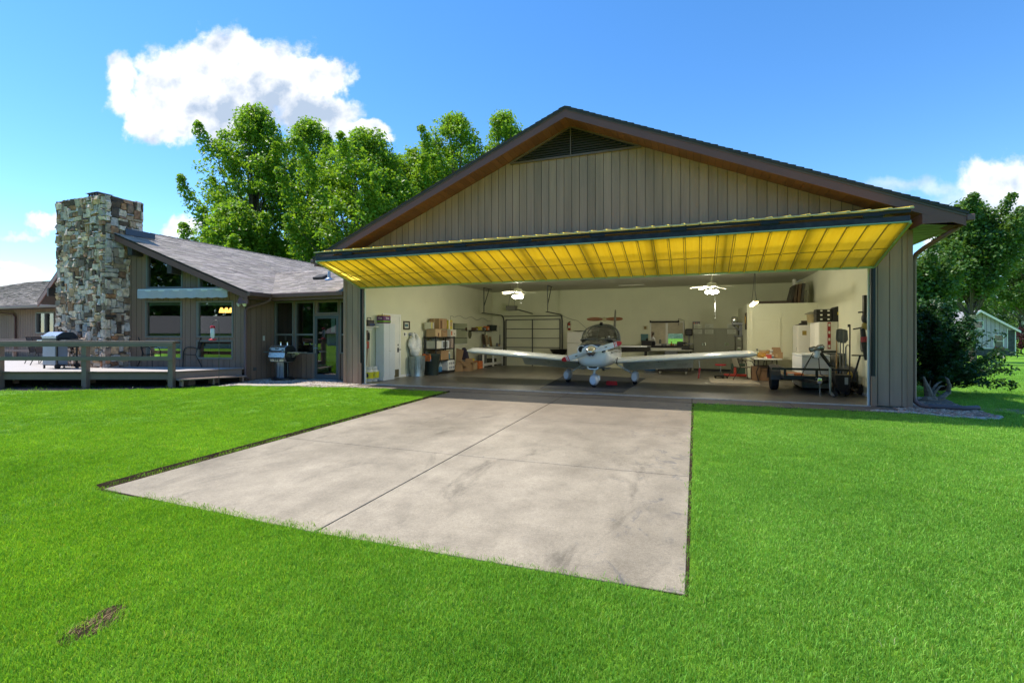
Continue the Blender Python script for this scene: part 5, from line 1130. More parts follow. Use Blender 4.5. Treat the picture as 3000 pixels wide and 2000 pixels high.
# cockpit: glare shield, seats, stick
m = MB(); m.prism([Vector((-.46, y, z)) for y, z in ((1.05, 1.345), (1.5, 1.37), (1.52, 1.05), (1.45, 1.05))], (.92, 0, 0)); m.build('instrument_panel', M_BLACK, plane, local=True)
for s in (-1, 1):
    m = MB(); m.box(.05*s-.0 if s > 0 else -.5, .5 if s > 0 else -.05, 2.28, 2.40, .9, 1.42); m.box(.16 if s > 0 else -.36, .36 if s > 0 else -.16, 2.36, 2.44, 1.42, 1.62); m.build('seat', mat('cockpit_seat', (.10, .105, .11), .7), plane, bevel=.03, local=True)
m = MB(); m.tube([(.16, 1.75, 1.0), (.18, 1.62, 1.42)], .012); m.ball((.18, 1.62, 1.43), .03); m.build('control_stick', M_BLACK, plane, local=True)
m = MB(); m.tube([(.33, 1.1, 1.36), (.35, 1.12, 1.44)], .012); m.tube([(.35, 1.10, 1.44), (.35, 1.16, 1.445)], .02); m.build('probe', M_CHROME, plane, local=True)
# wings
def foil(c, y0, z0, th, x, n_=12, drop=0.):
    P = []
    for i in range(n_+1):
        t = (1-math.cos(math.pi*i/n_))/2; yt = 5*th*(.2969*math.sqrt(t)-.126*t-.3516*t*t+.2843*t**3-.1015*t**4); P.append((t, yt+.02*math.sin(math.pi*t)))
    up_ = [Vector((x, y0+t*c, z0+v*c)) for t, v in P]; lo = [Vector((x, y0+t*c, z0-(v-.04*math.sin(math.pi*t))*c*.85)) for t, v in P[1:-1]]
    return up_+list(reversed(lo))
def wz(x): return .70+math.tan(R(3.9))*(abs(x)-.54)
for s in (-1, 1):
    m = MB(); secs = [foil(1.42 if x > 2.72 or x < .56 else 1.40, 1.17, wz(x), th, x*s) for x, th in ((.50, .135), (.60, .135), (2.7, .135), (4.05, .135))]
    for x, k in ((4.15, .9), (4.22, .72), (4.27, .45), (4.29, .2)):
        q = foil(1.40-.35*(1-k), 1.17+.30*(1-k), wz(4.05)+.03*(1-k)+.01, .135*k, x*s); secs.append(q)
    if s < 0: secs = [list(reversed(q)) for q in secs]
    m.loft(secs); wing = m.build('wing', M_PW, plane, smooth=True, local=True)
    m = MB(); a0 = R(42); q = []
    for x in (.62, 2.68):
        y0, z0 = 1.17+1.10, wz(x)-.045; y1, z1 = y0+.46*math.cos(a0), z0-.46*math.sin(a0)
        q.append([Vector((x*s, y0, z0+.05)), Vector((x*s, y1, z1+.006)), Vector((x*s, y1, z1-.006)), Vector((x*s, y0-.03, z0-.055))])
    m.loft(q); m.build('flap', mat('flap_white', (.62, .68, .68), .3), wing, local=True, bevel=.006)
    m = MB(); m.tube([(1.7*s, 1.6, wz(1.7)-.08), (1.7*s, 2.45, wz(1.7)-.13)], .008); m.build('flap_rod', M_GALV, wing, local=True)
    m = MB(); m.tube([(.56*s, 1.13, wz(.56)-.01), (.565*s, 1.165, wz(.56)+.07), (.56*s, 1.35, wz(.56)+.115)], .014, 6); m.tube([(.56*s, 1.13, wz(.56)-.01), (.565*s, 1.17, wz(.56)-.06), (.56*s, 1.4, wz(.56)-.09)], .014, 6); m.build('root_seal', M_BLACK, wing, local=True)
    m = MB()
    for xx in (3.0, 3.14): m.ball((xx*s, 1.188, wz(xx)+.03), .035, sc=(1, .5, .4))
    m.build('landing_light', mat('light_lens', (.95, .95, .92), .05), wing, smooth=True, local=True)
    m = MB(); m.ball((4.25*s, 1.42, wz(4.05)+.05), .03, sc=(1, 2.2, .8)); m.build('nav_light', mat('nav_lens', (.85, .78, .6), .1), wing, smooth=True, local=True)
    # main gear
    x = 1.02*s; m = MB(); m.tube([(.50*s, 1.75, .60), (.93*s, 1.90, .33)], [.026, .018], 10); lg = m.build('gear_leg', M_PW, plane, smooth=True, local=True)
    def pant(m, c, L_, w_, h_):
        secs = []
        for t in (-.5, -.47, -.4, -.28, -.1, .1, .3, .44, .5):
            k = math.sqrt(max(0.02, 1-(abs(t+.06)/.56)**2.2)) if t < 0 else max(.08, 1-(t/.52)**1.6)
            secs.append([c+Vector((math.cos(a)*w_/2*k, t*L_, math.sin(a)*h_/2*k)) for a in (2*math.pi*j/16 for j in range(16))])
        m.loft(secs)
    m = MB(); pant(m, Vector((x, 1.95, .245)), .85, .235, .36); wp = m.build('wheel_fairing', mat('fairing_white', (.60, .66, .76), .25, coat=.4), plane, smooth=True, local=True)
    m = MB(); m.lathe([(.04, -.06), (.15, -.06), (.17, -.03), (.17, .03), (.15, .06), (.04, .06)], (x, 1.88, .17), 24, axis=(1, 0, 0)); m.build('tyre', M_RUBBER, wp, smooth=True, local=True)
m = MB(); m.tube([(0.0, .80, .58), (-.02, .62, .36)], [.035, .03], 10); m.build('nose_leg', M_PW, plane, smooth=True, local=True)
m = MB(); pant(m, Vector((-.0, .68, .225)), .72, .26, .35); wp = m.build('wheel_fairing', MATS['fairing_white'], plane, smooth=True, local=True)
m = MB(); m.lathe([(.04, -.055), (.13, -.055), (.15, -.03), (.15, .03), (.13, .055), (.04, .055)], (0, .60, .15), 24, axis=(1, 0, 0)); m.build('tyre', M_RUBBER, wp, smooth=True, local=True)
m = MB(); m.box(.10, .15, .60, .72, .20, .34); m.box(-.05, -.01, .36, .39, .26, .30); m.build('fairing_bracket', M_PW, wp, bevel=.008, local=True)
# tail
m = MB(); secs = []
for z, y0, y1, th in ((1.15, 4.75, 5.75, .09), (1.6, 5.05, 5.80, .08), (2.0, 5.28, 5.84, .07), (2.38, 5.48, 5.88, .055), (2.44, 5.54, 5.87, .03)):
    c = y1-y0; secs.append([Vector((0+math.copysign(1, s_)*th*(v), y0+t*c, z)) for t, v, s_ in ((0, 0, 1), (.12, .35, 1), (.4, .5, 1), (.8, .25, 1), (1, .03, 1), (1, .03, -1), (.8, .25, -1), (.4, .5, -1), (.12, .35, -1))])
m.loft(secs); m.build('tail_fin', M_PD, plane, smooth=True, local=True)
for s in (-1, 1):
    m = MB(); secs = [foil(c, y, 1.06, th, x*s) for x, y, c, th in ((.06, 4.80, .78, .10), (1.20, 4.95, .62, .09), (1.30, 5.02, .50, .07), (1.335, 5.12, .32, .03))]
    if s < 0: secs = [list(reversed(q)) for q in secs]
    m.loft(secs); m.build('tailplane', mat('tail_grey', (.12, .12, .115), .3, vary=.05), plane, smooth=True, local=True)
    m = MB(); q = [[Vector((x*s, y+.0, 1.05)), Vector((x*s, y+d_*.87, 1.05-d_*.5)), Vector((x*s, y+d_*.87-.02, 1.03-d_*.5)), Vector((x*s, y-.02, 1.02))] for x, y, d_ in ((.10, 5.16, .42), (1.22, 5.24, .34), (1.31, 5.26, .27))]
    m.loft(q); m.build('elevator', MATS['tail_grey'], plane, local=True, bevel=.006)
    m = MB(); m.tube([(.1*s, 4.79, 1.06), (1.20*s, 4.94, 1.06)], .020); m.build('tail_edge', M_PW, plane, smooth=True, local=True)
m = MB(); m.tube([(0, 1.9, 1.81), (0, 1.95, 1.85)], .05, 8); m.build('antenna', M_BLACK, plane, local=True)
# pitot flag ribbon
P0 = WM[plane.name]@Vector((2.8, 1.45, wz(2.8)-.09)); m = MB(); m.tube([P0, P0+Vector((.02, 0, -.20))], .009); m.m = 1; m.prism([P0+Vector((0, 0, -.20)), P0+Vector((.05, 0, -.20)), P0+Vector((.01, .01, -.5)), P0+Vector((-.035, .01, -.5))], (0, .004, 0))
tag(m.build('streamer', [M_PW, mat('streamer_red', (.6, .06, .05), .7)]), 'red warning streamer hanging under the right wing of the aeroplane', 'streamer')
# mat, chock and chocks
m = MB(); cs = [aF(1582, 1137), aF(1825, 1150), aF(1892, 1108), aF(1660, 1096)]; m.prism([c+Vector((0, 0, .008)) for c in cs], (0, 0, -.006)); tag(m.build('floor_mat', mat('navy_mat', (.02, .027, .045), .6, vary=.5, vscale=2.2, stretch=(1, 3, 1))), 'dark blue floor mat under the nose of the aeroplane', 'mat')
c = aF(1793, 1128)+Vector((0, 0, .10)); m = MB(); m.tube([c+Vector((-.16, 0, 0)), c+Vector((.14, .02, 0))], .022, 8); m.box(c.x-.17, c.x+.15, c.y-.03, c.y+.03, c.z-.105, c.z-.02); tag(m.build('padded_bar', mat('red_paint', (.55, .02, .025), .4), smooth=True, bevel=.006), 'red padded bar lying on the blue mat by the nose wheel', 'bar')
# ================================================================ things inside the hangar
M_CARD = mat('cardboard', (.33, .21, .11), .8, vary=.15, vscale=2)
M_CARD2 = mat('cardboard_light', (.46, .33, .19), .8, vary=.12)
M_BOXW = mat('printed_white', (.62, .60, .52), .6, vary=.08)
M_CABW = mat('white_enamel', (.66, .70, .74), .4, vary=.04)
M_CABG = mat('grey_green_steel', (.30, .31, .235), .5, vary=.06)
M_PAPER = mat('paper', (.62, .64, .55), .8)
M_DGREEN = mat('dark_green_plastic', (.02, .035, .032), .5)
def th(name, label, cat, p, rz=0, group=None): return thing(name, label, cat, p, rz, group)
def V3(x, y, z=0): return Vector((x, y, z))
def fl(x, y): return Vector((x, y, flz(y)))
def carton(label, p, w_, d_, h_, rz=0, mt=M_CARD, open_=False, group=None, prints=(), tape=True, name='cardboard_box'):
    t = th(name, label, 'box', p, rz, group); m = MB()
    if open_:
        k = .006
        for b in ((-w_/2, w_/2, -d_/2, -d_/2+k, 0, h_), (-w_/2, w_/2, d_/2-k, d_/2, 0, h_), (-w_/2, -w_/2+k, -d_/2+k, d_/2-k, 0, h_), (w_/2-k, w_/2, -d_/2+k, d_/2-k, 0, h_), (-w_/2, w_/2, -d_/2, d_/2, 0, k)): m.box(*b)
        m.build('carton', mt, t, local=True)
        for s, an in ((-1, .5), (1, .25)):
            m = MB(); m.idx([(s*w_/2, -d_/2, h_), (s*w_/2, d_/2, h_), (s*(w_/2+.16*math.cos(an)), d_/2, h_+.16*math.sin(an)*(-1 if s > 0 else 1)), (s*(w_/2+.16*math.cos(an)), -d_/2, h_+.16*math.sin(an)*(-1 if s > 0 else 1))], [(0, 1, 2, 3)]); m.build('flap', mt, t, local=True)
        m = MB(); m.idx([(-w_/2, d_/2, h_), (w_/2, d_/2, h_), (w_/2*.8, d_/2+.02, h_+.15), (-w_/2*.8, d_/2+.02, h_+.15)], [(0, 1, 2, 3)]); m.build('flap', mt, t, local=True)
    else:
        m.box(-w_/2, w_/2, -d_/2, d_/2, 0, h_); m.build('carton', mt, t, local=True, bevel=.006)
        if tape: m = MB(); m.box(-w_/2-.001, w_/2+.001, -.03, .03, h_*.6, h_+.0015); m.build('tape', M_CARD2, t, local=True)
    for (x0, x1, z0, z1, cm) in prints:
        m = MB(); m.box(x0*w_, x1*w_, -d_/2-.003, -d_/2-.0005, z0*h_, z1*h_); m.build('print', cm, t, local=True)
    return t
def lathe_thing(name, label, cat, p, parts, group=None, n=24):
    t = th(name, label, cat, p, 0, group)
    for nm, mt, prof in parts: m = MB(); m.lathe(prof, (0, 0, 0), n); m.build(nm, mt, t, smooth=True, local=True)
    return t
# ---- left front corner: tall white cabinet, propane cylinders, coat hooks
c = aF(1124.5, 1115); cx0 = IL+.03; cab = th('storage_cabinet', 'tall white two door storage cabinet by the left front corner of the hangar', 'cabinet', V3((cx0+c.x)/2, c.y+.3, flz(c.y)))
W_ = c.x-cx0; ch_ = aY(1124, 947, c.y).z-flz(c.y)
m = MB(); z = flz(c.y); m.box(cx0, c.x-.02, c.y, c.y+.62, z+.0, z+ch_); m.build('body', M_CABW, cab, bevel=.006)
for k in (0, 1): m = MB(); m.box(c.x-.019, c.x, c.y+.004+.31*k, c.y+.306+.31*k, z+.12, z+ch_-.01); d_ = m.build('door', M_CABW, cab, bevel=.003); m = MB(); yk = c.y+(.29 if k == 0 else .34); m.tube([(c.x, yk, z+.95), (c.x+.03, yk, z+.95)], .012); d2 = m.build('knob', M_WTRIM, d_)
cabtop = z+ch_
pk = th('paper_towel_pack', 'purple and green paper towel pack lying on top of the white cabinet', 'pack', V3(c.x-.16, c.y+.30, cabtop))
m = MB()
for i in range(3):
    for j in range(2): m.lathe([(.0001, 0), (.062, .002), (.064, .27), (.0001, .272)], (c.x-.24+.0+j*.13, c.y+.12+i*.13, cabtop+.002), 14)
o = m.build('rolls', mat('pack_purple', (.13, .02, .16), .35, vary=.1), pk, smooth=True)
bx = (c.x-.31, c.x-.04, c.y+.05, c.y+.45)
B('lower_band', mat('pack_green', (.16, .34, .03), .35), pk, (bx[0], bx[1]+.004, bx[2]-.004, bx[3], cabtop+.03, cabtop+.105), bevel=.02)
B('wrapper', mat('pack_purple', (.13, .02, .16)), pk, (bx[0], bx[1], bx[2], bx[3], cabtop+.005, cabtop+.25), bevel=.03)
B('top_band', mat('pack_yellow', (.65, .5, .03), .35), pk, (bx[0]+.005, bx[1]-.005, bx[2]+.005, bx[3]-.005, cabtop+.235, cabtop+.275), bevel=.02)
M_INKW = mat('white_ink', (.8, .8, .8), .5)
text('lettering', 'Viva', .11, (bx[1]+.003, (bx[2]+bx[3])/2, cabtop+.17), (R(90), 0, R(90)), M_INKW, pk); text('lettering', 'Viva', .09, ((bx[0]+bx[1])/2, bx[2]-.003, cabtop+.17), (R(90), 0, 0), M_INKW, pk)
M_TANKW = mat('tank_white', (.68, .68, .64), .4); M_BANDY = mat('tank_yellow', (.60, .58, .015), .45)
p = aF(1096, 1115); lp_tank('propane_tank', 'white propane cylinder with yellow wrap in front of the white cabinet', p, M_TANKW, 'yellow wrapped propane cylinders', M_BANDY)
p = aF(1079.5, 1117); lp_tank('propane_tank', 'yellow wrapped propane cylinder half hidden by the left door jamb', p, M_TANKW, 'yellow wrapped propane cylinders', M_BANDY)
# wall shelf with hooks left of the cabinet
sp = aX(1090, 958, IL+.1); yb_, zb_ = 12.75, sp.z
t = th('hook_shelf', 'small cream wall shelf with hooks at the left door jamb', 'shelf', V3(IL, yb_, zb_)); B('board', M_WHITE, t, (IL+.003, IL+.24, 12.25, 12.97, zb_, zb_+.022)); B('rail', M_WHITE, t, (IL+.003, IL+.02, 12.25, 12.97, zb_-.09, zb_))
q = V3(IL+.13, 12.62, zb_+.022); t = th('tool_bag', 'dark tool bag with a blue flap on the cream hook shelf', 'bag', q); m = MB(); m.box(q.x-.1, q.x+.1, q.y-.2, q.y+.16, q.z, q.z+.2); m.build('bag', M_BLACK, t, bevel=.04); B('flap', mat('navy_cloth', (.04, .06, .14), .8), t, (q.x-.09, q.x+.115, q.y-.1, q.y+.17, q.z+.01, q.z+.10), bevel=.03); m = MB(); m.tube([q+V3(0, -.1, .19), q+V3(0, -.08, .27), q+V3(0, .08, .27), q+V3(0, .1, .19)], .012); m.build('handle', M_BLACK, t)
m = MB(); q = V3(IL+.05, 12.58, zb_-.1); m.loft([[q+V3(.01, -.05, 0), q+V3(.03, .05, 0), q+V3(.01, .05, 0)], [q+V3(.01, -.06, -.6), q+V3(.03, .05, -.6), q+V3(.0, .05, -.6)], [q+V3(.01, -.08, -1.08), q+V3(.03, .01, -1.1), q+V3(.0, .01, -1.1)]]); tag(m.build('hanging_strap', mat('brown_leather', (.06, .03, .02), .6)), 'long brown leather strap hanging from the hook shelf', 'strap')
q = V3(IL+.06, 12.70, zb_-.12); t = th('trimmer', 'long shafted garden tool hanging beside the white cabinet', 'garden tool', q); m = MB(); m.tube([q, q+V3(0, .02, -1.5)], .012); m.build('shaft', M_GALV, t); m = MB(); m.lathe([(.02, 0), (.035, .05), (.035, .2), (.02, .25)], q+V3(0, 0, -.30), 12); m.build('handle', M_BLACK, t, smooth=True); B('guard', mat('orange_red', (.35, .06, .03), .5), t, (q.x-.01, q.x+.03, q.y-.16, q.y-.02, q.z-.55, q.z-.33), bevel=.01)
m = MB(); q = V3(IL+.10, 12.42, zb_-.58); m.lathe([(.11, 0), (.11, .015), (.02, .02)], q, 20, axis=(1, 0, 0)); tag(m.build('blue_disc', mat('sky_blue_plastic', (.06, .26, .38), .45)), 'round sky blue plastic disc hanging under the hook shelf', 'disc')
# picture, switch, key rack with plastic bags
def wallx(y0, y1, z0, z1, th_=.02, x=None): x = IL if x is None else x; return (x+.003, x+.003+th_, y0, y1, z0, z1)
a, b_ = aX(1181, 965, IL), aX(1199, 941, IL); t = th('framed_picture', 'dark framed blue picture on the left wall beside the six panel door', 'picture', V3(IL, (a.y+b_.y)/2, a.z))
m = MB(); f = .05
for bb in ((a.y, b_.y, a.z, a.z+f), (a.y, b_.y, b_.z-f, b_.z), (a.y, a.y+f, a.z+f, b_.z-f), (b_.y-f, b_.y, a.z+f, b_.z-f)): m.box(*wallx(*bb, .03))
m.build('frame', mat('dark_wood', (.03, .018, .012), .5), t); B('mat_board', M_PAPER, t, wallx(a.y+f, b_.y-f, a.z+f, b_.z-f, .008), bevel=0); B('print', mat('print_blue', (.10, .22, .26), .6, vary=.6, vscale=9), t, wallx(a.y+2*f, b_.y-2*f, a.z+2*f, b_.z-2*f, .012), bevel=0)
a = aX(1187, 979, IL); t = th('switch_plate', 'small light switch plate under the framed picture', 'switch', a); B('plate', M_WTRIM, t, wallx(a.y-.1, a.y+.1, a.z-.07, a.z+.07, .008)); B('toggle', M_BLACK, t, wallx(a.y-.08, a.y-.03, a.z-.05, a.z+.05, .02))
a, b_ = aX(1197, 983, IL), aX(1215, 975, IL); t = th('key_rack', 'blue lettered key rack on the left wall above the galvanised bin', 'rack', a); B('board', mat('rack_blue', (.02, .07, .19), .5), t, wallx(a.y, b_.y, a.z, b_.z, .02)); m = MB(); ym = (a.y+b_.y)/2
for k in range(5): m.box(IL+.023, IL+.025, ym-.2+k*.09, ym-.15+k*.09, (a.z+b_.z)/2-.02, (a.z+b_.z)/2+.03)
m.build('lettering', M_INKW, t); m = MB()
for k in range(4): yy = a.y+.06+k*(b_.y-a.y-.12)/3; m.tube([(IL+.02, yy, a.z+.01), (IL+.07, yy, a.z-.01), (IL+.075, yy, a.z+.02)], .006, 6)
m.build('hooks', M_BLACK, t)
def blobmesh(name, mt, pts, label, cat, disp=.05, seed=0, scale=6):
    """soft bag: union of balls displaced by noise"""
    m = MB(); 
    for c_, r_, s_ in pts: m.ball(c_, r_, 18, 12, s_)
    for v in m.v: v += Vector(noise.noise_vector(v*scale+Vector((seed, 0, 0))))*disp
    return tag(m.build(name, mt, smooth=True), label, cat)
M_BAGW = mat('bag_white', (.66, .67, .68), .35, vary=.12, vscale=14)
q = aX(1208, 1010, IL+.15); blobmesh('plastic_bags', M_BAGW, [(q, .21, (.7, .9, 1.3)), (q+V3(.06, .25, .02), .20, (.7, .8, 1.4)), (q+V3(.05, .1, -.25), .22, (.8, .9, .9)), (q+V3(.0, .05, .3), .09, (.6, .8, 1.6)), (q+V3(.0, .3, .3), .08, (.6, .8, 1.6))], 'bundle of white plastic bags hanging from the blue key rack', 'bags', .05, 3)
# bins
p = aF(1222, 1101); r = 47/2*(-p.x*ST+p.y*CT)/F; t = lathe_thing('galvanised_bin', 'round galvanised steel bin against the left wall', 'bin', p, [('drum', mat('galvanised', (.36, .42, .44), .35, metal=.75, vary=.15, vscale=8), [(r*.9, .0), (r*.9, .03), (r*.88, .05), (r*.93, .2), (r*.93, .22), (r*.96, .55), (r, .70), (r*1.04, .705), (r*1.04, .72), (r*.2, .73)])])
m = MB()
for i in range(30): a = 2*math.pi*i/30; m.bar((r*.915*math.cos(a), r*.915*math.sin(a), .24), (r*.975*math.cos(a), r*.975*math.sin(a), .62), .018, .018)
m.build('ribs', MATS['galvanised'], t, local=True)
p = aF(1254, 1098)+V3(.1, .1); t = lathe_thing('rubbish_bin', 'dark green plastic bin beside the galvanised bin', 'bin', p, [('drum', M_DGREEN, [(.24, 0), (.30, .70), (.32, .72), (.32, .75), (.27, .75)]), ('lid', M_DGREEN, [(.33, .751), (.335, .78), (.1, .80)])]); m = MB(); m.box(-.04, .1, -.305, -.297, .52, .64); m.build('paper_label', M_PAPER, t, local=True)
# black shelving unit with cartons
u0, u1 = aF(1272, 1097), aF(1335, 1087); ux = (u1-u0); uy = u0.y; X0 = IL+.08; X1 = IL+.62; SY0, SY1 = 15.75, 17.05
def sy(px): return aX(px, 1000, X1).y
SY0, SY1 = sy(1278), sy(1333)
def szz(py, px=1300): return aX(px, py, X1).z
t = th('shelf_unit', 'black plastic shelving unit holding cartons along the left wall', 'shelf', fl(X0+.27, (SY0+SY1)/2)); zf = flz(SY0)
lv = [zf+.07, szz(1054), szz(1020.5), szz(986.5)]
for z in lv: B('shelf_board', M_BLACK, t, (X0, X1, SY0, SY1, z-.05, z), bevel=.01)
for x in (X0+.03, X1-.03):
    for y in (SY0+.03, SY1-.03): m = MB(); m.tube([(x, y, zf), (x, y, lv[-1]+.02)], .03, 10); m.build('post', M_BLACK, t, smooth=True)
m = MB(); m.tube([(X1-.02, (SY0+SY1)/2, lv[1]), (X1-.02, (SY0+SY1)/2, lv[-1])], .026, 8); m.build('post', M_BLACK, t, smooth=True)
dY = SY1-SY0
def onsh(k, fy, dx=0): return V3((X0+X1)/2+dx, SY0+dY*fy, lv[k]+.001)
M_YEL = mat('carton_yellow', (.55, .47, .05), .6, vary=.2, vscale=9); M_ORG = mat('carton_orange', (.60, .17, .05), .6, vary=.3, vscale=12); M_BRNP = mat('print_brown', (.12, .06, .03), .7)
RZ_ = R(90)
carton('brown carton with a dark handle hole at the left of the top shelf', onsh(3, .20), .46, .4, .30, RZ_, M_CARD2, prints=((-.12, .1, .05, .5, M_BRNP),))
carton('plain brown carton in the middle of the top shelf', onsh(3, .60, -.05), .42, .38, .27, RZ_, M_CARD, prints=((-.3, .3, .7, .74, M_BRNP),))
carton('white carton with orange print at the right end of the top shelf', onsh(3, .97, .03), .48, .4, .285, RZ_, M_BOXW, prints=((-.45, -.25, .2, .8, M_ORG), (.1, .2, .3, .5, M_BRNP)))
carton('large brown carton stacked highest over the shelving unit', onsh(3, .42)+V3(0, 0, .302), .62, .42, .40, RZ_, M_CARD, prints=((-.35, -.12, .05, .8, M_BRNP), (-.02, .02, 0, 1, M_CARD2)))
carton('yellow and white printed carton stacked beside the highest brown carton', onsh(3, .80, .08)+V3(0, 0, .302), .32, .3, .36, RZ_, M_YEL, prints=((-.5, -.2, 0, 1, M_BOXW), (-.1, .4, .3, .8, M_CARD2)), tape=False)
carton('small dark and white carton at the back left of the top shelf', onsh(3, .04)+V3(-.05, -.02, .302), .2, .3, .25, RZ_, M_BOXW, prints=((-.5, -.2, 0, 1, M_YEL), (-.05, .2, 0, 1, M_BLACK)), tape=False)
mw = th('microwave', 'white microwave oven on the second shelf of the black unit', 'microwave', onsh(2, .58), RZ_); m = MB(); m.box(-.28, .28, -.2, .18, 0, .30); m.build('body', M_CABW, mw, local=True, bevel=.01); m = MB(); m.box(-.24, .12, -.207, -.2, .04, .26); m.build('window', mat('oven_window', (.2, .22, .22), .2), mw, local=True)
carton('plain white carton left of the microwave', onsh(2, .2), .5, .38, .29, RZ_, M_BOXW, tape=False)
carton('carton printed with pink and white patches at the right end of the second shelf', onsh(2, .92, .05), .2, .35, .52, RZ_, mat('print_mottled', (.42, .33, .28), .6, vary=.7, vscale=30), tape=False)
t2 = th('clear_tub', 'clear tub of odds and ends on the white carton on the shelf', 'tub', onsh(2, .2)+V3(0, 0, .292), RZ_); m = MB(); m.lathe([(.16, 0), (.2, .15), (.21, .16)], (0, 0, 0), 4); m.build('tub', mat('smoky_plastic', (.16, .19, .17), .3, vary=.5, vscale=20), t2, local=True); m = MB(); m.box(-.15, .15, -.15, .15, .16, .175); m.build('lid', M_GALV, t2, local=True)
carton('large open brown carton on the third shelf', onsh(1, .42, .06), .62, .46, .36, RZ_, M_CARD, open_=True)
carton('yellow and orange fruit carton at the left end of the third shelf', onsh(1, -.02, .10)+V3(0, -.1, 0), .62, .34, .26, RZ_, M_ORG, prints=((-.5, .5, .84, 1, M_YEL), (-.5, .5, 0, .25, mat('print_blue2', (.12, .2, .35), .6))), tape=False)
q = onsh(1, .84, .12); lathe_thing('spray_bottle', 'blue spray bottle on the third shelf of the black unit', 'bottle', q, [('bottle', mat('bottle_blue', (.08, .22, .28), .25), [(.05, 0), (.055, .02), (.055, .16), (.02, .22)]), ('nozzle', M_WTRIM, [(.018, .22), (.022, .3), (.01, .31)])], n=12)
q = onsh(0, .28, .1)
for k in range(4): lathe_thing('water_jug', ('blue topped clear jug at the front left of the bottom shelf', 'blue topped clear jug second along the bottom shelf', 'blue topped clear jug behind the front left jug', 'blue topped clear jug farthest back on the bottom shelf')[k], 'jug', q+V3(-.16*(k//2), .17*(k % 2), 0), [('jug', mat('jug_blue', (.04, .17, .36), .25, vary=.2), [(.07, 0), (.08, .02), (.08, .16), (.06, .2)]), ('shoulder', mat('jug_clear', (.30, .38, .42), .2), [(.078, .20), (.07, .27), (.025, .33)]), ('cap', M_WTRIM, [(.027, .33), (.027, .35), (.01, .352)])], group='blue water jugs on the bottom shelf', n=14)
q = onsh(0, .80, .05); t = th('tissue_pack', 'big white plastic wrapped pack with dark print on the bottom shelf', 'pack', q, RZ_); m = MB(); m.box(-.28, .28, -.24, .2, 0, .44); m.build('pack', mat('pack_white', (.66, .68, .70), .3, vary=.15, vscale=9), t, local=True, bevel=.06)
for i in range(3):
    for j in range(2): m = MB(); m.lathe([(.05, 0), (.045, .004)], (-.17+.16*i, -.2415, .13+.17*j), 12, axis=(0, -1, 0)); m.build('print', mat('pack_print', (.10, .13, .2), .5), t, local=True)
# things on the floor along the left wall
p = aF(1268, 1093); t = th('pedestal_fan', 'small black and chrome stand by the green bin', 'stand', p+V3(.1, 0)); m = MB(); m.tube([p+V3(.1, 0, .0), p+V3(.1, 0, .48)], .03); m.build('post', M_CHROME, t); m = MB(); m.lathe([(.17, 0), (.17, .03), (.03, .06)], p+V3(.1, 0, 0), 18); m.build('base', M_BLACK, t, smooth=True); m = MB(); m.lathe([(.05, .5), (.2, .53), (.21, .57), (.1, .6)], p+V3(.1, 0, 0), 18); m.build('head', M_WTRIM, t, smooth=True)
p = aF(1343, 1086); m = MB(); q = [V3(-.14, 0, 0), V3(.04, .02, 0), V3(.22, .02, .86), V3(-.10, 0, .95)]; m.prism([p+v for v in q], (.0, .03, 0)); tag(m.build('leaning_board', M_CARD), 'brown board leaning against the end of the black shelving', 'board')
carton('small open carton on the floor by the shelving unit', aF(1342, 1086)+V3(.12, -.15), .34, .3, .24, .3, M_CARD, open_=True)
p = aF(1354, 1082); lathe_thing('steel_canister', 'slim steel canister on the floor by the cartons', 'canister', p+V3(.05, 0), [('body', M_GALV, [(.05, 0), (.06, .02), (.06, .36), (.05, .4)]), ('lid', M_CHROME, [(.09, .40), (.09, .42), (.02, .43)])], n=16)
carton('brown open carton on the floor, middle of the row by the wall', aF(1370, 1086), .38, .34, .36, .1, M_CARD, open_=True)
carton('small brown carton beside the yellow lunch box', aF(1386, 1082), .28, .3, .32, 0, M_CARD2)
carton('orange carton on the floor at the right end of the row', aF(1400, 1079), .34, .3, .34, -.2, M_ORG, tape=False)
p = aF(1383, 1080)+V3(0, .05, .36); t = th('yellow_cup', 'bright yellow cup on the brown cartons by the wall', 'cup', p); m = MB(); m.lathe([(.06, 0), (.08, .09), (.07, .1)], (0, 0, 0), 14); m.build('cup', mat('bright_yellow', (.75, .55, .02), .4), t, smooth=True, local=True); m = MB(); m.tube([(.07, 0, .08), (.12, 0, .07), (.11, 0, .02), (.065, 0, .02)], .01); m.build('handle', MATS['bright_yellow'], t, local=True)
M_BAGB = mat('bag_black', (.014, .012, .022), .5, vary=.3)
q = aF(1376, 1070)+V3(-.2, .3, .50); blobmesh('duffel_bag', M_BAGB, [(q, .26, (1.3, 1.0, 1.0)), (q+V3(.25, .1, -.05), .24, (1.3, 1, 1)), (q+V3(.1, 0, -.28), .25, (1.6, 1.2, 1))], 'black duffel bag heaped behind the cartons by the left wall', 'bag', .05, 1, 4)
q = aF(1396, 1068)+V3(0, .35, .55); blobmesh('kit_bag', M_BAGB, [(q, .22, (1.2, 1, 1.1)), (q+V3(.1, 0, .15), .15, (1, 1, .8)), (q+V3(0, 0, -.3), .25, (1.3, 1.1, 1.1))], 'black kit bag standing right of the duffel bag', 'bag', .05, 9, 4)
p = aF(1352, 1082)+V3(-.05, .35); m = MB(); m.loft([[p+V3(math.cos(a)*.25*k-.0, math.sin(a)*.07, 0)+V3(0, 0, z) for a in (2*math.pi*j/16 for j in range(16))] for z, k in ((0, 1), (.4, 1.1), (.8, .7), (.95, .2))]); tag(m.build('garment_bag', mat('navy_bag', (.02, .015, .04), .7), smooth=True), 'dark navy bag standing behind the leaning brown board', 'bag')
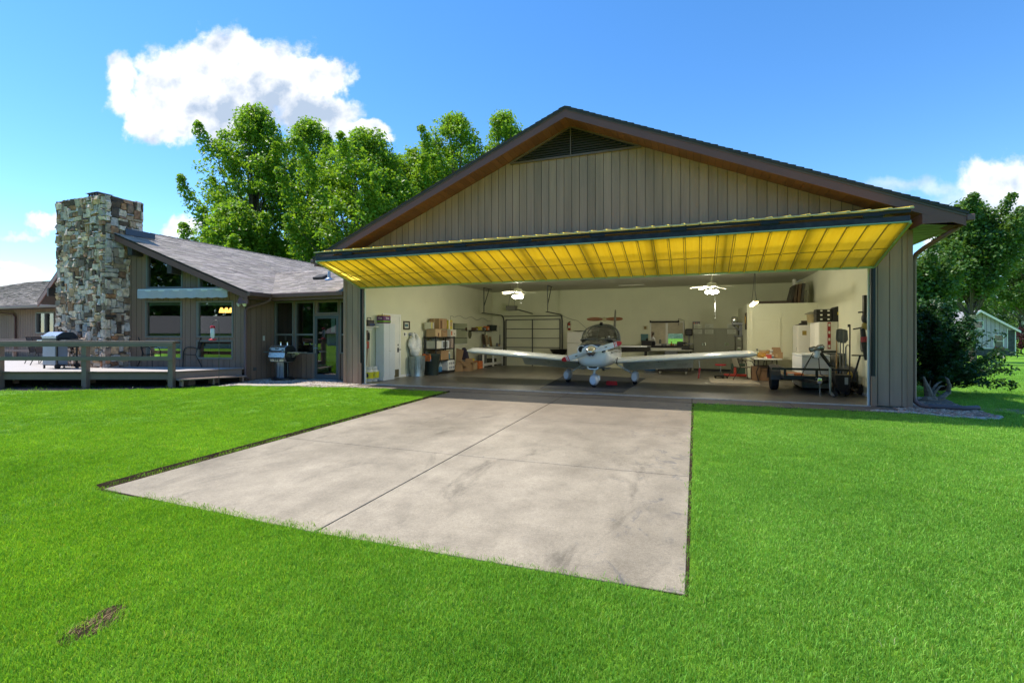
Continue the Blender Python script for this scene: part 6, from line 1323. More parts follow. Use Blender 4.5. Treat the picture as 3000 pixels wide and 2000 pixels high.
# rear left corner: mirror, wall basket, shelf with things, bench and window sashes
a, b_ = aX(1327, 1008, IL), aX(1368, 948, IL); B_ = B; t = th('mirror', 'large frameless mirror on the left wall right of the shelving', 'mirror', V3(IL, (a.y+b_.y)/2, a.z)); B('mirror_glass', mat('mirror_glass', (.72, .76, .70), .03, metal=1, vary=.02), t, wallx(a.y, b_.y, a.z, b_.z, .008), bevel=.002); B('clip', M_WTRIM, t, wallx(a.y+.1, b_.y-.1, a.z-.03, a.z-.002, .02))
q = aX(1376, 979, IL+.02); m = MB(); m.lathe([(.20, 0), (.2, .02), (.12, .06), (.02, .07)], q, 20, axis=(1, 0, 0), sy=.8); tag(m.build('straw_hat', mat('olive_straw', (.10, .10, .05), .8, vary=.3, vscale=20), smooth=True), 'round olive hat hanging on the left wall near the corner', 'hat')
zc_ = aX(1410, 967, IL+.3).z; y0, y1 = aX(1385, 967, IL+.3).y, BY-.04; t = th('wall_shelf', 'dark wall shelf in the rear left corner holding small goods', 'shelf', V3(IL, y0, zc_)); B('board', mat('dark_board', (.05, .04, .03), .7), t, (IL+.003, IL+.30, y0, y1, zc_-.025, zc_))
for k in range(2): B('bracket', M_BLACK, t, (IL+.004, IL+.25, y0+.4+k*1.6, y0+.43+k*1.6, zc_-.05, zc_-.026), (IL+.004, IL+.03, y0+.4+k*1.6, y0+.43+k*1.6, zc_-.22, zc_-.05))
def onwall(px): return V3(IL+.17, aX(px, 960, IL+.17).y, zc_+.001)
t = th('storage_bin', 'dark green storage bin at the right end of the corner wall shelf', 'bin', onwall(1448)); m = MB(); q = onwall(1448); q.y = min(q.y, BY-.42); m.loft([[q+V3(x*k, y*k2, z) for x, y in ((-.12, -.36), (.12, -.36), (.12, .36), (-.12, .36))] for z, k, k2 in ((0, .85, .9), (.24, 1, 1), (.27, 1.08, 1.03))]); m.build('bin', M_DGREEN, t, bevel=.01)
for px, w_, h_, mt, lb in ((1391, .12, .12, M_BRNP, 'small brown parcel at the left end of the corner wall shelf'), (1403, .14, .16, M_YEL, 'yellow and cream carton on the corner wall shelf'), (1416, .10, .14, M_GALV, 'grey tin on the corner wall shelf'), (1425, .12, .2, M_ORG, 'orange red carton on the corner wall shelf beside the green bin')): carton(lb, onwall(px), .2, w_*2, h_, RZ_, mt, tape=False, prints=((-.3, .3, .2, .5, M_BOXW),))
for k, (px, h_, mt, lb) in enumerate(((1424, .62, mat('walnut', (.06, .03, .02), .6), 'dark walnut panel, leftmost of the boards in the rear corner'), (1434, .56, M_CARD2, 'tan board, middle one leaning in the rear left corner'), (1444, .48, mat('ochre_board', (.28, .17, .07), .7), 'ochre narrow board, rightmost leaning in the rear left corner'))):
    q = aX(px, 1010, IL+.25); m = MB(); m.prism([V3(IL+.16, q.y-.14, .88), V3(IL+.16, q.y+.14, .88), V3(IL+.08, q.y+.14-.02*k, .88+h_), V3(IL+.08, q.y-.1, .88+h_)], (.02, 0, 0)); tag(m.build('leaning_board', mt, bevel=.003), lb, 'board', 'boards leaning in the rear corner')
by0 = aX(1412, 1020, IL+.55).y; t = th('corner_bench', 'cream framed bench under the boards in the rear left corner', 'bench', V3(IL+.3, by0+.5, flz(BY)))
bx1 = IL+.62; zb_ = flz(20); by1 = min(BY-.1, by0+2.6)
B('bench_top', M_WHITE, t, (IL+.01, bx1, by0, by1, .80, .87)); 
for y in (by0+.03, (by0+by1)/2, by1-.05): B('leg', M_WHITE, t, (bx1-.07, bx1, y, y+.06, zb_, .80))
B('lower_rail', M_WHITE, t, (bx1-.06, bx1-.01, by0+.09, by1-.1, zb_+.08, zb_+.2))
q = V3(IL+.35, by0+.5, zb_+.01); lathe_thing('metal_drum', 'grey metal drum under the cream corner bench', 'drum', q, [('drum', M_GALV, [(.2, 0), (.21, .02), (.21, .55), (.2, .57)])])
carton('dark crate under the right side of the corner bench', V3(IL+.33, by0+1.5, zb_+.01), .6, .4, .35, RZ_, mat('dark_crate', (.05, .05, .035), .7), tape=False)
for k, (px, h_, mt) in enumerate(((1418, .10, M_GALV), (1430, .12, M_BOXW), (1456, .14, M_GALV), (1462, .10, M_CARD2))): lathe_thing('bench_jar', ('short tin at the left end of the corner bench', 'white jar on the corner bench', 'grey jar on the right side of the corner bench', 'tan jar at the right end of the corner bench')[k], 'jar', V3(IL+.45, min(aX(px, 1010, IL+.45).y, by1-.06), .871), [('jar', mt, [(.05, 0), (.055, .01), (.055, h_), (.04, h_+.01)]), ('lid', M_BLACK, [(.045, h_+.011), (.045, h_+.03), (.01, h_+.031)])], n=12)
# cable stapled along the left wall
pts = [aX(1320+k*3, 925+ (k*.33)+3.5*math.sin(k*.55)*(1 if k > 2 else 0), IL+.012) for k in range(0, 40)]; pts = [aX(1320, 962, IL+.012)]+[p for p in pts if p.y < BY-.1]; m = MB(); m.tube(pts, .008, 5); tag(m.build('wall_cable', mat('grey_cable', (.12, .13, .1), .6)), 'grey cable looping along the left wall to the corner', 'cable')
m = MB(); m.tube([bw(*p)+V3(0, -.02, 0) for p in ((1647, 924), (1665, 932), (1680, 937), (1692, 939), (1702, 948), (1714, 958), (1722, 965))], .009, 5); tag(m.build('wall_cable', MATS['grey_cable']), 'grey cable running down the back wall right of the garage door', 'cable')
# ---- back wall: fridge, extinguisher, wooden propeller
fr0, fr1 = bw(1661, 972), bw(1710, 972); t = th('refrigerator', 'old white refrigerator against the back wall right of the garage door', 'refrigerator', V3((fr0.x+fr1.x)/2, BY-.35, flz(BY))); x0, x1 = fr0.x*.97, fr1.x*.97; zt_ = fr0.z*1.0; zb_ = flz(BY)
B('body', M_WHITE, t, (x0, x1, BY-.62, BY-.03, zb_+.06, zt_), bevel=.02); B('freezer_door', M_WHITE, t, (x0, x1, BY-.68, BY-.625, zt_-.52, zt_), bevel=.015); B('fridge_door', M_WHITE, t, (x0, x1, BY-.68, BY-.625, zb_+.12, zt_-.53), bevel=.015); B('handle', M_CHROME, t, (x1-.07, x1-.04, BY-.72, BY-.685, zt_-.9, zt_-.58)); B('handle', M_CHROME, t, (x1-.07, x1-.04, BY-.72, BY-.685, zt_-.48, zt_-.25)); B('kick_grille', M_BLACK, t, (x0+.02, x1-.02, BY-.6, BY-.58, zb_, zb_+.1))
q = V3((x0+x1)/2+.1, BY-.35, zt_); m = MB(); m.lathe([(.05, .001), (.26, .03), (.28, .05), (.25, .05)], q, 20); tag(m.build('shallow_pan', mat('pan_grey', (.10, .10, .07), .5), smooth=True), 'shallow dark pan on top of the white refrigerator', 'pan')
q = aY(1637, 1030, BY-.5); m = MB(); m.lathe([(.28, 0), (.42, .22), (.45, .24), (.43, .24)], V3(q.x, BY-.5, q.z-.12), 20); m.tube([V3(q.x, BY-.5, flz(BY)), V3(q.x, BY-.5, q.z-.11)], .06); tag(m.build('barbecue_kettle', M_BLACK, smooth=True), 'black kettle shaped basin on a stand by the refrigerator', 'basin')
q = bw(1668.5, 955); t = th('fire_extinguisher', 'red fire extinguisher on the back wall above the refrigerator', 'fire extinguisher', q); m = MB(); q = q+V3(0, -.08, -.20); m.lathe([(.05, 0), (.065, .02), (.065, .30), (.05, .35), (.025, .37)], q, 16); m.build('cylinder', mat('extinguisher_red', (.30, .03, .02), .35), t, smooth=True); m = MB(); m.lathe([(.067, .10), (.067, .22)], q, 16); m.build('label', M_PAPER, t, smooth=True); m = MB(); m.tube([q+V3(0, 0, .37), q+V3(0, 0, .41)], .02); m.tube([q+V3(.0, 0, .41), q+V3(.09, -.02, .42)], .012); m.tube([q+V3(0, 0, .39), q+V3(-.08, 0, .33), q+V3(-.085, 0, .1)], .01); m.build('valve', M_BLACK, t, smooth=True)
a, b_ = bw(1720, 935), bw(1825, 934); cpt = (a+b_)/2+V3(0, -.05, 0); L_ = (b_-a).length/2; t = th('wooden_propeller', 'varnished wooden propeller mounted on the back wall', 'propeller', cpt)
M_VARN = mat('varnished_wood', (.26, .085, .025), .35, vary=.25, vscale=3, stretch=(1, 6, 6))
for s in (-1, 1):
    m = MB(); m.loft([[cpt+V3(s*r_*L_, math.sin(a_)*th_+.0, math.cos(a_)*h_) for a_ in (2*math.pi*j/12 for j in range(12))] for r_, h_, th_ in ((.04, .055, .045), (.15, .05, .04), (.35, .075, .03), (.6, .085, .022), (.8, .075, .016), (.95, .05, .01), (1, .02, .006))]); m.build('blade', M_VARN, t, smooth=True)
m = MB(); m.lathe([(.09, -.04), (.09, .05), (.06, .055)], cpt, 20, axis=(0, -1, 0)); m.build('hub', mat('hub_pale', (.45, .4, .22), .5), t, smooth=True)
# small pictures and mailbox, switch
a, b_ = bw(1883, 966), bw(1898, 954); t = th('small_picture', 'small framed brown picture on the back wall above the blue box', 'picture', (a+b_)/2); B('frame', mat('cream_frame', (.5, .47, .33), .6), t, (a.x, b_.x, BY-.02, BY-.004, a.z, b_.z)); B('print', mat('print_ochre', (.2, .13, .03), .7, vary=.4, vscale=9), t, (a.x+.06, b_.x-.06, BY-.024, BY-.0205, a.z+.03, b_.z-.03), bevel=0)
a, b_ = bw(1878.5, 1000), bw(1899, 978); t = th('mail_box', 'teal wall mounted letter box beside the office window', 'letter box', (a+b_)/2); B('box', mat('teal_paint', (.06, .17, .19), .45), t, (a.x, b_.x, BY-.13, BY-.005, a.z, b_.z-.1), bevel=.01); B('lid', MATS['teal_paint'], t, (a.x-.01, b_.x+.01, BY-.15, BY-.005, b_.z-.095, b_.z), bevel=.02)
# ---- office window with blind rod, the room behind it, and a man at a desk
wm = (wl+wr)/2
ow = MB(); f = .05
for x0, x1, z0, z1 in ((wl, wl+f, wb, wt), (wr-f, wr, wb, wt), (wl+f, wr-f, wb, wb+f), (wl+f, wr-f, wt-f, wt), (wm-.05, wm+.05, wb+f, wt-f)): ow.box(x0, x1, BY-.02, BY+.1, z0, z1)
ow = ow.build('office_window', M_WHITE, hangar, bevel=.004); m = MB(); m.face([(wl+f, BY+.05, wb+f), (wr-f, BY+.05, wb+f), (wr-f, BY+.05, wt-f), (wl+f, BY+.05, wt-f)]); m.build('pane', glass('office_glass', (.9, .92, .88), .03), ow)
B('sill', M_WHITE, ow, (wl-.08, wr+.08, BY-.10, BY-.021, wb-.04, wb), bevel=.004)
a = bw(1906, 943); b_ = bw(1988, 943); t = th('curtain_rod', 'dark roller rod mounted above the office window', 'rod', a+V3(0, -.1, 0)); m = MB(); m.tube([(a.x, BY-.12, a.z), (b_.x, BY-.12, a.z)], .04, 10); m.build('roller', M_BLACK, t, smooth=True)
for x in (a.x, b_.x): B('bracket', M_BLACK, t, (x-.03, x+.03, BY-.15, BY-.003, a.z-.03, a.z+.06))
M_OFFW = mat('office_wall', (.72, .66, .50), .8)
OX0, OX1, OYB = wl-1.2, wr+2.2, BY+3.4; ofz = flz(BY)-.05
hx0, hx1, hz0, hz1 = aY(1957, 0, OYB).x, aY(2010, 0, OYB).x, aY(1980, 1012, OYB).z, aY(1980, 977, OYB).z
office = th('office_room', 'lit cream office room seen through the window in the back wall', 'room', V3(wm, BY+1.7, ofz))
B('office_wall', M_OFFW, office, (OX0, hx0, OYB, OYB+.1, ofz, 2.7), (hx1, OX1, OYB, OYB+.1, ofz, 2.7), (hx0, hx1, OYB, OYB+.1, ofz, hz0), (hx0, hx1, OYB, OYB+.1, hz1, 2.7), (OX0-.1, OX0, BY+.13, OYB, ofz, 2.7), (OX1, OX1+.1, BY+.13, OYB, ofz, 2.7), bevel=0)
B('office_ceiling', M_OFFW, office, (OX0, OX1, BY+.13, OYB, 2.7, 2.75), bevel=0); B('office_floor', M_FLOOR, office, (OX0, OX1, BY+.13, OYB, ofz-.05, ofz), bevel=0)
m = MB(); m.face([(hx0, OYB+.05, hz0), (hx1, OYB+.05, hz0), (hx1, OYB+.05, hz1), (hx0, OYB+.05, hz1)]); m.build('far_window', glass('far_glass', (.8, .85, .82), .02), office)
for k, x in enumerate((wl+.25, wl+.95)):
    t = th('strip_light', ('lit ceiling strip light in the office, left one', 'lit ceiling strip light in the office, right one')[k], 'lamp', V3(x, BY+1.6, 2.6), 0, 'office strip lights'); B('housing', M_WHITE, t, (x-.28, x+.28, BY+1.5, BY+1.7, 2.64, 2.695)); B('tube', glow('strip_glow%d' % k, (1, .93, .78), 9), t, (x-.26, x+.26, BY+1.53, BY+1.67, 2.60, 2.635), bevel=0)
dk_ = V3(wl+.7, BY+1.15, ofz); t = th('office_desk', 'desk top behind the office window glass', 'desk', dk_); B('desk_top', mat('desk_wood', (.2, .15, .1), .5), t, (dk_.x-.9, dk_.x+1.5, BY+.7, BY+1.45, ofz+.72, ofz+.76))
for x in (-.85, 1.4): B('leg', M_BLACK, t, (dk_.x+x, dk_.x+x+.06, BY+.75, BY+1.4, ofz, ofz+.72))
# ================================================================ the man in the office (seen through the back window)
M_SKIN = mat('skin', (.42, .24, .17), .5, vary=.06); M_SHIRT = mat('white_shirt', (.62, .61, .58), .8, vary=.08, vscale=8); M_HAIR = mat('grey_brown_hair', (.14, .10, .07), .7, vary=.3, vscale=30); M_TROU = mat('dark_trousers', (.05, .05, .06), .8)
def skinned(name, chain, edges, mt, parent, root=0, sub=2):
    me = bpy.data.meshes.new(name); W = WM[parent.name]; Wi = W.inverted()
    me.from_pydata([tuple(Wi@Vector(c[0])) for c in chain], edges, []); me.materials.append(mt)
    o = bpy.data.objects.new(name, me); col.objects.link(o); o.parent = parent; WM[o.name] = W
    sk = o.modifiers.new('skin', 'SKIN'); sk.use_smooth_shade = True
    for i, c in enumerate(chain):
        r = c[1] if isinstance(c[1], tuple) else (c[1], c[1]); me.skin_vertices[0].data[i].radius = r; me.skin_vertices[0].data[i].use_root = (i == root)
    sb = o.modifiers.new('sub', 'SUBSURF'); sb.levels = sub; sb.render_levels = sub
    return o
hp = aY(1914.5, 975, BY+1.75); S0 = V3(hp.x+.05, BY+1.85, hp.z-.78)      # seat height point (pelvis), facing -X slightly toward the window
man = th('person', 'person in a white shirt with short hair sitting in the office behind the window', 'person', V3(S0.x, S0.y, ofz))
def bp(x, y, z): return V3(S0.x-x, S0.y+y, S0.z+z)          # x forward (to the left), y sideways
body = [(bp(0, 0, 0), (.15, .13)), (bp(.02, 0, .18), (.135, .12)), (bp(.06, 0, .36), (.16, .13)), (bp(.09, 0, .50), (.12, .10)), (bp(.11, 0, .57), .055),  # spine to neck base
        (bp(.08, .19, .47), .065), (bp(.16, .24, .22), .048), (bp(.38, .20, .12), .040), (bp(.08, -.19, .47), .065), (bp(.16, -.24, .22), .048), (bp(.38, -.20, .12), .040)]
skinned('shirt', body, [(0, 1), (1, 2), (2, 3), (3, 4), (3, 5), (5, 6), (6, 7), (3, 8), (8, 9), (9, 10)], M_SHIRT, man)
lg_ = [(bp(0, 0, -.02), (.15, .13)), (bp(.05, .10, -.03), .09), (bp(.44, .13, .0), .065), (bp(.44, .13, -.42), .045), (bp(.52, .13, -.46), .04), (bp(.05, -.10, -.03), .09), (bp(.44, -.13, .0), .065), (bp(.44, -.13, -.42), .045), (bp(.52, -.13, -.46), .04)]
skinned('trousers', lg_, [(0, 1), (1, 2), (2, 3), (3, 4), (0, 5), (5, 6), (6, 7), (7, 8)], M_TROU, man)
# head with brow, nose, chin, ears; hair cap
m = MB(); hc = bp(.15, 0, .72); secs = []
prof = [(-.125, .045, .055, .02), (-.10, .075, .062, .015), (-.06, .092, .070, .008), (-.02, .10, .075, 0), (.03, .105, .078, -.005), (.07, .098, .074, -.01), (.10, .075, .058, -.012), (.12, .03, .025, -.012)]
for z, rx, ry, ox in prof: secs.append([hc+V3(-(ox+rx*math.cos(a)), ry*math.sin(a), z) for a in (2*math.pi*j/20 for j in range(20))])
m.loft(secs); m.loft([[hc+V3(-.098, 0, .02)+V3(.0, -.008, 0), hc+V3(-.098, .008, .02), hc+V3(-.09, 0, .03)], [hc+V3(-.128, -.012, -.025), hc+V3(-.128, .012, -.025), hc+V3(-.125, 0, -.012)], [hc+V3(-.095, -.014, -.035), hc+V3(-.095, .014, -.035), hc+V3(-.1, 0, -.02)]])
for s in (-1, 1): m.ball(hc+V3(.0, .078*s, -.01), .03, 10, 6, (.7, .35, 1.1))
m.tube([bp(.11, 0, .53), hc+V3(.01, 0, -.10)], [.058, .05], 12); m.build('head', M_SKIN, man, smooth=True)
m = MB(); m.loft([[hc+V3(-(ox-.012+rx*1.07*math.cos(a)*(1 if math.cos(a) < 0 else k)), ry*1.08*math.sin(a), z+.008) for a in (2*math.pi*j/20 for j in range(20))] for z, rx, ry, ox, k in ((-.06, .09, .066, .008, .0), (-.01, .10, .075, 0, .05), (.04, .105, .078, -.005, .3), (.07, .10, .076, -.008, .9), (.10, .08, .062, -.012, 1), (.123, .03, .025, -.012, 1))]); m.build('hair', M_HAIR, man, smooth=True)
m = MB()
for s in (-1, 1): m.ball(hc+V3(-.094, .03*s, .012), .011, 8, 6)
m.build('eyes', M_BLACK, man, smooth=True); m = MB(); m.box(hc.x-.108, hc.x-.098, hc.y-.022, hc.y+.022, hc.z-.066, hc.z-.060); m.build('mouth', mat('lip', (.3, .12, .1), .5), man)
for s in (-1, 1):                                   # hands resting on the desk, five fingers each
    w0 = bp(.38, .20*s, .12); ch = [(w0, .034), (w0+V3(-.05, 0, -.005), (.04, .02)), (w0+V3(-.10, 0, -.01), (.042, .018))]; ed = [(0, 1), (1, 2)]
    for k in range(4):
        y = (-.03+.02*k); l = (.062, .075, .07, .052)[k]; b0 = len(ch); ch += [(w0+V3(-.105-l*.55, y*s, -.014), .0085), (w0+V3(-.105-l, y*s*1.1, -.028), .0075)]; ed += [(2, b0), (b0, b0+1)]
    b0 = len(ch); ch += [(w0+V3(-.06, -.05*s, -.01), .010), (w0+V3(-.10, -.06*s, -.02), .009)]; ed += [(1, b0), (b0, b0+1)]
    skinned('hand', ch, ed, M_SKIN, man, sub=1)
t = th('office_chair', 'grey office chair behind the seated person in the office', 'chair', V3(S0.x, S0.y, ofz)); q = S0-V3(0, 0, .12)
B('seat', mat('grey_fabric', (.16, .18, .17), .9), t, (q.x-.26, q.x+.24, q.y-.24, q.y+.24, q.z-.06, q.z), bevel=.03); B('backrest', MATS['grey_fabric'], t, (q.x+.22, q.x+.30, q.y-.22, q.y+.22, q.z+.15, q.z+.60), bevel=.04); m = MB(); m.tube([q+V3(0, 0, -.06), V3(q.x, q.y, ofz+.05)], .03)
for k in range(5): m.bar(V3(q.x, q.y, ofz+.07), V3(q.x+.28*math.cos(k*1.2566), q.y+.28*math.sin(k*1.2566), ofz+.03), .04)
m.build('pedestal', M_BLACK, t)
# ================================================================ right half of the hangar
CF = BY-.50
M_TOPW = mat('laminate_white', (.70, .70, .62), .5)
def seam(x, y, z0, z1): return (x-.004, x+.004, y-.004, y-.0005, z0, z1)
# grey green steel lockers
x0, x1 = aY(2031, 0, CF).x, aY(2162, 0, CF).x; z0, z1 = flz(CF), aY(2080, 965, CF).z
t = th('steel_lockers', 'long grey green steel locker bank against the back wall right of the workbench', 'lockers', V3((x0+x1)/2, BY-.25, z0))
B('carcass', M_CABG, t, (x0, x1, CF+.02, BY-.01, z0+.0, z1), bevel=.006); B('plinth', M_BLACK, t, (x0+.02, x1-.02, CF+.01, CF+.02, z0, z0+.09))
B('cornice', M_CABG, t, (x0-.04, x1+.02, CF-.03, BY-.01, z1, z1+.05), bevel=.006)
nd = 4; dw = (x1-x0)/nd
for k in range(nd):
    d_ = B('door', M_CABG, t, (x0+dw*k+.01, x0+dw*(k+1)-.01, CF, CF+.019, z0+.10, z1-.02), bevel=.005); xk = x0+dw*(k+.88) if k % 2 == 0 else x0+dw*(k+.12)
    B('handle', M_CHROME, d_, (xk-.012, xk+.012, CF-.03, CF-.001, 1.0, 1.12))
    if k in (0, 1, 3):
        xc = x0+dw*(k+(.45 if k else .42)); o = B('notice', M_PAPER, d_, (xc-.17, xc+.17, CF-.006, CF-.002, 1.50, 1.50+.42), bevel=0)
        m = MB(); 
        for r_ in range(7): m.box(xc-.13, xc-.13+.26*random.uniform(.5, 1), CF-.0085, CF-.0065, 1.54+r_*.05, 1.555+r_*.05)
        m.build('print', mat('print_grey', (.20, .22, .16), .7), o)
carton('dark glossy carton with red bottles printed on top of the steel lockers', V3(aY(2040, 0, CF+.2).x, CF+.25, z1+.051), .30, .26, .30, 0, mat('dark_print', (.05, .03, .03), .4), tape=False, prints=((-.35, -.2, .1, .8, M_ORG), (-.02, .12, .15, .9, mat('dark_red_print', (.22, .04, .03), .4)), (.25, .38, .1, .7, M_BOXW)))
# workbench with machines
WF = BY-.95; x0, x1 = aY(1884, 0, WF).x, aY(2029, 0, WF).x; bz = aY(1960, 1024, WF).z; zb = flz(BY)
t = th('workbench', 'long workbench with a pale top under the office window', 'workbench', V3((x0+x1)/2, BY-.45, zb)); B('bench_top', M_TOPW, t, (x0, x1, WF, BY-.2, bz-.05, bz), bevel=.005)
for x in (x0+.05, (x0+x1)/2, x1-.1): 
    for y in (WF+.05, BY-.3): B('leg', M_BLACK, t, (x, x+.06, y, y+.06, zb, bz-.05))
B('bench_shelf', mat('dark_ply', (.06, .045, .03), .8), t, (x0+.1, x1-.15, WF+.12, BY-.3, zb+.30, zb+.34)); B('drawer_box', M_GALV, t, (x0+.9, x1-.6, WF+.02, BY-.4, bz-.28, bz-.052))
def onb(px, dy=.35): return V3(aY(px, 0, WF+dy).x, WF+dy, bz+.001)
q = onb(1945, .45); t = th('metal_lathe', 'long dark bench lathe on the workbench under the office window', 'lathe', q)
m = MB(); m.box(q.x-.75, q.x+.95, q.y-.12, q.y+.12, q.z, q.z+.10); m.box(q.x-.70, q.x+.90, q.y-.09, q.y+.09, q.z+.10, q.z+.16); m.build('bed', M_STEEL, t, bevel=.01); m = MB(); m.box(q.x-.95, q.x-.5, q.y-.16, q.y+.14, q.z+.06, q.z+.38); m.lathe([(.09, 0), (.10, .12), (.05, .14)], q+V3(-.5, 0, .26), 16, axis=(1, 0, 0)); m.build('headstock', M_STEEL, t, bevel=.015); m = MB(); m.box(q.x+.55, q.x+.8, q.y-.1, q.y+.1, q.z+.16, q.z+.34); m.tube([q+V3(.8, 0, .27), q+V3(.95, 0, .27)], .04); m.build('tailstock', M_STEEL, t, bevel=.015); m = MB(); m.box(q.x-.1, q.x+.12, q.y-.2, q.y+.12, q.z+.16, q.z+.24); m.tube([q+V3(0, -.2, .2), q+V3(0, -.26, .2)], .05); m.build('carriage', M_GALV, t); m = MB(); m.ball(q+V3(-.72, 0, .43), .06); m.build('knob', M_BLACK, t, smooth=True)
M_AMB = mat('amber_bottle', (.34, .15, .015), .25, vary=.2); kinds = [(1967, .34, .05, M_AMB, 'tall amber bottle'), (1973, .24, .06, M_AMB, 'squat amber bottle'), (1980, .2, .05, mat('ochre_tin', (.36, .22, .05), .5), 'ochre tin'), (1990, .16, .05, M_CHROME, 'small shiny tin'), (1998, .2, .04, M_BOXW, 'white spray bottle'), (1959, .16, .05, M_BLACK, 'dark jar'), (2005, .14, .05, M_GALV, 'grey jar')]
for i, (px, h_, r_, mt, nm) in enumerate(kinds): lathe_thing('bottle', nm+' among the clutter on the workbench', 'bottle', onb(px, .62)+V3(0, 0, .0), [('bottle', mt, [(r_*.9, 0), (r_, .01), (r_, h_*.6), (r_*.4, h_*.8), (r_*.4, h_*.95)]), ('cap', M_BLACK, [(r_*.45, h_*.95), (r_*.45, h_), (r_*.1, h_+.002)])], n=12)
carton('low dark tool case on the right end of the workbench', onb(2003, .25), .5, .25, .16, 0, mat('dark_case', (.03, .03, .03), .5), tape=False)
carton('long pale tray lying on the front of the workbench', onb(1950, .12), 1.3, .16, .07, 0, M_BOXW, tape=False)
q = V3(aY(2019, 0, WF+.1).x, WF+.25, bz); hz = aY(2019, 978, WF+.2).z; t = th('drill_press', 'black drill press on a grey column at the right end of the workbench', 'drill press', q)
m = MB(); m.tube([q, V3(q.x, q.y, hz+.1)], .035, 10); m.build('column', M_GALV, t, smooth=True); m = MB(); m.box(q.x-.16, q.x+.14, q.y-.25, q.y+.22, hz-.08, hz+.22); m.build('head', M_BLACK, t, bevel=.05); m = MB(); m.lathe([(.02, -.3), (.035, -.2), (.045, -.08)], V3(q.x, q.y-.16, hz), 12); m.build('chuck', M_CHROME, t, smooth=True); B('table', M_GALV, t, (q.x-.16, q.x+.16, q.y-.3, q.y+.05, bz+.24, bz+.28)); B('foot', M_STEEL, t, (q.x-.18, q.x+.18, q.y-.25, q.y+.15, bz, bz+.05))
m = MB()
for k in range(3): a = k*2.094+.5; m.tube([V3(q.x+.16, q.y-.1, hz-.02), V3(q.x+.18, q.y-.1+.2*math.cos(a), hz-.02+.2*math.sin(a))], .012, 6)
m.build('feed_handle', M_CHROME, t, smooth=True)
a, b_, c_ = (bw(*p) for p in ((1988, 933), (2004.5, 939), (2008, 1000))); m = MB(); m.tube([a+V3(0, -.02, -.3), a+V3(0, -.03, 0), b_+V3(0, -.3, 0), V3(c_.x, c_.y-.3, bz+.1)], .012, 6); tag(m.build('lamp_arm', MATS['grey_cable']), 'thin jointed lamp arm beside the office window', 'lamp arm')
q = aF(1904, 1091); q.y = max(q.y, WF+.1)-.35; q.x = aY(1904, 0, q.y).x; q.z = flz(q.y); lathe_thing('blue_tub', 'round blue tub on the floor under the workbench', 'tub', q, [('tub', mat('tub_blue', (.03, .13, .33), .4), [(.23, 0), (.27, .28), (.285, .285), (.285, .30), (.26, .30), (.2, .05)])])
c0, c1 = aF(1927, 1094), aF(2016, 1095); yq = min(c0.y, WF-.1); x0, x1 = aY(1927, 0, yq).x, aY(2016, 0, yq).x; z0 = flz(yq); t = th('tool_cart', 'low black tool cart on castors in front of the workbench', 'cart', V3((x0+x1)/2, yq, z0)); B('tray', M_BLACK, t, (x0, x1, yq, yq+.5, z0+.10, z0+.24), bevel=.02); B('deck', mat('cart_deck', (.03, .03, .035), .5), t, (x0+.05, x1-.05, yq+.05, yq+.45, z0+.24, z0+.40), bevel=.02)
for x in (x0+.08, x1-.08):
    for y in (yq+.06, yq+.44): m = MB(); m.lathe([(.01, -.02), (.045, -.02), (.05, 0), (.045, .02), (.01, .02)], V3(x, y, z0+.05), 14, axis=(1, 0, 0)); m.build('castor', mat('castor_white', (.5, .5, .45), .5), t, smooth=True)
# filing cabinet with a chrome headed milling machine, red stand
q0, q1 = aY(2156, 0, 20.6).x, aY(2188, 0, 20.6).x; ft = aY(2170, 986, 20.6).z; z0 = flz(20.6); q1 = min(q1, sA.x-.02); t = th('filing_cabinet', 'dark grey filing cabinet squeezed in left of the store room', 'filing cabinet', V3((q0+q1)/2, 20.9, z0)); B('carcass', mat('filing_grey', (.12, .12, .095), .5), t, (q0, q1, 20.62, 21.3, z0, ft), bevel=.006)
nz_ = 4; dh = (ft-z0)/nz_
for k in range(nz_): d_ = B('drawer', mat('drawer_grey', (.17, .17, .13), .5), t, (q0+.02, q1-.02, 20.60, 20.619, z0+dh*k+.015, z0+dh*(k+1)-.015), bevel=.004); B('handle', M_CHROME, d_, ((q0+q1)/2-.08, (q0+q1)/2+.08, 20.57, 20.599, z0+dh*(k+.62), z0+dh*(k+.68))); B('label_holder', M_PAPER, d_, ((q0+q1)/2-.05, (q0+q1)/2+.05, 20.593, 20.599, z0+dh*(k+.78), z0+dh*(k+.88)), bevel=0)
q = V3((q0+q1)/2, 20.9, ft); t = th('milling_machine', 'chrome and grey milling head on top of the filing cabinet', 'machine', q)
m = MB(); m.box(q.x-.16, q.x+.16, q.y-.2, q.y+.2, q.z, q.z+.05); m.box(q.x+.02, q.x+.16, q.y-.02, q.y+.16, q.z+.05, q.z+.5); m.build('column', M_GALV, t, bevel=.01); m = MB(); m.box(q.x-.24, q.x+.2, q.y-.16, q.y+.16, q.z+.45, q.z+.56); m.bar(q+V3(-.2, 0, .46), q+V3(.06, 0, .22), .06); m.build('arm', M_GALV, t, bevel=.015); m = MB(); m.lathe([(.03, .40), (.06, .45), (.12, .56), (.125, .74), (.10, .78)], q+V3(-.14, -.02, 0), 18); m.build('motor', M_CHROME, t, smooth=True)
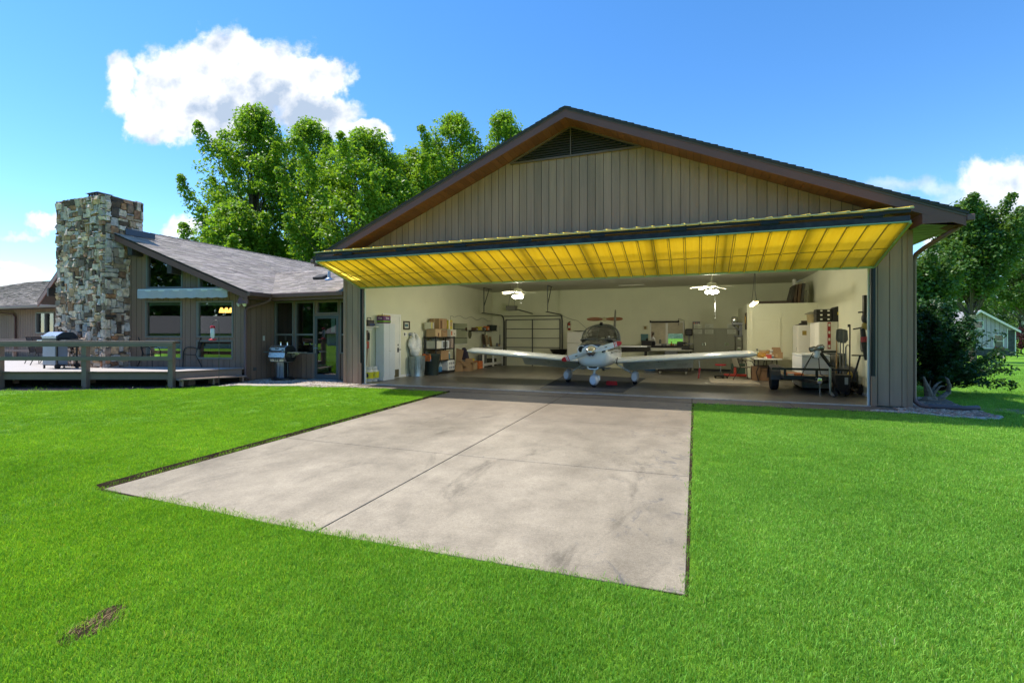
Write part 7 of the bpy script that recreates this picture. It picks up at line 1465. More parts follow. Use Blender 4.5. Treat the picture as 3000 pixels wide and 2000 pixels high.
c = aF(2160, 1104); t = th('red_stand', 'red steel stand on the floor behind the beige chair', 'stand', c); M_REDS = mat('stand_red', (.40, .045, .03), .45, vary=.2); z0 = c.z; B('base', M_REDS, t, (c.x-.45, c.x+.35, c.y-.05, c.y+.08, z0+.02, z0+.11), (c.x-.1, c.x+.0, c.y+.08, c.y+.7, z0+.02, z0+.10), bevel=.01); B('post', M_REDS, t, (c.x-.09, c.x-.01, c.y+.3, c.y+.38, z0+.10, z0+.75), bevel=.008); m = MB(); m.tube([V3(c.x-.05, c.y+.34, z0+.7), V3(c.x-.05, c.y-.0, z0+.75)], .04); m.build('spindle', M_REDS, t, smooth=True)
carton('dark green crate behind the red stand', V3(c.x+.1, c.y+.62, z0), .5, .35, .45, 0, mat('green_crate', (.03, .07, .045), .6), tape=False)
# rug, stool, beige chair
cs = [aF(*p) for p in ((2083, 1121), (2231, 1126), (2187, 1104), (2074, 1104))]; m = MB(); m.prism([p+V3(0, 0, .009) for p in cs], (0, 0, -.008)); tag(m.build('floor_rug', mat('rug_beige', (.30, .27, .22), .9, vary=.15, vscale=6, bump=.4)), 'plain beige rug on the hangar floor under the stool and chair', 'rug')
p = aF(2111, 1108); p.z += .012; zt_ = aY(2111, 1066, p.y).z; t = th('shop_stool', 'red topped rolling shop stool on the beige rug', 'stool', p); m = MB(); m.lathe([(.14, zt_-.06-p.z), (.18, zt_-.05-p.z), (.185, zt_-.02-p.z), (.17, zt_-p.z), (.02, zt_-p.z+.005)], (0, 0, 0), 22); m.build('seat', mat('stool_red', (.33, .02, .03), .35), t, smooth=True, local=True); m = MB(); m.tube([(0, 0, .08), (0, 0, zt_-p.z-.06)], .02); m.build('post', M_CHROME, t, smooth=True, local=True); m = MB(); m.lathe([(.19, .06), (.2, .08), (.06, .11)], (0, 0, 0), 20); m.build('tray', M_BLACK, t, smooth=True, local=True)
for k in range(5): a = k*1.2566; m = MB(); m.lathe([(.005, -.018), (.03, -.018), (.033, 0), (.03, .018), (.005, .018)], (.21*math.cos(a), .21*math.sin(a), .033), 12, axis=(math.sin(a), -math.cos(a), 0)); m.build('castor', M_BLACK, t, smooth=True, local=True); m = MB(); m.bar((.05*math.cos(a), .05*math.sin(a), .09), (.21*math.cos(a), .21*math.sin(a), .068), .03, .02); m.build('foot', M_BLACK, t, local=True)
bc = patio_chair('sling_chair', 'beige sling chair with dark frame by the folding table in the hangar', None, mat('beige_sling', (.30, .28, .21), .8, vary=.1), M_WROUGHT)
p = aF(2176, 1112); put(bc, p+V3(0, .05, .012), R(108))
# folding table and the things on it
TY = aF(2221, 1117).y; tx0, tx1 = aY(2210, 0, TY).x, aY(2292, 0, TY).x; tz = aY(2250, 1050, TY).z; z0 = flz(TY); t = th('folding_table', 'white topped folding table in front of the store room door', 'table', V3((tx0+tx1)/2, TY+.35, z0))
B('table_top', mat('table_white', (.68, .68, .65), .45), t, (tx0, tx1, TY, TY+1.4, tz-.045, tz), bevel=.015)
for y in (TY+.18, TY+1.2):
    m = MB()
    for x, s in ((tx0+.13, 1), (tx1-.13, -1)): m.tube([(x, y, tz-.05), (x, y, z0+.42), (x-.06*s, y, z0+.28), (x+.02*s, y-.0, z0)], .016, 8)
    m.tube([(tx0+.13, y, z0+.45), (tx1-.13, y, z0+.45)], .014, 8); m.tube([((tx0+tx1)/2, y, z0+.45), ((tx0+tx1)/2, y+(.4 if y < TY+.5 else -.4), tz-.05)], .012, 8); m.build('folding_leg', M_STEEL, t, smooth=True)
def ont(px, dy=.2): return V3(aY(px, 0, TY+dy).x, TY+dy, tz+.001)
carton('brown carton with raised flaps on the right end of the folding table', ont(2276, .35), .30, .3, .2, 0, M_CARD, open_=True, prints=((-.2, 0, .2, .7, M_CARD2),))
carton('small red box at the front of the folding table', ont(2252, .12), .155, .1, .145, 0, mat('box_red', (.50, .06, .05), .5), tape=False, prints=((-.5, .5, .86, 1, M_BOXW),))
carton('little white box left of the red box on the table', ont(2243, .1), .08, .08, .05, 0, M_BOXW, tape=False)
carton('blue and white slim box between the red box and the carton', ont(2263, .13), .07, .07, .12, 0, mat('box_steel_blue', (.15, .22, .28), .5), tape=False, prints=((-.5, .5, .6, 1, M_BOXW),))
lathe_thing('wipes_canister', 'grey and white canister standing on the folding table', 'canister', ont(2260, .3), [('body', mat('canister_grey', (.22, .26, .27), .4), [(.045, 0), (.05, .01), (.05, .22), (.045, .23)]), ('label', M_BOXW, [(.051, .12), (.051, .2)]), ('cap', M_WTRIM, [(.048, .231), (.048, .28), (.01, .285)])], n=16)
q = ont(2241, .5)+V3(0, 0, .09); blobmesh('amber_bag', mat('amber_wrap', (.40, .21, .03), .35, vary=.3, vscale=9), [(q, .16, (1.5, 1, .6)), (q+V3(.14, .05, .08), .11, (1.2, 1, .8)), (q+V3(-.14, 0, -.01), .10, (1.3, 1, .6))], 'crumpled amber wrapped bundle on the folding table', 'bundle', .05, 4, 6)
carton('tan carton on the folding table behind the amber bundle', ont(2250, .85), .5, .3, .24, 0, M_CARD2)
carton('large brown carton under the folding table', V3((tx0+tx1)/2-.12, TY+.55, z0), .62, .5, .46, 0, mat('carton_dark', (.17, .095, .05), .8, vary=.15))
# things on the store room roof
q = sT; m = MB(); m.box(aY(2216, 0, SY+.3).x, aY(2318, 0, SY+.3).x, SY+.2, SY+.4, sT, aY(2260, 882, SY+.3).z); tag(m.build('plank', mat('dark_plank', (.05, .035, .025), .7), bevel=.004), 'long dark plank lying on the store room roof', 'plank')
for k, (px, w_, h_, lean, mt, lb) in enumerate(((2314, .05, .62, .14, mat('panel_black', (.03, .025, .02), .5), 'black framed board, leftmost of those leaning on the store room roof'), (2326, .05, .66, .06, mat('panel_walnut', (.055, .035, .02), .5), 'walnut framed board second from the left on the store room roof'), (2338, .05, .68, .05, mat('panel_umber', (.08, .045, .02), .5), 'umber board in the middle of the row on the store room roof'), (2347, .04, .70, .08, mat('panel_dark_grey', (.045, .04, .035), .5), 'tall dark grey board on the store room roof'), (2357, .05, .45, .02, mat('panel_olive', (.12, .12, .08), .6), 'short olive board at the right end of the store room roof'))):
    x = aY(px, 0, SY+.5).x; m = MB(); m.prism([V3(x-.06, SY+.3, sT+.001), V3(x-.06, SY+1.0, sT+.001), V3(x-.06+lean, SY+1.0, sT+h_), V3(x-.06+lean, SY+.3, sT+h_)], (w_+.04, 0, 0)); tag(m.build('picture_board', mt, bevel=.004), lb, 'board', 'boards leaning on the store room roof')
B_x = aY(2344, 0, 20.4).x; m = MB(); m.tube([(B_x, 21.5, sT), (B_x, 21.5, CZ)], .07, 10); tag(m.build('flue_pipe', M_WHITE, smooth=True), 'cream flue pipe rising from the store room to the ceiling', 'pipe')
q = V3(sA.x-.02, SY+.35, 1.95); t = th('wall_gauge', 'amber dial plaque on the side of the store room', 'plaque', q); B('board', mat('plaque_dark', (.05, .035, .02), .5), t, (sA.x-.025, sA.x-.003, SY+.1, SY+.6, 1.65, 2.25)); m = MB(); m.lathe([(.15, 0), (.15, .02), (.12, .025)], V3(sA.x-.026, SY+.35, 2.0), 18, axis=(-1, 0, 0)); m.build('dial', mat('dial_amber', (.45, .28, .06), .4), t, smooth=True)
# ---- freezer, white cabinets along the right wall
fx0, fy0 = aF(2349, 1105).x, 15.2; fx0 = aY(2349, 0, fy0).x; fx1 = aY(2432, 0, fy0).x; fzt = aY(2390, 1038.5, fy0).z; z0 = flz(fy0)
t = th('chest_freezer', 'white chest freezer standing behind the trailer', 'freezer', V3((fx0+fx1)/2, fy0+.7, z0)); B('body', M_CABW, t, (fx0, fx1, fy0, fy0+1.4, z0+.05, fzt-.07), bevel=.015); B('lid', M_CABW, t, (fx0-.005, fx1+.005, fy0-.01, fy0+1.4, fzt-.065, fzt), bevel=.02); B('kick_plate', M_BLACK, t, (fx0+.03, fx1-.03, fy0+.02, fy0+1.3, z0, z0+.05)); B('handle', M_GALV, t, ((fx0+fx1)/2-.1, (fx0+fx1)/2+.1, fy0-.035, fy0-.011, fzt-.09, fzt-.05))
c1y = 16.4; ax0, ax1 = aY(2400, 0, c1y).x, IR-.02; z1 = aY(2440, 942.5, c1y).z; z0 = flz(c1y)
t = th('storage_cabinet', 'tall white cabinet on the right wall under the black tool cases', 'cabinet', V3((ax0+ax1)/2, c1y+.5, z0)); B('body', M_WHITE, t, (ax0+.01, ax1, c1y, c1y+1.15, z0, z1), bevel=.006)
for k in (0, 1): d_ = B('door', M_WHITE, t, (ax0-.012, ax0+.009, c1y+.01+.57*k, c1y+.565+.57*k, z0+.08, z1-.02), bevel=.004); B('pull', M_CHROME, d_, (ax0-.03, ax0-.013, c1y+.53+.1*k, c1y+.55+.1*k, 1.0, 1.12))
c2y = 18.0; bx0 = aY(2338, 0, c2y).x; z2 = aY(2338, 952.5, c2y).z; z0 = flz(c2y)
t = th('storage_cabinet', 'tall cream cabinet between the store room and the taller white cabinet', 'cabinet', V3((bx0+IR)/2, c2y+.4, z0)); B('body', M_WHITE, t, (bx0+.01, IR-.02, c2y, c2y+.85, z0, z2), bevel=.006); d_ = B('door', M_WHITE, t, (bx0-.012, bx0+.009, c2y+.01, c2y+.84, z0+.08, z2-.02), bevel=.004); B('pull', M_CHROME, d_, (bx0-.03, bx0-.013, c2y+.1, c2y+.12, .95, 1.07)); B('sticker', mat('sticker_ochre', (.35, .25, .05), .6), t, (bx0+.12, bx0+.24, c2y-.004, c2y-.0005, z2-.32, z2-.18), bevel=0)
# red spirit level on the tall cabinet
xl = aY(2429, 0, c1y).x; za, zb_ = aY(2429, 944, c1y-.02).z, aY(2429, 1022, c1y-.02).z; t = th('spirit_level', 'long red spirit level hanging on the white cabinet front', 'spirit level', V3(xl, c1y-.02, zb_)); B('frame', mat('level_red', (.28, .02, .025), .4), t, (xl-.04, xl+.04, c1y-.025, c1y-.003, zb_, za), bevel=.003)
for f_ in (.1, .36, .62, .9): B('vial', M_PAPER, t, (xl-.025, xl+.025, c1y-.029, c1y-.0255, zb_+(za-zb_)*f_-.04, zb_+(za-zb_)*f_+.04), bevel=0)
# black cases, shade case and small things on the cabinets
zc0 = z1+.001
for k in range(3):
    x0, x1 = aY(2393, 0, c1y).x+.0, aY(2440, 0, c1y).x; t = th('tool_case', ('black tool case, lowest of the stack on the tall white cabinet', 'black tool case in the middle of the stack on the white cabinet', 'black tool case on top of the stack on the white cabinet')[k], 'case', V3((x0+x1)/2, c1y+.3, zc0+.125*k), 0, 'stacked black tool cases'); B('case', M_BLACK, t, (x0, x1, c1y+.04, c1y+.42, zc0+.125*k, zc0+.125*k+.12), bevel=.012)
    for f_ in (.3, .75): B('latch', M_CHROME, t, (x0+(x1-x0)*f_-.03, x0+(x1-x0)*f_+.03, c1y+.03, c1y+.039, zc0+.125*k+.05, zc0+.125*k+.10), bevel=.003)
x0, x1 = aY(2441, 0, c1y).x, aY(2463, 0, c1y).x; t = th('power_tool_case', 'taller black case with a yellow catch beside the stacked cases', 'case', V3((x0+x1)/2, c1y+.2, zc0)); m = MB(); m.prism([V3(x0, c1y+.02, zc0), V3(x1, c1y+.02, zc0), V3(x1, c1y+.02, zc0+.40), V3(x1-.06, c1y+.02, zc0+.45), V3(x0+.05, c1y+.02, zc0+.42), V3(x0, c1y+.02, zc0+.36)], (0, .45, 0)); m.build('case', M_BLACK, t, bevel=.015); B('catch', mat('catch_yellow', (.6, .45, .03), .4), t, (x1-.08, x1-.045, c1y+.010, c1y+.019, zc0+.2, zc0+.28))
q = V3(aY(2386, 0, c1y+.7).x, c1y+.8, zc0); t = th('wicker_bin', 'tan round bin on the white cabinet behind the black cases', 'bin', q); m = MB(); m.lathe([(.17, 0), (.19, .24), (.2, .25), (.18, .25)], q, 20); m.build('drum', mat('tan_bin', (.28, .23, .11), .7, vary=.2), t, smooth=True); m = MB(); m.lathe([(.25, .252), (.24, .27), (.1, .33)], q, 20); m.build('lid', mat('tan_lid', (.2, .2, .15), .6), t, smooth=True)
q = V3(aY(2340, 0, c2y+.2).x+.12, c2y+.25, z2); m = MB(); m.ball(q, .12, 14, 8, (1.2, .8, .7)); m.box(q.x-.2, q.x+.05, q.y-.12, q.y+.1, q.z+.001, q.z+.02); tag(m.build('cap', M_BLACK, smooth=True), 'dark cap lying on the cream cabinet', 'cap')
carton('small dark box on the cream cabinet next to the cap', V3(aY(2357, 0, c2y+.2).x, c2y+.25, z2+.001), .16, .14, .15, 0, mat('dark_small_box', (.035, .03, .025), .6), tape=False)
# bench top appliance between freezer and tools
q = V3(aY(2432, 0, 15.6).x, 15.9, 0); x0, x1 = aY(2408, 0, 15.9).x+.12, IR-.03; zt_ = aY(2430, 1034, 15.7).z; t = th('side_counter', 'grey topped counter behind the freezer on the right wall', 'counter', V3((x0+x1)/2, 16.0, flz(16))); fx_ = fx1+.03
B('counter_top', M_GALV, t, (fx_, x1, 15.62, 16.35, zt_-.04, zt_), bevel=.006)
for x in (fx_+.04, x1-.08): B('leg', M_STEEL, t, (x, x+.05, 15.66, 15.71, flz(16), zt_-.04))
# ---- utility trailer with a hoist
tb = aF(2272, 1141); TYf = 14.15; tL, tR = tb.x-.02, IR-.32
M_TRL = mat('trailer_black', (.016, .02, .021), .4, metal=.2, vary=.3, vscale=5)
t = trl = th('utility_trailer', 'black open utility trailer parked tongue out at the right of the hangar', 'trailer', V3((tL+tR)/2, TYf+.9, flz(15)))
zr, zl = aY(2380, 1082, TYf).z, aY(2380, 1107, TYf).z; fx0_, fx1_ = aY(2295, 0, TYf).x-.0, tR
B('front_rail', M_TRL, t, (aY(2261, 0, TYf).x, fx1_, TYf-.025, TYf+.025, zr-.025, zr+.03), bevel=.004); B('frame', M_TRL, t, (fx0_, fx1_, TYf-.03, TYf+.03, zl-.05, zl+.05), (fx0_, fx0_+.06, TYf+.031, TYf+2.3, zl-.05, zl+.05), (fx1_-.06, fx1_, TYf+.031, TYf+2.3, zl-.05, zl+.05), bevel=.004)
for px in (2299, 2392, 2431): x = aY(px, 0, TYf).x; B('stake', M_TRL, t, (x-.025, x+.035, TYf-.02, TYf+.02, zl+.051, zr-.026))
B('rail', M_TRL, t, (fx0_, fx0_+.04, TYf+.026, TYf+2.3, zr-.02, zr+.03), bevel=.004, split=True); B('rail', M_TRL, t, (fx1_-.04, fx1_, TYf+.026, TYf+2.3, zr-.02, zr+.03), bevel=.004)
B('trailer_floor', mat('worn_ply', (.20, .165, .11), .8, vary=.3), t, (fx0_+.061, fx1_-.061, TYf+.032, TYf+2.3, zl-.02, zl+.02))
def wheel(c, r, w_, parent, rim=True, name='wheel', ax=(1, 0, 0)):
    m = MB(); m.lathe([(r*.55, -w_/2), (r*.9, -w_/2), (r, -w_*.32), (r, w_*.32), (r*.9, w_/2), (r*.55, w_/2)], c, 28, axis=ax); wh = m.build(name, M_RUBBER, parent, smooth=True)
    m = MB(); m.lathe([(.02, -w_*.42), (r*.2, -w_*.45), (r*.28, -w_*.2), (r*.48, -w_*.25), (r*.56, -w_*.46), (r*.56, w_*.46), (.02, w_*.3)], c, 20, axis=ax); m.build('rim', mat('rim_white', (.6, .6, .56), .4), wh, smooth=True); return wh
wr0 = .30
for x in (aY(2272, 0, TYf+.45).x, fx1_+.14): wheel(V3(x, TYf+.75, flz(15)+wr0), wr0, .18, t)
for x in (aY(2272, 0, TYf+.45).x, fx1_+.14): m = MB(); m.loft([[V3(x+dx, TYf+.75+.36*math.cos(a), flz(15)+wr0+.36*math.sin(a)) for dx in (-.12, .12)]+[V3(x+dx, TYf+.75+.375*math.cos(a), flz(15)+wr0+.375*math.sin(a)) for dx in (.12, -.12)] for a in (math.pi*k/10 for k in range(11))]); m.build('mudguard', mat('guard_grey', (.05, .05, .055), .5), t)
m = MB(); m.tube([(aY(2272, 0, TYf+.45).x, TYf+.75, flz(15)+wr0), (fx1_+.14, TYf+.75, flz(15)+wr0)], .03); m.build('axle', M_TRL, t)
cp = aF(2404, 1158); cq = V3(aY(2399, 0, 13.35).x, 13.35, zl)
m = MB(); m.bar((fx0_+.4, TYf+.3, zl-.06), (cq.x, cq.y+.1, zl-.06), .06, .08); m.bar((fx1_-.25, TYf+.3, zl-.06), (cq.x, cq.y+.1, zl-.06), .06, .08); m.build('tongue', M_TRL, t)
m = MB(); m.box(cq.x-.045, cq.x+.045, cq.y-.1, cq.y+.15, zl-.03, zl+.07); m.lathe([(.05, -.06), (.06, .0), (.03, .05)], cq+V3(0, -.06, 0), 14); m.build('coupler', M_CHROME, t, bevel=.01)
zj = flz(13.5); jx = aY(2432, 0, 13.5).x
m = MB(); m.tube([(jx, 13.5, zl+.28), (jx, 13.5, zl-.18)], .03, 12); m.tube([(jx, 13.5, zl-.18), (jx, 13.5, zj+.12)], .021, 10); m.tube([(jx, 13.5, zl+.28), (jx, 13.5, zl+.31), (jx+.1, 13.5, zl+.31)], .012, 6); m.prism([V3(jx-.03, 13.46, zj+.10), V3(jx+.03, 13.46, zj+.13), V3(jx+.09, 13.46, zj+.03), V3(jx+.03, 13.46, zj+.03)], (0, .08, 0)); jk = m.build('jack', mat('zinc', (.36, .37, .38), .3, metal=.8), t, smooth=True); m = MB(); m.lathe([(.01, -.03), (.06, -.03), (.07, 0), (.06, .03), (.01, .03)], V3(jx+.09, 13.5, zj+.07), 16, axis=(0, 1, 0)); m.build('jack_wheel', M_RUBBER, jk, smooth=True)
m = MB(); zz = zl-.06; k = 0
while zz > flz(13.3)+.02:
    c_ = V3(cq.x+.03+.006*math.sin(k*2.1), cq.y+.05, zz); m.tube([c_+V3(.014*math.cos(a), 0, .02*math.sin(a)) if k % 2 else c_+V3(0, .014*math.cos(a), .02*math.sin(a)) for a in (2*math.pi*j/8 for j in range(8))], .005, 5, closed=True); zz -= .03; k += 1
m.build('safety_chain', MATS['zinc'], t)
# hoist on the trailer front
hq = aY(2394, 1032, 13.9); t = th('hoist', 'electric hoist with chrome motor on a black stand at the trailer front', 'hoist', V3(hq.x, 14.0, zl))
m = MB(); m.bar(hq+V3(.08, 0, -.02), V3(aY(2440, 0, TYf).x, TYf-.0, zr+.03), .055, .055); m.bar(hq+V3(.1, .05, .02), hq+V3(.42, .1, .02), .05, .05); m.build('arm', M_TRL, t)
m = MB()
for px, py in ((2346, 1103), (2352, 1083)): m.tube([hq+V3(-.08, 0, 0), aY(px, py, TYf-.03)], .008, 6)
m.tube([hq+V3(.03, 0, -.05), hq+V3(.04, -.02, -.35), aY(2404, 1096, 13.8), aY(2420, 1104, 13.6)], .011, 6); m.tube([hq+V3(.1, 0, 0), aY(2437, 1080, TYf-.03)], .008, 6); m.build('cable', M_RUBBER, t, smooth=True)
m = MB(); m.lathe([(.03, -.12), (.06, -.11), (.065, .04), (.05, .06)], hq+V3(-.0, 0, -.02), 18, axis=(.1, 0, 1)); m.build('drum', mat('hoist_white', (.6, .66, .72), .35), t, smooth=True)
m = MB(); m.lathe([(.02, -.18), (.06, -.17), (.07, -.05), (.05, -.02), (.075, .02), (.075, .13), (.03, .16)], hq+V3(0, 0, .10), 16, axis=(1, 0, .25)); m.build('motor', mat('dirty_chrome', (.35, .35, .36), .25, metal=.9, vary=.4, vscale=14), t, smooth=True)
# load in the trailer: planes of clutter seen through the stakes
carton('orange and white parts tray on the trailer floor', V3(aY(2325, 0, TYf+.5).x, TYf+.55, zl+.021), .4, .3, .06, .2, M_ORG, tape=False, prints=((-.5, -.1, 0, 1, M_BOXW),))
# black dump cart and tow dolly by the right wall
cx0, cx1 = aY(2440, 0, 13.85).x, aY(2487, 0, 13.85).x; z0 = flz(13.8); t = th('dump_cart', 'black plastic garden dump cart in the corner right of the trailer', 'cart', V3((cx0+cx1)/2, 13.85, z0))
m = MB(); m.loft([[V3(x, y, z) for x, y in ((cx0+k, 13.62+k), (cx1-k, 13.62+k), (cx1-k, 14.08-k), (cx0+k, 14.08-k))] for z, k in ((z0+.12, .06), (z0+.50, .0), (z0+.52, -.015))]); m.build('tub', mat('tub_black', (.012, .012, .013), .5), t, bevel=.02); B('emblem', mat('grey_emblem', (.3, .31, .28), .6), t, ((cx0+cx1)/2+.02, (cx0+cx1)/2+.09, 13.607, 13.612, z0+.3, z0+.47), bevel=0); B('undercarriage', M_STEEL, t, (cx0+.1, cx1-.1, 13.72, 14.0, z0+.06, z0+.119))
for x in (cx0+.05, cx1-.05): m = MB(); m.lathe([(.02, -.03), (.12, -.03), (.13, 0), (.12, .03), (.02, .03)], V3(x, 13.86, z0+.13), 18, axis=(1, 0, 0)); m.build('wheel', M_RUBBER, t, smooth=True)
dz0 = flz(13.1); wl_ = aF(2453, 1154); wr2 = aF(2519, 1156); t = th('tow_dolly', 'two wheeled black trailer dolly with T handle by the right door jamb', 'dolly', V3((wl_.x+wr2.x)/2, wr2.y, dz0))
for c_ in (wl_, wr2): wheel(c_+V3(0, 0, .135), .135, .085, t)
m = MB(); m.tube([wl_+V3(0, 0, .135), wr2+V3(0, 0, .135)], .018, 8); m.build('axle', mat('rusty_axle', (.11, .08, .05), .6), t)
ax_ = V3((wl_.x*.4+wr2.x*.6), wr2.y, dz0+.14); top = aY(2520, 1041, wr2.y-.1); m = MB(); m.bar(ax_, top, .035, .035); m.bar(V3(aY(2495, 1041, wr2.y-.1).x, top.y, top.z), V3(aY(2530, 1041, wr2.y-.1).x, top.y, top.z), .035, .03); m.build('handle', M_STEEL, t); m = MB(); m.bar(ax_, ax_+V3(.02, -.35, -.05), .04, .03); m.ball(ax_+V3(.02, -.36, -.0), .03); m.build('hitch', MATS['rusty_axle'], t)
q = aY(2490, 1098, wr2.y+.15); m = MB(); m.ball(q, .075, 16, 10, (.75, 1, 1.3)); tag(m.build('yellow_float', mat('float_yellow', (.50, .36, .02), .4), smooth=True), 'yellow oval float hanging beside the dolly handle', 'float')
# long handled tools on the right wall
for k, (px, y0_, top_, mt, nm, lb) in enumerate(((2450, 1085, 992, mat('ash_handle', (.42, .26, .12), .6), 'axe', 'pale wooden handle, leftmost of the long tools on the right wall'), (2461, 1085, 966, M_GALV, 'shovel', 'grey shovel second from the left among the long tools'), (2470, 1085, 968, mat('weathered', (.22, .22, .2), .7), 'spade', 'weathered grey spade in the middle of the long tools'), (2477, 1085, 1016, M_GALV, 'hoe', 'short grey hoe leaning among the long tools'), (2489, 1085, 952, mat('dark_handle', (.06, .05, .045), .6), 'rake', 'dark handled rake, rightmost of the long tools on the right wall'))):
    yb_ = 14.9-k*.16; a, b_ = aY(px, y0_+20, yb_), aY(px+1, top_, yb_); a.z = flz(yb_); t = th(nm, lb, nm, a, 0, 'long handled tools on the right wall')
    m = MB(); m.tube([a+V3(0, 0, .02), b_], .016, 8); m.build('shaft', mt, t, smooth=True); m = MB()
    if nm in ('shovel', 'spade'): m.loft([[b_+V3(x*k2, 0, z) for x in (-.1, .1)]+[b_+V3(x*k2, .012, z) for x in (.1, -.1)] for z, k2 in ((-.32, .5), (-.24, 1), (.0, .9), (.03, .3))]); m.build('blade', M_GALV, t, bevel=.003)
    elif nm == 'rake': m.bar(b_+V3(-.02, 0, -.05), b_+V3(-.02, 0, .02), .05); m.build('grip', M_BLACK, t)
    elif nm == 'hoe': m.tube([b_, b_+V3(.03, 0, .05), b_+V3(.08, 0, .03), b_+V3(.085, 0, -.12)], .014); m.build('neck', M_GALV, t, smooth=True)
    else: m.box(a.x-.02, a.x+.02, a.y-.09, a.y+.09, a.z+.02, a.z+.14); m.build('head', M_STEEL, t)
q = aX(2479, 980, IR-.03); q.y = 14.2; m = MB(); m.loft([[V3(IR-.02, q.y-.12*k, z), V3(IR-.02, q.y+.12*k, z), V3(IR-.045, q.y+.12*k, z), V3(IR-.045, q.y-.12*k, z)] for z, k in ((1.45, .3), (1.28, 1), (1.12, .8), (1.05, .2))]); tag(m.build('snow_scoop', M_GALV, bevel=.006), 'small grey scoop hanging on the right wall above the shovels', 'scoop')
# leaf blower hanging at the jamb
hX = IR-.14; yb_ = 12.95
def bl(px, py): return aY(px, py, yb_)
t = th('leaf_blower', 'black and red leaf blower hanging nose down by the right door jamb', 'leaf blower', bl(2530, 940))
m = MB(); m.tube([bl(2527, 962), bl(2530, 985), bl(2532, 1000)], [.05, .055, .06], 12); m.build('barrel', M_BLACK, t, smooth=True); m = MB(); m.tube([bl(2531, 986), bl(2533, 1001)], [.068, .072], 12); m.build('collar', mat('blower_red', (.33, .02, .03), .4), t, smooth=True); m = MB(); m.tube([bl(2532, 1000), bl(2541, 1054)], [.065, .055], 12); m.build('nozzle', M_BLACK, t, smooth=True)
m = MB(); m.ball(bl(2538, 932), .12, 14, 10, (.8, .8, 1.1)); m.box(bl(2538, 0).x-.06, bl(2538, 0).x+.07, yb_-.06, yb_+.06, bl(0, 962).z, bl(0, 925).z); m.build('engine', M_BLACK, t, smooth=True); m = MB(); m.tube([bl(2514, 915), bl(2527, 914), bl(2533, 920), bl(2534, 932)], .017, 8); m.build('handle', M_BLACK, t, smooth=True); m = MB(); m.tube([bl(2499, 964), bl(2512, 962), bl(2530, 958)], .015, 8); m.build('strap_bar', M_BLACK, t, smooth=True); m = MB(); m.ball(bl(2534, 955), .075, 12, 8, (.9, .8, 1.3)); m.build('fuel_tank', mat('tank_ochre', (.35, .25, .06), .5), t, smooth=True)
m = MB(); m.tube([aX(2545, 872, IR-.01), aX(2543.5, 895, IR-.01), aX(2544.5, 905, IR-.01)], .010, 6); tag(m.build('door_cord', M_RUBBER), 'short black cord hanging on the right wall beside the jamb', 'cord')
# ---- ceiling fans (lit), hanging shop light (lit), ceiling hatch
M_FANW = mat('fan_cream', (.55, .54, .45), .5); G_BULB = glow('frosted_globe', (1, .96, .86), 3)
def fan(label, c, nl_, rot):
    t = th('ceiling_fan', label, 'ceiling fan', V3(c.x, c.y, CZ), 0, 'lit ceiling fans')
    m = MB(); m.tube([V3(c.x, c.y, CZ), V3(c.x, c.y, c.z+.05)], .014, 8); m.lathe([(.07, CZ-.05), (.06, CZ-.005)], V3(c.x, c.y, 0), 16); m.build('downrod', M_FANW, t, smooth=True)
    m = MB(); m.lathe([(.03, .1), (.13, .07), (.145, .02), (.145, -.03), (.10, -.06), (.05, -.08), (.05, -.14), (.08, -.15), (.03, -.17)], c, 24); m.build('motor', M_FANW, t, smooth=True)
    for k in range(5):
        a = rot+k*1.2566; d_ = V3(math.cos(a), math.sin(a)); n_ = V3(-d_.y, d_.x); m = MB(); m.prism([c+d_*.13-n_*.02+V3(0, 0, -.03), c+d_*.2-n_*.055+V3(0, 0, -.045), c+d_*.62-n_*.07+V3(0, 0, -.085), c+d_*.64+V3(0, 0, -.08), c+d_*.62+n_*.07+V3(0, 0, -.06), c+d_*.2+n_*.055+V3(0, 0, -.025), c+d_*.13+n_*.02+V3(0, 0, -.02)], (0, 0, .008)); m.build('fan_blade', M_FANW, t)
    for k in range(nl_):
        a = rot+.4+k*2*math.pi/nl_; d_ = V3(math.cos(a), math.sin(a)); q = c+d_*.13+V3(0, 0, -.18); m = MB(); m.tube([c+V3(0, 0, -.12), c+d_*.09+V3(0, 0, -.13)], .015); m.build('lamp_arm', M_FANW, t)
        m = MB(); m.lathe([(.025, .05), (.05, .02), (.065, -.03), (.055, -.065), (.015, -.075)], q, 14, axis=(-d_.x*.6, -d_.y*.6, 1)); m.build('lamp_shade', G_BULB, t, smooth=True)
    m = MB(); m.tube([c+V3(.1, .05, -.10), c+V3(.1, .05, -1.0 if c.x > -2 else -.4)], .003, 5); m.ball(c+V3(.1, .05, -1.0 if c.x > -2 else -.4), .016, 8, 6); m.build('pull_chain', M_GALV, t)
    l = bpy.data.lights.new('fan_lamp', 'POINT'); l.energy = 85; l.color = (1, .93, .74); l.shadow_soft_size = .12; o = bpy.data.objects.new('fan_lamp', l); col.objects.link(o); o.location = c+V3(0, 0, -.62)
fan('cream ceiling fan with lit globes hanging nearer the garage door', aD(1517, 852, 16.4), 4, .35)
fan('cream ceiling fan with lit globes hanging over the right wing', aD(2085, 836, 14.7), 4, .9)
sl = V3(1.66, 15.5, 2.40); t = th('shop_light', 'lit warm tube shop light hanging on cords before the store room', 'lamp', sl); far = V3(1.66, 16.9, 2.36)
m = MB(); m.bar(sl+V3(0, 0, .04), far+V3(0, 0, .04), .13, .04); m.build('reflector', M_WTRIM, t)
for dx in (-.03, .03): m = MB(); m.tube([sl+V3(dx, .02, 0), far+V3(dx, -.02, 0)], .017, 8); m.build('tube', glow('warm_tube%.2f' % dx, (1, .70, .30), 7), t, smooth=True)
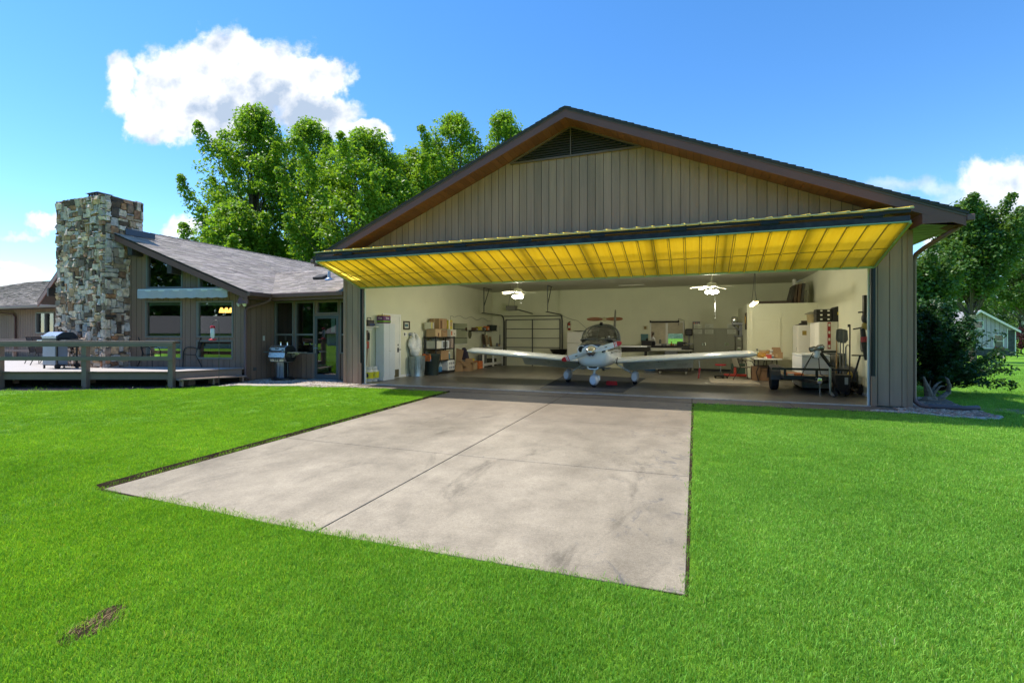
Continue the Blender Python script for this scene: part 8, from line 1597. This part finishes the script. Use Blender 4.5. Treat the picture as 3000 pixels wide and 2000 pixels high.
for a in (sl, far): m = MB(); m.tube([a+V3(0, 0, .05), a.lerp(V3((sl.x+far.x)/2, (sl.y+far.y)/2, 3.0), .6), V3(1.7, 16.2, CZ)], .008, 6); m.build('cord', M_BLACK, t, smooth=True)
m = MB(); m.tube([far+V3(0, 0, -.02), far+V3(0, 0, -.75)], .003, 5); m.ball(far+V3(0, 0, -.76), .014, 8, 6); m.build('pull_chain', M_FANW, t)
q = aZ(1850, 836, CZ-.02); t = th('ceiling_register', 'pale register grille on the hangar ceiling', 'vent', q); B('frame', M_WHITE, t, (q.x-.55, q.x+.55, q.y-.12, q.y+.12, CZ-.02, CZ-.002))
for k in range(5): B('slat', M_CEIL, t, (q.x-.5, q.x+.5, q.y-.1+k*.045, q.y-.08+k*.045, CZ-.03, CZ-.0205), bevel=0)
# ================================================================ trees, shrub, neighbouring house, hills
M_BARK = mat('bark', (.11, .085, .065), .9, vary=.35, vscale=6, bump=1, bscale=14, stretch=(3, 3, .6))
M_LEAF = leafmat('maple_leaf', (.165, .325, .036), .52)
M_LEAF2 = leafmat('oak_leaf', (.085, .175, .045), .4, hue=(1.3, 1.2, .8))
M_LEAFD = leafmat('shrub_leaf', (.026, .08, .026), .3, hue=(1.1, 1.15, .8))
M_LEAFR = leafmat('plum_leaf', (.06, .018, .022), .35, hue=(1.2, 1, 1))
def leaf_quads(C_, n_each, spread, size, up=.35, asp=.62, rs=None):
    """many small folded leaves around clump centres C_ (k,3); spread (k,3)"""
    rs = rs or rng
    k = len(C_); N_ = k*n_each; c = np.repeat(C_, n_each, 0); s = np.repeat(spread, n_each, 0)
    g = rs.normal(0, 1, (N_, 3)); g /= np.maximum(np.linalg.norm(g, axis=1, keepdims=True), 1e-6); g *= rs.random((N_, 1))**(1/2.2)
    p = c+g*s
    nrm = rs.normal(0, 1, (N_, 3)); nrm[:, 2] = np.abs(nrm[:, 2])+up; nrm += g*.5; nrm /= np.linalg.norm(nrm, axis=1, keepdims=True)
    a = np.cross(nrm, rs.normal(0, 1, (N_, 3))); a /= np.maximum(np.linalg.norm(a, axis=1, keepdims=True), 1e-6); b = np.cross(nrm, a)
    L_ = size*rs.uniform(.6, 1.35, (N_, 1)); a = a*L_*.5; b = b*L_*.5*asp
    f = nrm*L_*.12
    V = np.stack([p-a, p+b+f-a*.1, p+a, p-b+f-a*.1], 1).reshape(-1, 3)
    Fc = np.arange(N_*4).reshape(-1, 4)
    t = rs.uniform(.68, 1.3, (N_, 1)); C3 = np.hstack([t*rs.uniform(.85, 1.25, (N_, 1)), t, t*rs.uniform(.7, 1.2, (N_, 1))])
    return V, Fc, C3
def tree(label, base, h, hw, seed, leaf=M_LEAF, cat='tree', group=None, n_cl=120, n_leaf=190, lsize=.2, low=.12, kind='broad', lumps=6, csize=1.0, name='maple_tree', plumes=11):
    rs = np.random.default_rng(seed); rd = random.Random(seed); base = Vector(base)
    t = thing(name, label, cat, base, 0, group)
    lean = Vector((rd.uniform(-.03, .03), rd.uniform(-.03, .03), 0))
    def prof(u): return (max(0, math.sin(math.pi*(.06+.94*min(1, max(0, u)))**.88))**.55)*(1-.12*u)
    lob = [(rd.uniform(0, 6.28), rd.uniform(.1, .9), rd.uniform(.15, .38)) for _ in range(lumps)]
    C_ = []; S_ = []; limb_targets = []
    tries = 0
    while len(C_) < n_cl and tries < 8000:
        tries += 1
        u = rd.random()**.9; an = rd.uniform(0, 6.283); rr = rd.random()**.42
        k = 1+sum(w_*math.exp(-((math.atan2(math.sin(an-a), math.cos(an-a)))/.55)**2-((u-uu_)/.16)**2) for a, uu_, w_ in lob)-.16
        r = hw*prof(u)*rr*k
        z = h*(low+(1-low)*u)
        p = (lean.x*z+r*math.cos(an), lean.y*z+r*math.sin(an), z+rd.uniform(-.2, .2))
        if C_ and min((p[0]-q[0])**2+(p[1]-q[1])**2+(p[2]-q[2])**2 for q in C_[-60:]) < (.42*csize)**2: continue
        C_.append(p); s = csize*rd.uniform(.55, 1.0); S_.append((s, s, s*rd.uniform(.55, .95)))
        if len(C_) % 3 == 0: limb_targets.append((Vector(p), u, rr))
    for k in range(plumes):                                    # upswept sprays break the outline
        an = rd.uniform(0, 6.283); u = rd.uniform(.3, .80); r = hw*prof(u)*rd.uniform(.75, 1.0); z = h*(low+(1-low)*u)
        for j in range(5):
            s = csize*(.8-.12*j); C_.append((r*math.cos(an)+rd.uniform(-.15, .15), r*math.sin(an)+rd.uniform(-.15, .15), z)); S_.append((s, s, s*.9)); r += csize*.22; z += csize*.44
    C_ = np.array(C_); S_ = np.array(S_)
    V, Fc, C3 = leaf_quads(C_, n_leaf, S_, lsize, rs=rs)
    cr = bpy.data.objects.new('crown', np_mesh('crown', V, Fc, [leaf], fcol=C3)); col.objects.link(cr); cr.parent = t
    m = MB(); r0 = max(.08, h*.018); n = 9
    tr = [(Vector((lean.x*z+.06*math.sin(z*1.3+seed)*h*.04, lean.y*z+.06*math.cos(z*.9+seed)*h*.04, z))) for z in (h*.86*i/n for i in range(n+1))]; tr[0].z = -.2
    m.tube(tr, [r0*(1.25 if i == 0 else 1)*(1-.88*i/n) for i in range(n+1)], 10)
    for p, u, rr in limb_targets:
        z0 = max(h*.10, p.z*rd.uniform(.45, .72)); a = Vector((lean.x*z0, lean.y*z0, z0)); mid = a.lerp(p, .5)+Vector((0, 0, -.08*(p-a).length)); r_ = r0*.32*(1-.6*z0/h)
        m.tube([a, mid, p], [r_, r_*.65, r_*.2], 6)
    m.build('trunk', M_BARK, t, smooth=True, local=True); return t
def tbase(px, D, z=None): p = aD(px, 1000, D); p.z = (gz(p.y) if z is None else z); return p
def top_h(px, py, D): p = tbase(px, D); return aD(px, py, D).z-p.z
G1 = 'maples behind the house'
for lb, px, py, D, hwpx, sd, ncl in (
    ('tall bright green maple with the highest top, leftmost of the maples behind the house', 745, 322, 41, 150, 11, 130),
    ('bright green maple peeking between the tallest one and the round one', 905, 360, 46, 160, 12, 125),
    ('round topped bright green maple behind the shingled roof', 1075, 398, 38, 215, 13, 150),
    ('bright green maple with a double top just left of the hangar roof', 1345, 336, 44, 155, 14, 110),
    ('bright green maple partly hidden by the hangar roof slope', 1462, 350, 47, 105, 15, 90),
    ('lower bright green maple standing in the gap between two taller ones', 1215, 455, 42, 175, 16, 110),
    ('low spreading green maple at the left end of the row behind the roof', 680, 600, 36, 105, 17, 80)):
    tree(lb, tbase(px, D), top_h(px, py, D), hwpx*1.12*D/F, sd, M_LEAF, group=G1, n_cl=int(ncl*2.4), n_leaf=125, lsize=.25, low=.14, csize=1.15)
G2 = 'trees beyond the right lawn'
for lb, px, py, D, hwpx, sd, ncl, lo_ in (
    ('tall dark green tree rising just right of the hangar eave', 2850, 598, 40, 95, 21, 110, .42),
    ('broad dark green tree at the right edge above the grey house', 3015, 612, 50, 150, 22, 150, .36),
    ('small green tree close behind the right corner of the hangar', 2706, 745, 36, 52, 23, 50, .1),
    ('green tree filling the gap behind the grey house roof', 2815, 800, 105, 70, 24, 70, .1),
    ('dark tree beyond the grey house at the right edge', 2990, 800, 105, 110, 25, 90, .08)):
    b_ = tbase(px, D); tree(lb, b_, top_h(px, py, D), hwpx*D/F, sd, M_LEAF2, group=G2, n_cl=int(ncl*1.7), n_leaf=130, lsize=.26 if D < 60 else .38, low=lo_, csize=1.15 if D < 60 else 1.5, name='oak_tree')
# distant plum shrub
b_ = tbase(2992, 66); tree('dark red leaved shrub beside the far grey house', b_, 3.2, 1.6, 31, M_LEAFR, 'shrub', n_cl=30, n_leaf=120, lsize=.16, low=.1, csize=.6, name='plum_shrub', plumes=3)
# big shrub at the corner of the hangar
def shrub():
    base = Vector((6.0, 16.0, gz(16))); t = thing('evergreen_shrub', 'large rounded dark green shrub at the right corner of the hangar', 'shrub', base)
    rs = np.random.default_rng(5); Vs = []; Fs = []; Cs = []; off = 0; m = MB()
    rd = random.Random(5)
    for k in range(230):
        an = rd.uniform(0, 6.283); el = rd.uniform(.12, 1.5); L_ = rd.uniform(.8, 1.0)
        R_ = 1.42*math.cos(el)**1.5+.06; Hh = .35+2.35*math.sin(el)**1.1
        tip = Vector((math.cos(an)*R_*L_*(1.12 if math.cos(an) > .5 and el < .7 else 1), math.sin(an)*R_*L_, Hh*L_-.15+rd.uniform(-.1, .1)))
        st_ = Vector((math.cos(an)*.12, math.sin(an)*.12, .1)); mid = st_.lerp(tip, .5)+Vector((0, 0, .22))
        pts = [st_*(1-u)**2+mid*2*u*(1-u)+tip*u*u for u in (i/9 for i in range(10))]
        if k % 2 == 0: m.tube(pts[::3], [.014, .010, .007, .004], 5)
        cc = np.array([tuple(p) for p in pts[3:]]+[tuple(tip+Vector((math.cos(an)*.1, math.sin(an)*.1, -.05)))]); V, Fc, C3 = leaf_quads(cc, 9, np.tile([[.12, .12, .09]], (len(cc), 1)), .115, .5, .36, rs)
        Vs.append(V); Fs.append(Fc+off); off += len(V); Cs.append(C3)
    cr = bpy.data.objects.new('foliage', np_mesh('foliage', np.vstack(Vs), np.vstack(Fs), [M_LEAFD], fcol=np.vstack(Cs))); col.objects.link(cr); cr.parent = t
    m.build('stems', M_BARK, t, smooth=True, local=True)
shrub()
# driftwood root in the gravel bed
db = aS(2735, 1172); t = thing('driftwood', 'weathered grey driftwood root lying in the gravel bed at the hangar corner', 'driftwood', db)
M_DRIFT = mat('driftwood', (.17, .14, .11), .85, vary=.45, vscale=9, bump=1, bscale=20, stretch=(1, 1, 3)); m = MB(); Dd = -db.x*ST+db.y*CT
def dp(px, py, o=0): p = aD(px, py, Dd+o); return p
for pts, rr in (([(2735, 1172), (2722, 1158), (2714, 1128), (2706, 1103)], (.10, .09, .05, .015)), ([(2740, 1172), (2762, 1162), (2778, 1150), (2781, 1128), (2776, 1112), (2768, 1104)], (.07, .05, .05, .035, .028, .01)), ([(2735, 1172), (2712, 1168), (2690, 1175), (2682, 1176)], (.09, .06, .035, .02)),
                ([(2728, 1155), (2736, 1135), (2748, 1122), (2760, 1117)], (.05, .03, .02, .008)), ([(2730, 1160), (2745, 1140), (2757, 1131), (2768, 1132)], (.04, .025, .015, .006)), ([(2724, 1150), (2722, 1130), (2726, 1115)], (.04, .02, .008)), ([(2740, 1170), (2765, 1172), (2790, 1180), (2800, 1183)], (.07, .04, .025, .012)), ([(2728, 1158), (2742, 1148), (2750, 1152), (2756, 1158)], (.03, .02, .012, .006)), ([(2735, 1172), (2720, 1174), (2700, 1181)], (.08, .05, .02))):
    q = [dp(px, py, .05*math.sin(px)) for px, py in pts]; fine = []; rf_ = []
    for i in range(len(q)-1):
        for u in (0, .33, .66): fine.append(q[i].lerp(q[i+1], u)+Vector(noise.noise_vector(q[i]*3+Vector((u, 0, 0))))*.02); rf_.append(rr[i]+(rr[i+1]-rr[i])*u)
    fine.append(q[-1]); rf_.append(rr[-1]); m.tube(fine, rf_, 8)
m.build('root', M_DRIFT, t, smooth=True)
# ---------------------------------------------------------------- far grey house
HY = 78.; HBZ = -1.0
def fh(px, py): return aY(px, py, HY)
pk_, er, wr_x = fh(2868, 909), fh(2984, 969.6), fh(2972.8, 1000).x; hw_ = wr_x-pk_.x; slp = (pk_.z-er.z)/(er.x-pk_.x); wl_x = pk_.x-hw_
t = nh = thing('grey_house', 'small pale grey gabled house with stone corner far across the right lawn', 'house', V3(pk_.x, HY+5, HBZ))
M_GREYS = mat('grey_siding', (.46, .41, .50), .7, vary=.06, col_attr=True); M_STV = mat('stone_veneer', (.055, .065, .075), .85, vary=.5, vscale=5, bump=.8, bscale=6)
def nw_(a, b_, c, d_): p, q = fh(a, d_), fh(b_, c); return (p.x-wl_x, q.x-wl_x, p.z, q.z)
w1, w2 = nw_(2853.6, 2877.7, 941.5, 960.7), nw_(2912.5, 2938, 982, 1016.5); sx = fh(2951, 0).x
m = MB(); siding(m, (wl_x, HY), (sx, HY), HBZ+.7, lambda s: pk_.z-.12-slp*abs(wl_x+s-pk_.x), holes=[w1, w2], sp=.42, g=.05, dep=.03); siding(m, (sx, HY), (wr_x, HY), fh(2960, 0 ).z if False else er.z+.1, lambda s: pk_.z-.12-slp*abs(sx+s-pk_.x), sp=.42, g=.05, dep=.03); m.build('wall', M_GREYS, nh)
m = MB(); m.box(wl_x-.02, wr_x+.02, HY-.06, HY-.0, HBZ-.4, HBZ+.7); m.box(sx, wr_x+.02, HY-.06, HY-.0, HBZ+.7, er.z+.1); m.box(wr_x-.1, wr_x, HY, HY+12, HBZ-.4, er.z+.1); m.box(wl_x, wl_x+.1, HY+.05, HY+12, HBZ-.4, er.z+.2); m.build('stone_base', M_STV, nh)
m = MB()
for s in (-1, 1):
    xe = pk_.x+s*(er.x-pk_.x); m.prism([V3(pk_.x, HY-.5, pk_.z), V3(xe, HY-.5, er.z), V3(xe, HY+13, er.z), V3(pk_.x, HY+13, pk_.z)], (0, 0, -.1))
rf2 = m.build('roof', mat('grey_roof', (.26, .25, .25), .85, vary=.2, vscale=2), nh)
m = MB()
for s in (-1, 1): xe = pk_.x+s*(er.x-pk_.x); m.prism([V3(pk_.x, HY-.52, pk_.z+.02), V3(xe, HY-.52, er.z+.02), V3(xe, HY-.52, er.z-.24), V3(pk_.x, HY-.52, pk_.z-.26)], (0, .08, 0))
m.build('bargeboard', M_WTRIM, rf2)
for (a, b_, c, d_) in (w1, w2):
    a += wl_x; b_ += wl_x; fr = MB(); f = .09
    for x0, x1, z0, z1 in ((a-f, a, c-f, d_+f), (b_, b_+f, c-f, d_+f), (a, b_, c-f, c), (a, b_, d_, d_+f)): fr.box(x0, x1, HY-.08, HY+.02, z0, z1)
    if c < 1: fr.box(a, b_, HY-.06, HY+.02, (c+d_)/2-.03, (c+d_)/2+.03)
    fr = fr.build('window', M_WTRIM, nh); m = MB(); m.face([V3(a, HY+.01, c), V3(b_, HY+.01, c), V3(b_, HY+.01, d_), V3(a, HY+.01, d_)]); m.build('pane', mat('far_pane', (.05, .07, .09), .1, spec=.8), fr)
a, b_ = w2[0]+wl_x, w2[1]+wl_x; fb_ = B('flower_box', mat('box_wood', (.12, .07, .04), .8), nh, (a-.1, b_+.1, HY-.34, HY-.09, w2[2]-.38, w2[2]-.12)); V, Fc, C3 = leaf_quads(np.array([[a+(b_-a)*k/6, HY-.22, w2[2]-.05] for k in range(7)]), 30, np.tile([[.16, .12, .13]], (7, 1)), .09); C3[::3] = (14, 1.2, 3); fo = bpy.data.objects.new('flowers', np_mesh('flowers', V, Fc, [M_LEAF2], fcol=C3)); col.objects.link(fo); fo.parent = fb_; fo.matrix_parent_inverse = WM[nh.name].inverted()
B('corner_trim', M_WTRIM, nh, (wr_x-.02, wr_x+.08, HY-.1, HY-.061, HBZ, er.z), (sx-.06, sx+.02, HY-.1, HY-.061, HBZ+.62, er.z+.3), (wl_x, sx, HY-.1, HY-.061, HBZ+.66, HBZ+.76), split=True)
# white gas tank at the right edge, on a worn patch
tc = aP(3005, 1124, .30-.12, -.012); c = V3(tc.x+.02, tc.y, gz(tc.y)+.36); t = thing('gas_tank', 'white horizontal gas tank cut by the right edge of the lawn', 'gas tank', c)
m = MB(); m.lathe([(.02, -.62), (.14, -.60), (.24, -.53), (.29, -.42), (.30, -.35), (.30, 1.0), (.24, 1.15), (.02, 1.22)], c+V3(.62, 0, 0), 28, axis=(1, 0, 0)); m.build('tank_body', mat('gas_white', (.78, .77, .74), .4), t, smooth=True)
for x in (.3, 1.2): B('cradle', M_GALV, t, (c.x+x-.04, c.x+x+.04, c.y-.2, c.y+.2, gz(c.y)-.05, c.z-.22))
m = MB(); m.lathe([(.10, 0), (.10, .10), (.06, .16), (.01, .17)], c+V3(.95, 0, .28), 16); m.build('dome', M_GALV, t, smooth=True)
p0 = aP(2985, 1168, .24, -.021); m = MB(); m.face([(p0.x+1.1*math.cos(a)*(1+.15*math.sin(3*a))+.5, p0.y+.5*math.sin(a), gz(p0.y+.5*math.sin(a))+.012) for a in (2*math.pi*k/24 for k in range(24))]); struct(m.build('gravel_bed', mat('red_gravel', (.33, .22, .16), .9, vary=.5, vscale=14, bump=1)))
# ---------------------------------------------------------------- wooded hills and the wood across the road (seen mirrored in the windows)
def mk_hill():
    m = bpy.data.materials.new('wooded_hill'); m.use_nodes = True; t = NT(m.node_tree); b = m.node_tree.nodes['Principled BSDF']; p = t.n('ShaderNodeNewGeometry').outputs['Position']
    c = t.ramp(t.noise(p, .09, 6, .7), [(.35, (.030, .065, .035)), (.65, (.085, .145, .075))]); t.set(b.inputs['Base Color'], c); b.inputs['Roughness'].default_value = .9
    bp = t.n('ShaderNodeBump', i_Strength=1.0, i_Distance=4.0, i_Height=t.noise(p, .12, 5, .7)); t.set(b.inputs['Normal'], bp.outputs[0]); return m
m = MB(); nx, ny = 120, 14; vs = []
for j in range(ny):
    for i in range(nx):
        x = -500+1000*i/(nx-1); y = 300+220*j/(ny-1); q = j/(ny-1); hh = (28+16*noise.noise(Vector((x*.006, 3, 0)))+10*noise.noise(Vector((x*.02, 9, 0))))*math.sin(min(1, q*1.6)*math.pi/2)+2.5*noise.noise(Vector((x*.11, y*.11, 0)))
        vs.append((x, y, hh-2 if j else -3))
m.idx(vs, [(j*nx+i, j*nx+i+1, (j+1)*nx+i+1, (j+1)*nx+i) for j in range(ny-1) for i in range(nx-1)]); struct(m.build('hills', mk_hill(), smooth=True))
rs = np.random.default_rng(77); n = 3000; X_w = rs.uniform(-120, 25, n); H_w = 20+5*np.sin(X_w*.21)+3*np.sin(X_w*.53+1); Z_w = rs.random(n)**1.3*H_w; C_ = np.stack([X_w, -58+rs.uniform(-5, 5, n), Z_w], 1)
V, Fc, C3 = leaf_quads(C_, 30, np.tile([[2.0, 1.8, 1.5]], (n, 1)), 1.1, rs=rs); o = bpy.data.objects.new('roadside_wood', np_mesh('roadside_wood', V, Fc, [M_LEAF2], fcol=C3)); col.objects.link(o); tag(o, 'dense green wood across the lawn, mirrored in the house windows', kind='stuff')
nb = thing('neighbour_house', 'low pale house with a grey roof mirrored in the entry glass', 'house', V3(-44, -40, -.5)); m = MB(); m.box(-57, -35, -46, -39, -1.2, 1.7); m.build('wall', mat('pale_wall', (.45, .45, .42), .8), nb)
m = MB(); m.prism([V3(-58, -38.2, 1.6), V3(-34, -38.2, 1.6), V3(-36.5, -42.5, 4.0), V3(-55.5, -42.5, 4.0)], (0, 0, -.1)); m.prism([V3(-58, -46.8, 1.6), V3(-55.5, -42.5, 4.0), V3(-36.5, -42.5, 4.0), V3(-34, -46.8, 1.6)], (0, 0, -.1)); m.prism([V3(-34, -38.2, 1.6), V3(-34, -46.8, 1.6), V3(-36.5, -42.5, 4.0)], (0, 0, -.1)); m.build('roof', mat('pale_roof', (.17, .16, .155), .9), nb)
for x in (-54, -49, -43, -38): B('window', M_BLACK, nb, (x, x+1.4, -38.99, -38.95, -.1, 1.2))
